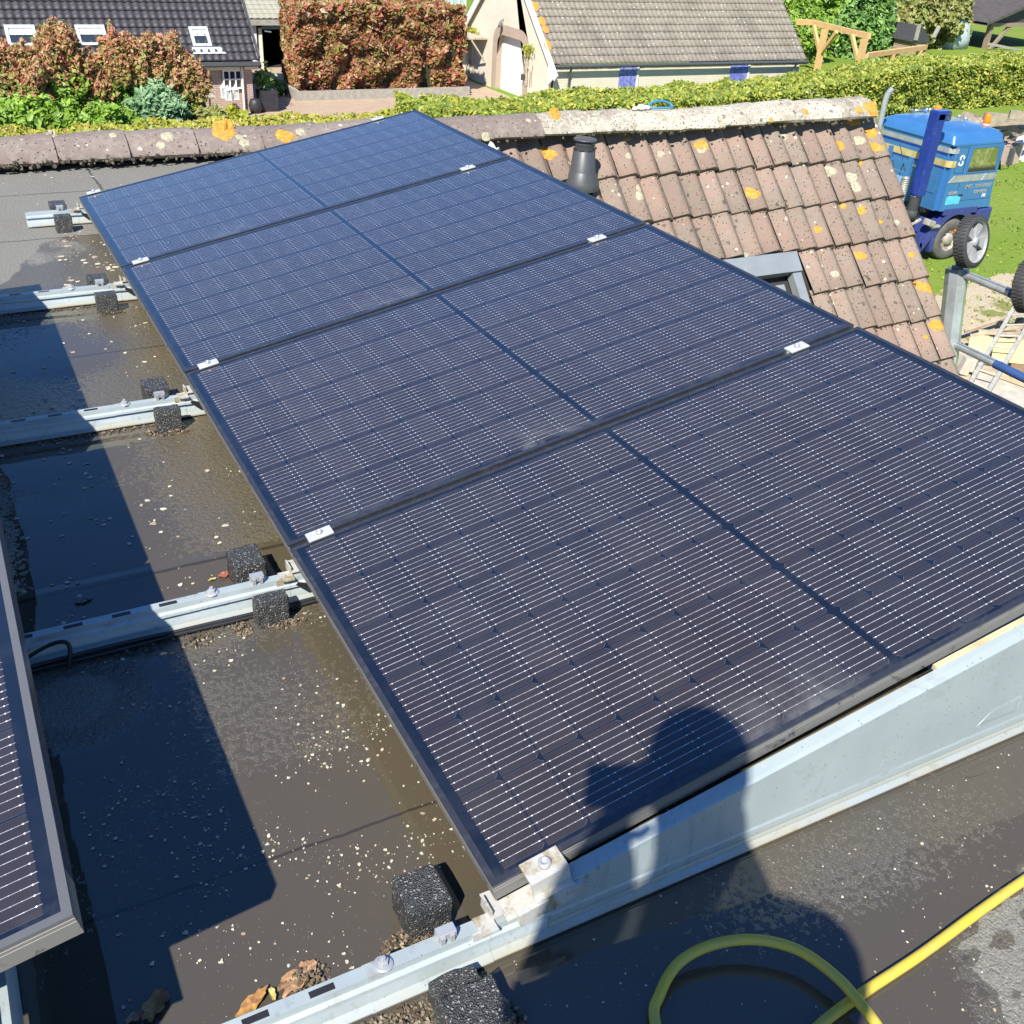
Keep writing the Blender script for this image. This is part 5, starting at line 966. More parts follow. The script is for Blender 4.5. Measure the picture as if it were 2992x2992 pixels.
# trellis canopy and bare climber by the garage
tr = thing('timber_canopy', 'grey timber canopy with brackets on the gable left of the garage door', 'canopy', (XB, 44.6, -4.6))
MT['greywood'] = plain('silvered_wood', (0.42, 0.37, 0.28), 0.9, var=0.3, scale=8)
mb = MB(); zt2 = -4.62
a, b = at(1310, 76, X=XB - 0.05), at(1412, 90, X=XB - 0.05); mb.b2((XB - 0.75, b.y, a.z - 0.10), (XB + 0.15, a.y, a.z - 0.02)); mb.bar((XB + 0.1, b.y + 0.05, a.z - 1.0), (XB - 0.6, b.y + 0.05, a.z - 0.12), 0.07, 0.07); mb.bar((XB + 0.1, a.y - 0.15, a.z - 1.0), (XB - 0.6, a.y - 0.15, a.z - 0.12), 0.07, 0.07); obj('canopy_board', mb, MT['greywood'], tr)
def climber(px, py0, py1, lab, n=160):
    t_ = thing('climber', lab, 'climbing plant', at(px, py1, X=XB - 0.0)); mb = MB()
    for q in range(6):
        pts_ = [at(px + 10 * noise.noise(Vector((q * 3.1, k * 0.6, 1))) + (q - 2.5) * 3.5, py1 + (py0 - py1) * k / 6, X=XB + 0.14) for k in range(7)]; mb.tube(pts_, 0.018, 5)
    obj('stems', mb, MT['greywood'], t_); Pn = np.array([list(at(px + rng.normal() * 8, py0 + abs(rng.normal()) * 22, X=XB + 0.08)) for _ in range(n)]); U, V = rand_axes(n, 0.07); quads('leaves', Pn, U, V, LF['yellow'], t_)
climber(1372, 80, 255, 'bare stemmed climber with yellow leaves left of the garage door'); climber(1540, 130, 250, 'bare stemmed climber right of the garage door', 90)
# --- garden building behind
gb = thing('garden_building', 'low garden building with open dark doorway, white posts and plank cladding', 'shed', (14, 51, ZG))
YS = 49.35
MT['paletile'] = m_rooftile('pale_roof_tile', (0.36, 0.35, 0.27), (0.30, 0.29, 0.23), 0.9, 0.3)
mb = MB(); aS = math.radians(24); roof_tiles(mb, (11.0, YS - 0.3 + 2.5 * math.cos(aS), -4.38 + 2.5 * math.sin(aS)), (1, 0, 0), (0, -math.cos(aS), -math.sin(aS)), (0, -math.sin(aS), math.cos(aS)), 9.0, 2.5, 0.28, 0.36, 0.03, 0.03, 4); obj('roof', mb, MT['paletile'], gb, fix=False)
mb = MB(); mb.b2((11, YS - 0.30, -4.66), (20, YS - 0.20, -4.42)); obj('fascia', mb, MT['concrete'], gb)
mb = MB(); mb.b2((13.12, YS - 0.05, -6.45), (13.34, YS + 0.1, -4.66)); mb.b2((12.3, YS - 0.05, -4.80), (13.119, YS + 0.1, -4.70)); obj('white_post', mb, MT['whitepaint'], gb)
mb = MB(); mb.b2((13.45, YS - 0.02, ZG), (13.60, YS + 0.12, -4.80)); mb.b2((14.62, YS - 0.02, ZG), (14.78, YS + 0.12, -4.80)); obj('timber_post', mb, MT['cream'], gb)
mb = MB(); mb.b2((13.3, YS + 2.5, ZG), (14.95, YS + 2.55, -4.40)); mb.b2((13.47, YS + 0.2, ZG + 0.005), (14.74, YS + 2.49, ZG + 0.02)); mb.b2((11, YS + 0.14, ZG), (13.44, YS + 0.16, -4.66)); mb.b2((13.45, YS + 0.13, ZG), (13.47, YS + 2.5, -4.66)); mb.b2((14.75, YS + 0.13, ZG), (14.77, YS + 2.5, -4.66)); mb.b2((13.45, YS + 0.13, -4.70), (14.77, YS + 2.5, -4.67)); obj('dark_interior', mb, MT['tar'], gb)
MT['plank'] = m_brick('timber_cladding', (0.44, 0.35, 0.25), (0.38, 0.29, 0.20), (0.10, 0.07, 0.05), msize=0.014); MT['plank'].node_tree.nodes['Brick Texture'].inputs['Brick Width'].default_value = 3.0; MT['plank'].node_tree.nodes['Brick Texture'].inputs['Row Height'].default_value = 0.20
mb = MB(); mb.b2((14.79, YS, ZG), (20, YS + 0.1, -5.66)); obj('plank_wall', mb, MT['plank'], gb)
mb = MB(); mb.b2((14.79, YS + 0.02, -5.659), (20, YS + 0.08, -4.66)); obj('window', mb, MT['pane'], gb)
mb = MB(); mb.b2((13.61, YS - 0.12, -4.84), (14.61, YS + 0.05, -4.72)); mb.box((13.85, YS - 0.1, -4.93), (0.3, 0.1, 0.05), Matrix.Rotation(0.15, 3, 'Y')); obj('rolled_blind', mb, MT['greymetal'], gb)
mb = MB(); mb.tube([(15.0, YS - 0.5, ZG), (15.0, YS - 0.5, -2.6)], 0.05, 8); tag(obj('steel_pole', mb, MT['gutter']), 'dark thin pole standing in front of the garden building', 'pole')
mb = MB(); a, b = at(1225, 12, Y=66), at(1360, 12, Y=66)
gh = thing('greenhouse', 'pale glass greenhouse at the very top behind the red hedge', 'greenhouse', ((a.x + b.x) / 2, 66, ZG))
mb.b2((a.x, 66, ZG), (b.x, 69, -4.4)); MT['ghglass'] = plain('greenhouse_glass', (0.45, 0.55, 0.52), 0.25, var=0.1); obj('glazing', mb, MT['ghglass'], gh)
mb = MB()
for q in range(8): mb.b2((a.x + (b.x - a.x) * q / 7 - 0.03, 65.94, ZG), (a.x + (b.x - a.x) * q / 7 + 0.03, 65.99, -4.35))
obj('glazing_bars', mb, MT['whitepaint'], gh)
# --- small garden things by the brick corner
MT['terracotta'] = plain('stone_pot', (0.52, 0.50, 0.44), 0.8)
MT['dark'] = plain('dark_planter', (0.03, 0.03, 0.035), 0.5)
g_ = at(785, 318, z=ZG); pt = thing('plant_pot', 'white stone pot with leafy plant on the paving by the brick corner', 'pot', g_)
mb = MB(); mb.lathe([(0.0, 0), (0.16, 0), (0.27, 0.38), (0.31, 0.42), (0.28, 0.44), (0.24, 0.40), (0, 0.38)], g_, 16); obj('pot', mb, MT['terracotta'], pt)
Pn = np.array([[g_.x + rng.normal() * 0.17, g_.y + rng.normal() * 0.17, ZG + 0.48 + abs(rng.normal()) * 0.12] for _ in range(260)]); U, V = rand_axes(260, 0.07); quads('plant', Pn, U, V, LF['olive'], pt)
a = at(757, 262, z=ZG + 0.75); pb = thing('planter', 'dark rectangular planter with a green plant beside the brick corner', 'planter', (a.x + 0.3, a.y, ZG)); mb = MB(); mb.b2((a.x, a.y - 0.3, ZG), (a.x + 0.62, a.y + 0.5, ZG + 0.72)); obj('box', mb, MT['dark'], pb)
Pn = np.array([[a.x + 0.25 + rng.normal() * 0.16, a.y + 0.3 + rng.normal() * 0.2, ZG + 0.85 + abs(rng.normal()) * 0.25] for _ in range(500)]); U, V = rand_axes(500, 0.08); quads('plant', Pn, U, V, LF['conifer'], pb)
a = G(748, 330); mb = MB(); mb.lathe([(0, 0), (0.20, 0.02), (0.26, 0.25), (0.20, 0.45), (0.16, 0.5), (0.0, 0.48)], a, 14); tag(obj('ceramic_jar', mb, MT['dark']), 'dark ceramic jar standing at the foot of the brick corner', 'jar')
for i, (px, py) in enumerate(((655, 285), (668, 292), (690, 290))):
    a = at(px, py, z=ZG + 0.65); l_ = thing('lantern', ['leftmost white garden lantern on the bench by the brick wall', 'middle white garden lantern by the brick wall', 'rightmost white garden lantern, before the barrel'][i], 'lantern', a, 'white garden lanterns')
    mb = MB()
    for sx in (-1, 1):
        for sy in (-1, 1): mb.box(a + Vector((sx * 0.08, sy * 0.08, 0.17)), (0.02, 0.02, 0.34))
    mb.box(a + Vector((0, 0, 0.01)), (0.2, 0.2, 0.02)); mb.lathe([(0.14, 0.34), (0.03, 0.46), (0.03, 0.50), (0, 0.5)], a, 4, smooth=False); obj('lantern_frame', mb, MT['whitepaint'], l_)
    mb = MB(); mb.box(a + Vector((0, 0, 0.17)), (0.13, 0.13, 0.30)); obj('lantern_glass', mb, MT['ghglass'], l_)
a = G(695, 300); mb = MB(); mb.lathe([(0, 0), (0.33, 0), (0.38, 0.4), (0.34, 0.85), (0.30, 0.86), (0, 0.80)], a + Vector((0, 0.6, 0)), 18); tag(obj('water_barrel', mb, MT['dark']), 'dark round water barrel in front of the brick wall window', 'barrel')
mb = MB(); a = at(545, 280, z=ZG + 0.9); tb = thing('garden_table', 'pale garden table with purple flowers among the shrubs', 'table', (a.x + .4, a.y, ZG)); mb.b2((a.x - 0.35, a.y - 0.3, ZG + 0.86), (a.x + 0.95, a.y + 0.3, ZG + 0.90)); obj('tabletop', mb, MT['greywood'], tb)
for sx in (-0.3, 0.85):
    for sy in (-.25, .25): mb = MB(); mb.box((a.x + sx, a.y + sy, ZG + 0.43), (0.06, 0.06, 0.86)); obj('leg', mb, MT['greywood'], tb)
LF['purple'] = leafmat('purple_petals', [(0.10, 0.03, 0.25), (0.22, 0.08, 0.45)], 0.2)
for i, dx in enumerate((-0.15, 0.55)):
    Pn = np.array([[a.x + dx + rng.normal() * 0.10, a.y + rng.normal() * 0.1, ZG + 0.98 + abs(rng.normal()) * 0.05] for _ in range(140)]); U, V = rand_axes(140, 0.035); quads('flowers', Pn, U, V, LF['purple'], label=['purple flowers at the left end of the garden table', 'purple flowers at the right end of the garden table'][i], cat='flowers', group='purple flowers on the garden table')
bush('garden_shrub', 'small green plant at the corner of the concrete edging by the red hedge', 'shrub', (12.2, 43.0, ZG + 0.25), (0.45, 0.4, 0.35), 700, 0.07, LF['conifer'])
# --- pergola
MT['pine'] = plain('fresh_pine', (0.62, 0.40, 0.17), 0.7, var=0.12, scale=5)
pg = thing('pergola', 'new pine pergola with braced posts behind the clipped hedge', 'pergola', (46, 48, ZG)); ZP = -4.05
A1 = at(2330, 65, z=ZP); A2 = at(2378, 65, z=ZP); A3 = at(2540, 106, z=ZP); A4 = at(2412, 78, z=ZP); A5 = at(2528, 106, z=ZP)
mb = MB(); mb.bar(A1, A2, 0.22, 0.26); obj('beam', mb, MT['pine'], pg); mb = MB(); mb.bar(A2 - Vector((0.2, 0, 0)), A3, 0.2, 0.26); obj('beam', mb, MT['pine'], pg)
for q in (A4, A5):
    mb = MB(); mb.bar((q.x, q.y, ZG), (q.x, q.y, ZP - 0.13), 0.26, 0.26); obj('post', mb, MT['pine'], pg)
dA = (A3 - A2).normalized()
for q, sg in ((A4, 1), (A4, -1), (A5, -1)):
    mb = MB(); mb.bar(Vector((q.x, q.y, ZP - 1.35)), Vector((q.x, q.y, ZP - 0.1)) + dA * sg * 1.15, 0.14, 0.18); obj('brace', mb, MT['pine'], pg)
ZL = -5.0; B1 = at(2532, 162, z=ZL); B2 = at(2705, 138, z=ZL); mb = MB(); mb.bar(B1, B2, 0.2, 0.24); obj('beam', mb, MT['pine'], pg)
for f_i in (0.42, 0.9):
    q = B1 + (B2 - B1) * f_i; mb = MB(); mb.bar((q.x, q.y, ZG), (q.x, q.y, ZL - 0.12), 0.24, 0.24); obj('post', mb, MT['pine'], pg); mb = MB(); mb.bar((q.x, q.y, ZL - 0.9), q + (B2 - B1).normalized() * 0.8 - Vector((0, 0, 0.1)), 0.12, 0.15); obj('brace', mb, MT['pine'], pg)
# --- playhouse
a = at(2690, 150, z=ZG + 0.3); ph_ = thing('playhouse', 'small dark grey roofed playhouse with pale side boards behind the hedge', 'playhouse', (a.x, a.y, ZG))
MT['darkroof'] = plain('dark_shingle', (0.055, 0.055, 0.06), 0.7)
mb = MB(); t1, t2, t3 = at(2693, 75, Y=a.y), at(2674, 122, Y=a.y), at(2714, 124, Y=a.y); mb.prism([(t2.x - 0.2, t2.z), (t3.x + 0.2, t3.z), (t1.x + 0.05, t1.z), (t1.x - 0.15, t1.z)], a.y, a.y + 1.8, 1); obj('roof', mb, MT['darkroof'], ph_)
mb = MB(); mb.b2((t2.x, a.y + 0.1, ZG), (t3.x, a.y + 1.7, t2.z)); obj('wall', mb, MT['plank'], ph_)
mb = MB(); mb.bar((t2.x - 0.1, a.y - 0.1, t2.z + 0.1), (t2.x - 0.1, a.y - 0.1, t1.z + 0.1), 0.25, 0.1); obj('board', mb, MT['concrete'], ph_); mb = MB(); mb.bar((t3.x + 0.2, a.y - 0.1, t3.z + 0.3), (t3.x + 0.45, a.y - 0.1, t1.z), 0.25, 0.1); obj('board', mb, MT['concrete'], ph_)
# --- open barn far right
YBn = 52.0; bn = thing('open_barn', 'open dark timber barn at the top right corner with a grey tarpaulin inside', 'barn', (70, 54, ZG))
MT['barnwood'] = plain('dark_barn_boards', (0.075, 0.065, 0.06), 0.85, var=0.3, scale=3); MT['barnpost'] = plain('brown_oak', (0.25, 0.19, 0.13), 0.85)
e0, e1 = at(2868, 64, Y=YBn), at(3020, -2, Y=YBn); k0 = at(2890, 75, Y=YBn); gx = e0.x + (e1.x - e0.x)
mb = MB(); mb.add([(e0.x, YBn - 0.5, e0.z), (e1.x, YBn - 0.5, e1.z), (e1.x, YBn + 9, e1.z), (e0.x, YBn + 9, e0.z), (e0.x, YBn - 0.5, e0.z - 0.18), (e1.x, YBn - 0.5, e1.z - 0.18), (e1.x, YBn + 9, e1.z - 0.18), (e0.x, YBn + 9, e0.z - 0.18)], [(0, 1, 2, 3), (0, 4, 5, 1), (4, 7, 6, 5)])
mb.add([(e1.x, YBn - 0.5, e1.z), (2 * e1.x - e0.x, YBn - 0.5, e0.z), (2 * e1.x - e0.x, YBn + 9, e0.z), (e1.x, YBn + 9, e1.z)], [(0, 1, 2, 3)]); obj('roof', mb, MT['barnwood'], bn, fix=False)
c0 = at(2893, 72, Y=YBn); mb = MB(); mb.add([(c0.x, YBn, c0.z), (2 * e1.x - c0.x, YBn, c0.z), (e1.x, YBn, e1.z - 0.25)], [(0, 1, 2)]); obj('gable_boards', mb, MT['darkroof'], bn, fix=False)
mb = MB(); mb.bar((c0.x, YBn - 0.05, c0.z), (2 * e1.x - c0.x, YBn - 0.05, c0.z), 0.2, 0.25); obj('tie_beam', mb, MT['barnpost'], bn)
for xx in (c0.x + 0.1, 2 * e1.x - c0.x): mb = MB(); mb.bar((xx, YBn, ZG), (xx, YBn, c0.z), 0.3, 0.3); obj('post', mb, MT['barnpost'], bn)
mb = MB(); mb.bar((c0.x + 0.2, YBn, c0.z - 2.0), (c0.x + 2.0, YBn, c0.z - 0.1), 0.2, 0.2); obj('brace', mb, MT['barnpost'], bn)
mb = MB(); mb.b2((c0.x, YBn + 8.5, ZG), (2 * e1.x - c0.x, YBn + 8.6, c0.z + 2)); mb.b2((c0.x, YBn + 2.0, ZG), (c0.x + 0.05, YBn + 8.5, c0.z)); obj('rear_wall', mb, MT['tar'], bn)
a = at(2975, 150, z=ZG + 0.6); mb = MB(); mb.lathe([(0, 1.5), (0.9, 1.35), (1.5, 0.8), (1.7, 0.0), (1.7, -0.6), (0, -0.6)], (a.x + 0.6, YBn + 1.5, ZG + 0.6), 20); tag(obj('tarpaulin', mb, plain('grey_tarpaulin', (0.38, 0.44, 0.44), 0.6)), 'pale grey tarpaulin mound standing inside the open barn', 'tarpaulin')
a, b = at(2888, 128, Y=YBn - 0.6), at(3000, 150, Y=YBn - 0.6); mb = MB(); mb.bar(a, b, 0.12, 0.16); tag(obj('fence_rail', mb, MT['concrete']), 'pale rail across the front of the open barn', 'rail')
# --- timber and rubble piles right of the hedge
MT['log'] = plain('grey_old_beam', (0.30, 0.25, 0.19), 0.9, var=0.35, scale=4)
g0 = G(2945, 400); wl = [('longest grey beam on top of the timber pile behind the truck', (2878, 340), (3010, 350), 1.6, .30), ('second grey beam of the timber pile, just below the top one', (2885, 362), (3010, 375), 1.2, .28), ('short pale beam slanting in the timber pile', (2905, 395), (2975, 380), 0.9, .22),
     ('white ended beam at the right edge of the timber pile', (2950, 372), (3020, 395), 1.1, .2), ('brown beam low in the timber pile', (2940, 400), (3020, 420), 0.5, .26), ('thin beam leaning over the timber pile front', (2930, 420), (2990, 385), 0.7, .16), ('upper right grey beam of the timber pile', (2950, 332), (3030, 345), 1.9, .28)]
for lab, p, q, h, w_ in wl:
    mb = MB(); mb.bar(at(*p, z=ZG + h), at(*q, z=ZG + h - 0.05), w_, w_ * 0.9); tag(obj('beam', mb, MT['log']), lab, 'beam', 'beams of the timber pile behind the truck')
mb = MB(); c = at(2962, 395, z=ZG + 0.3)
for i in range(60): mb.box((c.x + rng.uniform(-1.6, 3), c.y + rng.uniform(-0.6, 2.5), ZG + rng.uniform(0, 0.7)), (rng.uniform(.3, .9), rng.uniform(.2, .5), rng.uniform(.15, .4)), Matrix.Rotation(rng.uniform(0, 3), 3, 'Z') @ Matrix.Rotation(rng.uniform(-.4, .4), 3, 'X'))
tag(obj('rubble', mb, MT['log'], fix=False), 'rubble and offcuts heaped under the beams of the timber pile', 'rubble', kind='stuff')
c = G(2975, 455); mb = MB(); mb.grid(14, 14, lambda i, j: (c.x + (i / 7 - 1) * 1.5 + 0.8, c.y + (j / 7 - 1) * 0.9, ZG + max(0, 0.75 * (1 - (i / 7 - 1) ** 2) * (1 - (j / 7 - 1) ** 2)) ** 0.6 * 0.9 + 0.1 * noise.noise(Vector((i * .6, j * .6, 0)))))
tag(obj('white_bag', mb, MT['whitepaint'], fix=False), 'large white bag lying at the right edge behind the lawn', 'bag')
c = G(2915, 478); mb = MB()
for i in range(9): mb.box((c.x + i * 0.16 - 0.5, c.y, ZG + 0.35), (0.14, 0.5, 0.7 + 0.1 * math.sin(i * 2)), Matrix.Rotation(0.1 * math.sin(i), 3, 'Y'))
tag(obj('stacked_tiles', mb, plain('pink_tiles', (0.42, 0.31, 0.24), 0.9)), 'row of old pinkish tiles on edge beside the white bag', 'tiles')
# ================================================================== TRUCK
def paint(name, c, rough=0.28, metal=0.35):
    t = NT(name); g = t.geo(); n = t.noise(1.5, 5, 0.6, g); n2 = t.noise(9, 5, 0.65, g)
    col = t.mix(t.M('MULTIPLY', t.ramp(n, 0.35, 0.7), 0.35), c, tuple(min(1, v * 1.25 + 0.02) for v in c)); col = t.mix(t.M('MULTIPLY', t.ramp(n2, 0.58, 0.75), 0.25), col, (0.30, 0.33, 0.36))
    t.fin(col, t.M('ADD', rough, t.M('MULTIPLY', n2, 0.15)), metal, 0.5); t.p.inputs['Coat Weight'].default_value = 0.5; t.p.inputs['Coat Roughness'].default_value = 0.12; return t.m
MT['cab'] = paint('light_blue_paint', (0.055, 0.21, 0.47)); MT['dkblue'] = paint('dark_blue_paint', (0.012, 0.04, 0.30)); MT['violet'] = paint('violet_blue_paint', (0.04, 0.06, 0.26), 0.35)
MT['silver'] = plain('silver_stripe', (0.45, 0.47, 0.47), 0.35, 0.5, var=0.15, scale=5); MT['gold'] = plain('gold_stripe', (0.58, 0.47, 0.20), 0.4, 0.3, var=0.3, scale=3); MT['white_mark'] = plain('white_lettering', (0.78, 0.78, 0.76), 0.5, var=0.05)
MT['tyre'] = plain('tyre_rubber', (0.10, 0.095, 0.085), 0.8, var=0.25, scale=10); MT['rim'] = plain('dusty_rim', (0.36, 0.31, 0.25), 0.6, 0.2, var=0.3, scale=12); MT['chrome'] = plain('chrome', (0.62, 0.62, 0.62), 0.18, 0.95, var=0.05)
MT['orange'] = (lambda t: t.fin((0.95, 0.22, 0.01), 0.2))(NT('orange_lens')); MT['flexpipe'] = plain('ribbed_flex_pipe', (0.42, 0.40, 0.33), 0.5, 0.4); MT['cabglass'] = m_glass('cab_glass', (0.02, 0.025, 0.02))
YT0, YT1 = 17.36, 19.86; XR, XF = 21.92, 23.98
tk = thing('truck', 'old light blue truck cab with dark blue exhaust stack parked on the lawn', 'truck', (22.9, 18.6, ZG))
# cab shell: bevelled body and a rounded roof
mb = MB(); bm = bmesh.new(); bmesh.ops.create_cube(bm, size=1)
for v in bm.verts:
    x = XR if v.co.x < 0 else (XF + (0.04 if v.co.z < 0 else -0.28)); y = YT0 if v.co.y < 0 else YT1; z = -5.16 if v.co.z < 0 else -3.50
    v.co = Vector((x, y, z))
bmesh.ops.bevel(bm, geom=[e for e in bm.edges if abs(e.verts[0].co.z - e.verts[1].co.z) > 1], offset=0.12, segments=4, affect='EDGES')
bm.verts.index_update(); mb.add([v.co.copy() for v in bm.verts], [[v.index for v in f.verts] for f in bm.faces]); bm.free()
body = obj('cab_body', mb, MT['cab'], tk)
mb = MB(); nx, ny = 40, 40
def rf(i, j):
    u, v = i / nx * 2 - 1, j / ny * 2 - 1; x = (XR + XF - 0.28) / 2 + u * (XF - 0.20 - XR) / 2 * 1.0; y = (YT0 + YT1) / 2 + v * (YT1 - YT0) / 2
    e = (1 - abs(u) ** 5) * (1 - abs(v) ** 6); return (x, y, -3.499 + 0.31 * max(0, e) ** 0.20 + 0.05 * (1 - u * u) * (1 - v * v))
mb.grid(nx, ny, rf); obj('cab_roof', mb, MT['cab'], tk, fix=False)
mb = MB(); mb.b2((XR - 0.02, YT0 - 0.012, -3.53), (XF - 0.26, YT0 + 0.0, -3.495)); mb.b2((XR - 0.022, YT0, -3.53), (XR - 0.001, YT1, -3.495)); obj('rain_gutter', mb, MT['cab'], tk)
# rear wall stripes
for nm, z0, z1, mt in (('stripe', -3.60, -3.72, 'silver'), ('stripe', -3.735, -3.785, 'dkblue'), ('stripe', -3.90, -4.06, 'gold'), ('stripe', -4.075, -4.11, 'dkblue')):
    mb = MB(); mb.b2((XR - 0.006, YT0 + 0.12, z1), (XR - 0.001, YT1 - 0.1, z0)); 
    if mt in ('silver', 'gold'): mb.b2((XR + 0.10, YT0 - 0.006, z1), (XR + 0.36, YT0 - 0.001, z0)); mb.prism([(XR - 0.0045, YT0 + 0.121), (XR + 0.101, YT0 - 0.0045), (XR + 0.11, YT0 + 0.02), (XR + 0.02, YT0 + 0.13)], z1, z0, 2)
    obj(nm, mb, MT[mt], tk)
mb = MB()
for q in range(6):
    y = YT0 + 0.45 + q * 0.33; mb.b2((XR - 0.012, y, -3.34), (XR + 0.06, y + 0.012, -3.34 + 0.006))
obj('seam_lines', mb, MT['cab'], tk)
for (y0, y1, z0, z1) in ((17.6, 17.9, -4.75, -4.3), (18.1, 18.9, -4.78, -4.3)):
    mb = MB(); mb.b2((XR - 0.014, y0, z0), (XR - 0.001, y1, z1), 0.01); obj('pressed_panel', mb, MT['cab'], tk)
mb = MB(); mb.b2((XR - 0.03, 18.35, -4.27), (XR - 0.001, 18.62, -4.20), 0.01); obj('work_lamp', mb, MT['chrome'], tk)
# door: window, seams, stripe
W0, W1 = at(2842, 422, Y=YT0), at(2912, 497, Y=YT0); wx0, wx1 = 22.62, 23.58; wz0, wz1 = -4.22, -3.60
mb = MB(); mb.add([(x, YT0 - 0.008, z) for x, z in ((wx0, wz0), (wx1 + 0.12, wz0), (wx1, wz1), (wx0 + 0.03, wz1))] + [(x, YT0 - 0.001, z) for x, z in ((wx0, wz0), (wx1 + 0.12, wz0), (wx1, wz1), (wx0 + 0.03, wz1))], [(0, 1, 2, 3), (0, 1, 5, 4), (1, 2, 6, 5), (2, 3, 7, 6), (3, 0, 4, 7)])
def m_seethru():
    t = NT('side_window'); g = t.geo(); n = t.noise(3.2, 5, 0.65, g, dist=1.0); s = t.n('ShaderNodeSeparateXYZ'); t.l(g, s.inputs[0])
    c = t.mix(t.ramp(n, 0.42, 0.58), (0.13, 0.17, 0.04), (0.28, 0.30, 0.13)); c = t.mix(t.ramp(s.outputs[2], -4.02, -4.14), c, (0.03, 0.03, 0.03)); return t.fin(c, 0.05, 0, 0.8)
dr = obj('door', (lambda m_: m_.b2((22.50, YT0 - 0.004, -4.92), (23.80, YT0 - 0.0005, -3.54)))(MB()), MT['cab'], tk)
obj('window', mb, m_seethru(), dr)
mb = MB()
for a, b in (((wx0 + .03, wz1), (wx1, wz1)), ((wx1, wz1), (wx1 + .12, wz0)), ((wx1 + .12, wz0), (wx0, wz0)), ((wx0, wz0), (wx0 + .03, wz1))): mb.bar((a[0], YT0 - 0.010, a[1]), (b[0], YT0 - 0.010, b[1]), 0.014, 0.03)
obj('window_seal', mb, MT['cab'], dr)
mb = MB(); mb.b2((22.52, YT0 - 0.0065, -4.40), (23.02, YT0 - 0.0042, -4.395)); mb.b2((22.497, YT0 - 0.0062, -4.92), (22.505, YT0 - 0.0042, -3.56)); mb.b2((22.5, YT0 - 0.0062, -4.925), (23.8, YT0 - 0.0042, -4.917)); obj('seam', mb, MT['dkblue'], dr)
mb = MB(); mb.b2((22.56, YT0 - 0.02, -4.80), (22.72, YT0 - 0.0045, -4.76), 0.006); obj('handle', mb, MT['black'], dr)
mb = MB(); zs0, zs1 = -4.44, -4.27
mb.add([(22.05, YT0 - 0.014, zs0), (23.25, YT0 - 0.014, zs0), (23.36, YT0 - 0.014, zs1), (22.22, YT0 - 0.014, zs1), (22.05, YT0, zs0), (23.25, YT0, zs0), (23.36, YT0, zs1), (22.22, YT0, zs1)], [(0, 1, 2, 3), (0, 4, 5, 1), (1, 5, 6, 2), (2, 6, 7, 3), (3, 7, 4, 0)])
mb.add([(23.28, YT0 - 0.014, zs0), (23.72, YT0 - 0.014, zs0), (23.80, YT0 - 0.014, zs0 + .08), (23.74, YT0 - 0.014, zs1), (23.39, YT0 - 0.014, zs1), (23.28, YT0, zs0), (23.72, YT0, zs0), (23.80, YT0, zs0 + .08), (23.74, YT0, zs1), (23.39, YT0, zs1)], [(0, 1, 2, 3, 4), (0, 5, 6, 1), (1, 6, 7, 2), (2, 7, 8, 3), (3, 8, 9, 4), (4, 9, 5, 0)])
obj('side_moulding', mb, MT['silver'], tk)
mb = MB(); mb.b2((22.17, YT0 - 0.007, -4.20), (22.48, YT0 - 0.001, -3.58), 0.003); qp = obj('quarter_panel', mb, MT['cab'], tk)
mb = MB()
for x0_, x1_, z0_, z1_ in ((22.165, 22.485, -4.206, -4.198), (22.165, 22.485, -3.582, -3.574), (22.162, 22.170, -4.20, -3.58), (22.480, 22.488, -4.20, -3.58)): mb.b2((x0_, YT0 - 0.0095, z0_), (x1_, YT0 - 0.0071, z1_))
obj('seam', mb, MT['dkblue'], qp)
mb = MB(); cx, cz = 22.325, -3.90      # the curled double arrow emblem
for sg in (1, -1):
    pts_ = [(cx + sg * (0.055 - 0.085 * math.sin(a) * 0.9) * -1 * (1), YT0 - 0.0085, cz + sg * (0.075 + 0.075 * math.cos(a))) for a in np.linspace(-0.2, 2.4, 12)]
    P2 = [(cx + sg * 0.062 * math.cos(a), YT0 - 0.0095, cz + sg * 0.062 + sg * 0.062 * math.sin(a)) for a in np.linspace(0.35, PI * 1.28, 14)]; mb.tube(P2, 0.017, 6)
    e = P2[0]; mb.add([(e[0] - sg * 0.035, YT0 - 0.012, e[2] - sg * 0.005), (e[0] + sg * 0.05, YT0 - 0.012, e[2] + sg * 0.02), (e[0] + sg * 0.012, YT0 - 0.012, e[2] - sg * 0.06)], [(0, 1, 2)])
obj('emblem', mb, MT['white_mark'], tk)
def text(s, size, x, z, name='lettering', parent=tk, mat=None, sx=1.15):
    cu = bpy.data.curves.new(name, 'FONT'); cu.body = s; cu.size = size; cu.extrude = 0.002; cu.offset = 0.004; cu.resolution_u = 3; cu.shear = 0.25
    o = bpy.data.objects.new('tmp_text', cu); COL.objects.link(o); bpy.context.view_layer.update()
    dg = bpy.context.evaluated_depsgraph_get(); me = bpy.data.meshes.new_from_object(o.evaluated_get(dg)); bpy.data.objects.remove(o)
    b = Vector(parent_base(parent)); 
    for v in me.vertices: v.co = Vector((x + v.co.x * sx, YT0 - 0.0125 - v.co.z, z + v.co.y)) - b
    me.materials.clear(); me.materials.append(mat or MT['silver']); o = bpy.data.objects.new(name, me); COL.objects.link(o); o.parent = parent; return o
text('SMIT - TRANSPORT', 0.135, 22.72, -4.62, sx=0.86); text('KAMPEN', 0.135, 23.10, -4.77, sx=0.9); text('FR', 0.11, 23.45, -4.875, mat=MT['white_mark']); text('02200', 0.11, 22.16, -4.74)
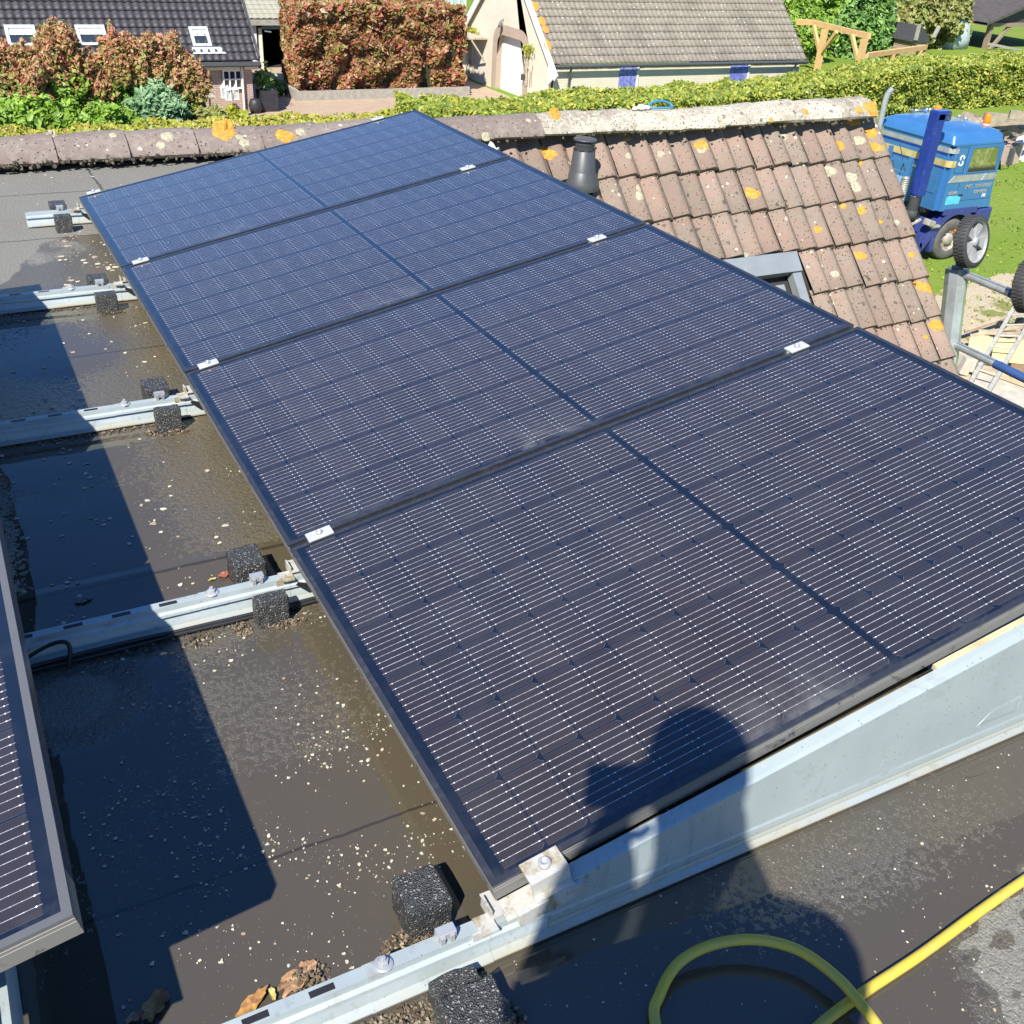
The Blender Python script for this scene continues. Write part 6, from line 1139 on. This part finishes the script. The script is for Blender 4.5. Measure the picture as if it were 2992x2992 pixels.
mb = MB(); mb.grid(10, 6, lambda i, j: (22.14 + i * 0.052 + 0.02 * noise.noise(Vector((i, j, 3))), YT0 - 0.0065, -5.0 + j * 0.036 + 0.03 * noise.noise(Vector((i * .8, j, 8))))); obj('paint_patch', mb, plain('fresh_cyan_paint', (0.10, 0.48, 0.75), 0.4), tk, fix=False)
# windscreen pillar, mirror, front
mb = MB(); mb.add([(XF + 0.03, YT0 + 0.06, -4.25), (XF + 0.03, YT1 - 0.06, -4.25), (XF - 0.24, YT1 - 0.1, -3.56), (XF - 0.24, YT0 + 0.1, -3.56)], [(0, 1, 2, 3)]); mb.v = [(v[0] + 0.012, v[1], v[2]) for v in mb.v]; obj('windscreen', mb, MT['cabglass'], tk, fix=False)
mb = MB(); mb.box((XF - 0.02, YT0 - 0.16, -3.85), (0.06, 0.16, 0.42), bev=0.02); mb.tube([(XF - 0.1, YT0, -3.62), (XF, YT0 - 0.16, -3.62), (XF, YT0 - 0.16, -4.15), (XF - 0.02, YT0, -4.2)], 0.014, 6); obj('mirror', mb, MT['gutter'], tk)
# chassis, wheel arch, wheels
mb = MB(); mb.b2((18.6, 17.9, -5.55), (23.9, 18.1, -5.28)); mb.b2((18.6, 19.1, -5.55), (23.9, 19.3, -5.28)); mb.b2((21.9, 17.75, -5.28), (23.9, 19.6, -5.17)); obj('chassis', mb, MT['black'], tk)
mb = MB(); mb.b2((23.55, YT0 + 0.02, -5.75), (24.1, YT1 - 0.02, -5.2), 0.05); obj('bumper', mb, MT['violet'], tk)
mb = MB(); cxw, czw, R0, R1 = 22.78, -5.95, 0.66, 0.80; an = np.linspace(0.15, PI + 0.35, 20)
def arc(R, y): return [(cxw + R * math.cos(a), y, czw + R * math.sin(a)) for a in an]
A_, B_, C_ = arc(R0, YT0 - 0.01), arc(R1, YT0 - 0.01), arc(R1, YT0 + 0.5); n_ = len(A_)
mb.add(A_ + B_ + C_, [(i, i + 1, n_ + i + 1, n_ + i) for i in range(n_ - 1)] + [(n_ + i, n_ + i + 1, 2 * n_ + i + 1, 2 * n_ + i) for i in range(n_ - 1)]); mb.b2((22.2, YT0 - 0.012, -5.28), (23.45, YT0 + 0.05, -5.12), 0.01); obj('wheel_arch', mb, MT['violet'], tk, fix=False)
mb = MB(); mb.add([(22.12, YT0 - 0.02, -5.62), (21.72, YT0 - 0.02, -6.18), (21.68, YT0 - 0.02, -5.95), (21.98, YT0 - 0.02, -5.40), (22.12, YT0 + 0.5, -5.62), (21.72, YT0 + 0.5, -6.18), (21.68, YT0 + 0.5, -5.95), (21.98, YT0 + 0.5, -5.40)], [(0, 1, 2, 3), (2, 3, 7, 6), (0, 1, 5, 4)]); mb.b2((21.55, YT0 - 0.02, -6.28), (21.60, YT0 + 0.55, -5.75)); obj('mudguard', mb, MT['violet'], tk)
mb = MB(); mb.b2((21.52, YT0 - 0.03, -6.42), (21.545, YT0 + 0.55, -6.10)); obj('mud_flap', mb, MT['silver'], tk)
def truck_wheel(x, y, lab=None):
    w = bpy.data.objects.new('wheel', None); COL.objects.link(w); w.parent = tk; w.location = Vector((x, y, -5.96)) - tk.location
    mb = MB(); prof = [(0.30, -0.13), (0.34, -0.15), (0.46, -0.15), (0.52, -0.13), (0.54, -0.09), (0.54, 0.09), (0.52, 0.13), (0.46, 0.15), (0.30, 0.13)]
    mb.lathe(prof, (x, y, -5.96), 36, axis=(0, 1, 0)); obj('tyre', mb, MT['tyre'], w)
    mb = MB(); mb.lathe([(0.30, -0.13), (0.27, -0.10), (0.20, -0.05), (0.17, -0.03), (0.15, -0.12), (0.10, -0.15), (0.0, -0.16)], (x, y, -5.96), 30, axis=(0, 1, 0)); obj('rim', mb, MT['rim'], w)
    mb = MB(); 
    for k in range(8): a = 2 * PI * k / 8; mb.box((x + 0.21 * math.cos(a), y - 0.08, -5.96 + 0.21 * math.sin(a)), (0.035, 0.05, 0.035))
    obj('wheel_nuts', mb, MT['rim'], w)
truck_wheel(22.74, 17.52); truck_wheel(22.74, 19.70); truck_wheel(19.2, 17.62); truck_wheel(19.2, 19.60)
mb = MB(); mb.lathe([(0, 0), (0.05, 0), (0.04, 0.09), (0, 0.10)], (22.80, YT0 - 0.02, -5.72), 10, axis=(0, -1, 0.2)); obj('side_marker', mb, MT['orange'], tk)
# exhaust stack
t0, b0 = Vector((21.25, 17.42, -2.72)), Vector((21.18, 17.42, -4.72))
es = bpy.data.objects.new('exhaust_stack', None); COL.objects.link(es); es.parent = tk; es.location = b0 - tk.location
mb = MB(); mb.box((21.21, 17.50, -3.72), (0.27, 0.30, 2.0), bev=0.03); mb.box((21.30, 17.50, -2.80), (0.46, 0.30, 0.24), bev=0.04); obj('stack_shroud', mb, MT['dkblue'], es)
mb = MB(); mb.b2((21.52, 17.38, -2.89), (21.545, 17.62, -2.73)); mb.b2((21.39, 17.345, -2.885), (21.52, 17.3495, -2.725)); o_ = obj('outlet', mb, MT['gutter'], es)
mb = MB(); mb.b2((21.41, 17.3425, -2.80), (21.45, 17.3449, -2.75)); mb.b2((21.46, 17.3425, -2.845), (21.51, 17.3449, -2.825)); obj('outlet_hole', mb, MT['black'], o_)
mb = MB(); prof = []
for k in range(20): prof += [(0.135, -0.34 + k * 0.017), (0.150, -0.34 + k * 0.017 + 0.008)]
mb.lathe([(0.0, -0.56), (0.15, -0.56), (0.15, -0.36)] + prof + [(0.13, 0.02)], (21.18, 17.52, -4.74), 22); obj('filter_bellows', mb, MT['ventgrey'], es)
mb = MB(); mb.tube([(20.95, 17.75, -4.3), (20.9, 17.72, -4.6), (20.88, 17.70, -4.95), (21.0, 17.62, -5.2), (21.3, 17.6, -5.3)], [0.085, 0.09, 0.09, 0.085, 0.08], 12)
for k in range(14): mb.lathe([(0.085, 0), (0.103, 0.012), (0.085, 0.024)], (20.93 - 0.004 * k, 17.735 - k * 0.003, -4.35 - k * 0.045), 12)
obj('ribbed_pipe', mb, MT['flexpipe'], tk)
mb = MB(); mb.box((21.75, 17.35, -5.42), (0.25, 0.22, 0.16), Matrix.Rotation(0.3, 3, 'Y'), bev=0.03); mb.box((21.95, 17.32, -5.52), (0.3, 0.12, 0.07), bev=0.02); mb.tube([(21.5, 17.45, -5.35), (21.2, 17.45, -5.45), (20.9, 17.5, -5.42)], 0.05, 8); obj('air_fittings', mb, MT['flexpipe'], tk)
# blue rack with sheet behind the cab
rk = MB(); q0, q1, q2, q3 = at(2665, 470, X=20.95), at(2595, 445, X=20.95), at(2585, 520, X=20.95), at(2645, 620, X=20.95)
yk0, yk1 = min(q0.y, q1.y), max(q0.y, q1.y)
rk.b2((20.93, yk0, -5.6), (21.0, yk0 + 0.10, -3.83)); rk.b2((20.93, yk1 - 0.1, -5.6), (21.0, yk1, -3.70)); rk.b2((20.93, yk0 + 0.1, -4.02), (21.0, yk1 - 0.1, -3.95)); rk.b2((20.94, yk0 + 0.1, -4.26), (20.99, yk1 - 0.1, -4.21)); obj('rack_frame', rk, MT['cab'], tk)
mb = MB(); mb.b2((20.905, yk0 + 0.02, -5.6), (20.929, yk1, -4.32)); obj('rack_sheet', mb, paint('faded_blue_sheet', (0.22, 0.38, 0.58), 0.45, 0.1), tk)
mb = MB(); mb.tube([(20.96, yk0 + 0.15, -4.2), (20.96, yk1 - 0.3, -3.6)], 0.012, 5); mb.tube([(20.96, yk0 + 0.5, -4.3), (20.96, yk1 - 0.15, -3.9)], 0.012, 5); mb.tube([(20.96, yk0 + 0.3, -4.32), (20.96, yk0 + 0.25, -4.0)], 0.012, 5); obj('hose_loops', mb, MT['black'], tk)
a, b, c = at(2568, 375, X=21.2), at(2590, 285, X=21.2), at(2602, 258, X=21.2)
mb = MB(); mb.tube(crom([(21.2, a.y, -4.9), a, b, c + Vector((0.08, 0, 0))], 8), 0.072, 12); obj('chrome_pipe', mb, MT['silver'], tk)
for px, py, lab in ((2738, 320, 'b'), (2885, 345, 'f')):
    p = at(px, py + 6, Y=19.0 if px < 2800 else 18.1); p.z -= 0.10
    bc = bpy.data.objects.new('beacon', None); COL.objects.link(bc); bc.parent = tk; bc.location = p - tk.location
    mb = MB(); mb.lathe([(0.0, 0.02), (0.085, 0.02), (0.09, 0.06), (0.08, 0.22), (0.06, 0.25), (0, 0.26)], p, 14); obj('lens', mb, MT['orange'], bc); mb = MB(); mb.lathe([(0, -0.06), (0.09, -0.06), (0.09, 0.02), (0, 0.02)], p, 14); mb.lathe([(0, p.z * 0 - 0.35), (0.03, -0.35), (0.03, -0.06), (0, -0.06)], p, 8); obj('base', mb, plain('pink_base', (0.6, 0.42, 0.32), 0.5), bc)
p = at(2690, 335, Y=19.3); p.z = -3.06; mb = MB(); mb.lathe([(0.0, -0.35), (0.02, -0.35), (0.025, 0.0), (0.08, 0.12), (0.085, 0.13), (0.0, 0.08)], p, 14, axis=(1, -0.2, 0.05)); mb.box(p + Vector((-0.3, 0.05, -0.03)), (0.12, 0.12, 0.08)); obj('air_horn', mb, MT['chrome'], tk)
mb = MB()
for k in range(5): q = Vector((23.1 + 0.1 * (k % 2), 18.2 + k * 0.3, -3.11)); mb.lathe([(0, 0), (0.05, 0), (0.055, 0.05), (0.0, 0.08)], q, 8)
obj('roof_lights', mb, MT['silver'], tk); mb = MB(); mb.b2((22.7, 18.3, -3.15), (23.1, 18.9, -3.10)); obj('roof_hatch', mb, MT['silver'], tk)
# ================================================================== SCAFFOLD FRAME beside the gable
MT['alugrey'] = plain('scaffold_aluminium', (0.50, 0.53, 0.53), 0.32, 0.6, var=0.18, scale=9); MT['blueplastic'] = plain('blue_plastic_sleeve', (0.03, 0.07, 0.20), 0.45)
sf = thing('scaffold_frame', 'aluminium scaffold frame with wheels on top of its octagonal mast beside the gable', 'scaffold', (6.42, 4.2, ZG))
def octo(mb, a, b, r): 
    a, b = Vector(a), Vector(b); mb.tube([a, b], r, 8, smooth=False)
XS = 6.45
m0 = at(2797, 790, X=XS); m1 = at(2765, 1060, X=XS); dd = (m1 - m0).normalized(); m2 = m0 + dd * ((m0.z - ZG) / -dd.z)
mb = MB(); octo(mb, m2, m0, 0.088); obj('mast', mb, MT['alugrey'], sf)
mb = MB(); octo(mb, m0 + dd * 0.10, m0 - dd * 0.015, 0.0895); mb.lathe([(0.0, 0.0), (0.045, 0.0), (0.045, 0.03), (0, 0.03)], m0 - dd * 0.01, 12, axis=tuple(-dd)); obj('mast_collar', mb, MT['greymetal'], sf)
for z_, y_ in ((at(2822, 803, X=XS).z, at(2822, 803, X=XS).y), (at(2782, 1003, X=XS).z, at(2782, 1003, X=XS).y)):
    ya = y_ + 0.03; mb = MB(); mb.tube([(XS, ya, z_), (XS, ya - 0.46, z_ - 0.005)], 0.030, 14); mb.box((XS - 0.005, ya - 0.23, z_ + 0.028), (0.028, 0.46, 0.006)); o = obj('guard_rail', mb, MT['alugrey'], sf)
    mb = MB(); mb.tube([(XS, ya - 0.462, z_ - 0.005), (XS, ya - 1.9, z_ - 0.03)], 0.034, 14); obj('blue_sleeve', mb, MT['blueplastic'], o)
mb = MB(); octo(mb, (XS + 0.02, m0.y - 1.35, ZG), (XS + 0.02, m0.y - 1.30, m0.z + 0.25), 0.08); obj('mast', mb, MT['alugrey'], sf)
def caster(c, ax, r=0.155, w=0.055, lab=''):
    c = Vector(c); wv = bpy.data.objects.new('wheel', None); COL.objects.link(wv); wv.parent = sf; wv.location = c - sf.location
    ax = Vector(ax).normalized(); mb = MB(); mb.lathe([(r * .80, -w * .5), (r * .93, -w * .5), (r, -w * .36), (r, w * .36), (r * .93, w * .5), (r * .80, w * .5)], c, 44, axis=ax)
    M = Vector((0, 0, 1)).rotation_difference(ax).to_matrix()
    for k in range(44):
        a = 2 * PI * k / 44
        for s_ in (-1, 1):
            R = M @ Matrix.Rotation(a + (0.07 if s_ > 0 else 0), 3, 'Z'); mb.box(c + R @ Vector((r * 1.005, 0, s_ * w * 0.23)), (0.006, 0.013, w * 0.40), R)
    obj('tyre', mb, MT['tyre2'] if 'tyre2' in MT else MT.setdefault('tyre2', plain('black_tread', (0.045, 0.045, 0.045), 0.7)), wv)
    mb = MB(); mb.lathe([(r * .80, -w * .5), (r * .76, -w * .42), (r * .76, w * .42), (r * .80, w * .5)], c, 44, axis=ax); mb.lathe([(0, -w * .5), (r * .17, -w * .48), (r * .17, w * .48), (0, w * .5)], c, 20, axis=ax)
    for k in range(5):
        a = 2 * PI * k / 5; R = M @ Matrix.Rotation(a, 3, 'Z'); vs = [R @ Vector(v) + c for v in ((r * .12, -r * .05, -w * .3), (r * .12, r * .05, -w * .3), (r * .78, r * .26, -w * .3), (r * .78, -r * .26, -w * .3), (r * .12, -r * .05, w * .3), (r * .12, r * .05, w * .3), (r * .78, r * .26, w * .3), (r * .78, -r * .26, w * .3))]
        mb.add(vs, [(0, 1, 2, 3), (4, 5, 6, 7), (0, 1, 5, 4), (1, 2, 6, 5), (2, 3, 7, 6), (3, 0, 4, 7)])
    obj('rim', mb, plain('grey_plastic_rim', (0.30, 0.30, 0.30), 0.5), wv)
wc = at(2838, 706, X=XS - 0.02); caster(wc, (0.20, -0.93, 0.22), 0.198, 0.10); mb = MB(); mb.tube([m0 - dd * 0.01, wc + Vector((0.08, 0.04, -0.05)), wc], 0.014, 8); mb.tube([m0 - dd * 0.01, wc + Vector((-0.04, 0.04, -0.10))], 0.02, 8); obj('wheel_fork', mb, MT['greymetal'], sf)
wc2 = at(3010, 835, X=XS - 0.02); caster(wc2, (0.20, -0.93, 0.22), 0.198, 0.10)
# ladder lying on the timber pile
ld = thing('ladder', 'pale aluminium ladder lying over the yellow boards behind the scaffold', 'ladder', at(2890, 1080, z=-6.0))
def lz(x, y): return at(x, y, z=-6.05 + (1100 - y) / 250 * 0.25)
s1a, s1b, s2a, s2b = lz(2826, 1135), lz(2975, 880), lz(2878, 1163), lz(3052, 868)
MT['ladderalu'] = plain('dull_ladder', (0.46, 0.44, 0.36), 0.5, 0.1)
for p, q in ((s1a, s1b), (s2a, s2b)): mb = MB(); mb.bar(p, q, 0.075, 0.10); obj('stile', mb, MT['ladderalu'], ld)
for k in range(8):
    f_ = (k + 0.5) / 8; mb = MB(); mb.tube([s1a + (s1b - s1a) * f_, s2a + (s2b - s2a) * f_], 0.022, 8); obj('rung', mb, MT['ladderalu'], ld)
# boards and slabs on the ground
def slab(name, label, cat, pix, zt, th, mat, group=None):
    P_ = [at(x, y, z=zt) for x, y in pix]; n = len(P_); mb = MB(); mb.add([(p.x, p.y, zt) for p in P_] + [(p.x, p.y, zt - th) for p in P_], [tuple(range(n)), tuple(range(n, 2 * n))[::-1]] + [(i, (i + 1) % n, n + (i + 1) % n, n + i) for i in range(n)]); return tag(obj(name, mb, mat), label, cat, group)
MT['yellowboard'] = plain('yellow_shuttering_board', (0.78, 0.66, 0.30), 0.6, var=0.06, scale=2); MT['plankwood'] = plain('grey_planks', (0.45, 0.36, 0.24), 0.85, var=0.25, scale=5); MT['brownboard'] = plain('brown_boards', (0.26, 0.17, 0.09), 0.8, var=0.3, scale=5); MT['slabstone'] = plain('concrete_slab', (0.46, 0.42, 0.34), 0.9, var=0.2, scale=4)
slab('board', 'large yellow shuttering board right of the mast, left board of the pile', 'board', ((2835, 975), (2902, 985), (2890, 1048), (2826, 1038)), -6.18, 0.03, MT['yellowboard'], 'yellow boards')
slab('board', 'yellow shuttering board at the right edge under the ladder', 'board', ((2908, 985), (3010, 998), (3015, 1062), (2896, 1050)), -6.16, 0.03, MT['yellowboard'], 'yellow boards')
for i, (pix, z_, lb) in enumerate((((( 2818, 960), (2960, 915), (2962, 922), (2820, 968)), -6.25, 'long thin plank behind the yellow boards, upper one'), (((2835, 976), (2992, 945), (2994, 954), (2836, 984)), -6.15, 'long plank right behind the yellow boards'), (((2860, 962), (3000, 968), (3000, 976), (2860, 970)), -6.12, 'plank lying crosswise on the plank pile by the yellow boards'), (((2800, 1010), (2835, 1012), (2833, 1022), (2799, 1020)), -6.2, 'short pale plank end beside the mast'))):
    slab('plank', lb, 'plank', pix, z_, 0.05, MT['plankwood'], 'planks by the yellow boards')
slab('crate', 'dark brown crate under the right end of the yellow boards', 'crate', ((2955, 1062), (3020, 1068), (3020, 1115), (2950, 1098)), -6.20, 0.28, MT['brownboard'])
slab('plank', 'brown plank across the front of the stone slabs', 'plank', ((2870, 1060), (3010, 1110), (3010, 1125), (2868, 1074)), -6.22, 0.08, MT['plankwood'], 'planks by the yellow boards')
slab('stone_slab', 'broad pale concrete slab under the foot of the ladder', 'slab', ((2845, 1080), (2920, 1085), (3010, 1135), (3010, 1210), (2900, 1175), (2850, 1140)), -6.32, 0.15, MT['slabstone'])
for i, (x, y) in enumerate(((2815, 1052), (2822, 1068), (2838, 1062), (2850, 1048))):
    p = at(x, y, z=-6.3); mb = MB(); mb.box(p, (0.22, 0.18, 0.35), Matrix.Rotation(i, 3, 'Z') @ Matrix.Rotation(0.2 * i, 3, 'X'), bev=0.03); tag(obj('stone', mb, MT['slabstone']), ['pale block right against the scaffold mast', 'second pale block from the mast', 'third pale block from the mast, lower', 'pale block nearest the crate'][i], 'stone', 'pale blocks by the mast')
for i, (x, y) in enumerate(((2925, 955), (2985, 945))): p = at(x, y, z=-6.15); mb = MB(); mb.box(p, (0.25, 0.2, 0.22), Matrix.Rotation(i + .4, 3, 'Z'), bev=0.05); tag(obj('bucket', mb, MT['black']), ['black bucket lump on the plank pile, left', 'black bucket lump on the plank pile, at the right edge'][i], 'bucket')
# lawn tufts and yellow dandelions
n = 16000; Pn = np.stack([rng.uniform(12, 44, n), rng.uniform(9, 31, n), np.full(n, ZG + 0.02)], 1)
keep = np.array([noise.noise(Vector((p[0] * 0.5, p[1] * 0.5, 0))) > -0.1 for p in Pn]); Pn = Pn[keep]; n = len(Pn); U, V = rand_axes(n, 0.05, flat=(0, 0, 0.6)); V[:, 2] += 0.03
LF['grass'] = leafmat('grass_tufts', [(0.14, 0.22, 0.03), (0.22, 0.30, 0.05), (0.28, 0.30, 0.07)], 0.3); quads('grass', Pn, U, V, LF['grass'], label='short mown lawn grass with brighter tufts', cat='grass', kind='stuff')
n = 500; Pn = np.stack([rng.uniform(12, 26, n), rng.uniform(10, 18, n), np.full(n, ZG + 0.08)], 1); U, V = rand_axes(n, 0.03, flat=(0, 0, 3)); LF['dand'] = leafmat('dandelion', [(0.85, 0.65, 0.03), (0.9, 0.75, 0.1)], 0.1); quads('dandelions', Pn, U, V, LF['dand'], label='yellow dandelions dotted over the lawn edge', cat='flowers', kind='stuff')
# ================================================================== PHOTOGRAPHER (stands behind the lens; casts the shadow in the picture)
FH = Vector((CF.x, CF.y, 0)).normalized(); RT_ = Vector((FH.y, -FH.x, 0))
def B(r, d, z): return Vector((CAM.x, CAM.y, 0)) + RT_ * r - FH * d + Vector((0, 0, z))
J = []; E_ = []; RAD = []
def jv(p, r, parent=None):
    J.append(p); RAD.append(r)
    if parent is not None: E_.append((parent, len(J) - 1))
    return len(J) - 1
pel = jv(B(0.0, .30, .98), (.155, .115)); wst = jv(B(0, .29, 1.12), (.19, .11), pel); chs = jv(B(-.005, .27, 1.30), (.215, .115), wst); upc = jv(B(-.015, .245, 1.46), (.165, .10), chs)
nb = jv(B(-.03, .21, 1.535), (.085, .07), upc); nk = jv(B(-.045, .165, 1.605), (.068, .060), nb); ch = jv(B(-.05, .125, 1.645), (.070, .07), nk); hd = jv(B(-.055, .125, 1.71), (.088, .100), ch); ht = jv(B(-.058, .135, 1.775), (.078, .088), hd)
def limb(start, pts, rs):
    k = start
    for p, r in zip(pts, rs): k = jv(p, (r, r), k)
    return k
def hand(wr, base, fwd, side, up, thumb_dir):
    palm = jv(base, (.042, .022), wr); kn = jv(base + fwd * .045, (.036, .018), palm)
    for i, L in enumerate((.070, .078, .072, .056)):
        o = side * ((i - 1.5) * .019)
        a = jv(base + fwd * .075 + o, (.0095, .0095), kn); b = jv(base + fwd * (.075 + L * .4) + o + up * .012, (.009, .009), a); jv(base + fwd * (.075 + L * .62) + o + up * (.012 + L * .35), (.008, .008), b)
    t1 = jv(base + thumb_dir * .03 + fwd * .012, (.012, .012), palm); t2 = jv(base + thumb_dir * .055 + fwd * .035, (.0105, .0105), t1); jv(base + thumb_dir * .060 + fwd * .062, (.009, .009), t2)
Z = Vector((0, 0, 1))
eL = limb(upc, [B(-.13, .25, 1.485), B(-.205, .25, 1.455), B(-.225, .225, 1.32), B(-.215, .185, 1.215), B(-.190, .11, 1.29), B(-.150, .055, 1.385)], [.082, .078, .072, .070, .066, .066])
hand(eL, B(-.150, .03, 1.455), (Z * .9 + RT_ * .25).normalized(), FH, RT_, -FH * .6 + RT_ * .7)
eR = limb(upc, [B(.10, .25, 1.485), B(.185, .25, 1.455), B(.205, .225, 1.32), B(.17, .19, 1.215), B(.115, .12, 1.285), B(.085, .06, 1.375)], [.078, .068, .060, .058, .058, .052])
hand(eR, B(.068, .03, 1.445), (Z * .95 - RT_ * .15).normalized(), FH, -RT_, -FH * .6 - RT_ * .6)
for sg in (-1, 1):
    k = limb(pel, [B(sg * .10, .30, .90), B(sg * .11, .29, .70), B(sg * .12, .27, .50), B(sg * .12, .30, .30), B(sg * .12, .32, .10)], [.095, .085, .062, .060, .042])
    h_ = jv(B(sg * .12, .34, .055), (.040, .040), k); f1_ = jv(B(sg * .125, .24, .045), (.045, .035), k); jv(B(sg * .13, .15, .035), (.042, .028), f1_)
me = bpy.data.meshes.new('body'); me.from_pydata([tuple(p) for p in J], E_, []); me.update()
tmp = bpy.data.objects.new('tmp_body', me); COL.objects.link(tmp)
md = tmp.modifiers.new('Skin', 'SKIN'); md.use_smooth_shade = True
for i, sv in enumerate(me.skin_vertices[0].data): sv.radius = RAD[i]; sv.use_root = (i == 0)
ms = tmp.modifiers.new('Sub', 'SUBSURF'); ms.levels = 2; ms.render_levels = 2
bpy.context.view_layer.update(); dg = bpy.context.evaluated_depsgraph_get(); bme = bpy.data.meshes.new_from_object(tmp.evaluated_get(dg)); bpy.data.objects.remove(tmp)
base = B(0, .30, 0); ps = thing('person', 'person standing behind the viewpoint in dark jacket, holding a phone up in both hands', 'person', base)
for v in bme.vertices: v.co -= base
bme.materials.clear(); MT['skin'] = plain('skin', (0.50, 0.30, 0.22), 0.5, var=0.06); MT['jacket'] = plain('navy_jacket', (0.02, 0.03, 0.06), 0.8, var=0.2); MT['jeans'] = plain('dark_jeans', (0.04, 0.05, 0.09), 0.85); MT['boots'] = plain('brown_boots', (0.09, 0.05, 0.03), 0.6)
for k in ('skin', 'jacket', 'jeans', 'boots'): bme.materials.append(MT[k])
handc = [B(-.19, .03, 1.475) - base, B(.068, .03, 1.465) - base]
for p in bme.polygons:
    c = p.center; m_i = 1
    if c.z > 1.565 or any((c - h).length < 0.095 and c.z > 1.40 for h in handc): m_i = 0
    elif c.z < 0.13: m_i = 3
    elif c.z < 0.99: m_i = 2
    p.material_index = m_i; p.use_smooth = True
bo = bpy.data.objects.new('body', bme); COL.objects.link(bo); bo.parent = ps
hc = B(-.056, .128, 1.715)
mb = MB(); mb.grid(24, 12, lambda i, j: hc + Vector((0, 0, .012)) + RT_ * (.088 * math.cos(2 * PI * i / 24) * math.sin(PI * .62 * j / 12)) - FH * (.010 + .107 * math.sin(2 * PI * i / 24) * math.sin(PI * .62 * j / 12)) + Vector((0, 0, .112 * math.cos(PI * .62 * j / 12) - (0.0 if math.sin(2 * PI * i / 24) > 0 else -.028 * math.sin(PI * .62 * j / 12))))); obj('hair', mb, plain('brown_hair', (0.07, 0.045, 0.03), 0.8, var=0.3, scale=60), ps, fix=False)
for sg in (-1, 1):
    e = hc + RT_ * (sg * .031) + FH * .088 + Vector((0, 0, -.002)); mb = MB(); mb.lathe([(0, -.012), (.009, -.007), (.012, 0), (.009, .007), (0, .012)], e, 12); obj('eye', mb, MT['whitepaint'], ps)
    mb = MB(); mb.lathe([(.0, 0), (.012, .001), (.020, .006), (.022, .010), (.016, .012), (0, .008)], hc + RT_ * (sg * .080), 14, axis=tuple(RT_ * sg)); obj('ear', mb, MT['skin'], ps)
mb = MB(); mb.add([hc + FH * .094 + Vector((0, 0, .005)), hc + FH * .120 + Vector((0, 0, -.030)), hc + FH * .092 + RT_ * .017 + Vector((0, 0, -.038)), hc + FH * .092 - RT_ * .017 + Vector((0, 0, -.038))], [(0, 1, 2), (0, 3, 1), (1, 3, 2)]); obj('nose', mb, MT['skin'], ps)
mb = MB(); mb.tube([hc + FH * .088 - RT_ * .022 + Vector((0, 0, -.058)), hc + FH * .097 + Vector((0, 0, -.056)), hc + FH * .088 + RT_ * .022 + Vector((0, 0, -.058))], [.003, .006, .003], 8); obj('mouth', mb, plain('lips', (0.40, 0.16, 0.13), 0.5), ps)
# phone, its lens at the viewpoint
pc = CAM - CF * 0.018 - CR * 0.104 - CD * 0.070
mb = MB(); Mx = Matrix((CR, CD, CF)).transposed(); mb.box(pc, (0.175, 0.078, 0.009), Mx, bev=0.004); pho = obj('phone', mb, MT['black']); tag(pho, 'black phone held level in the hands of the person behind the viewpoint', 'phone')
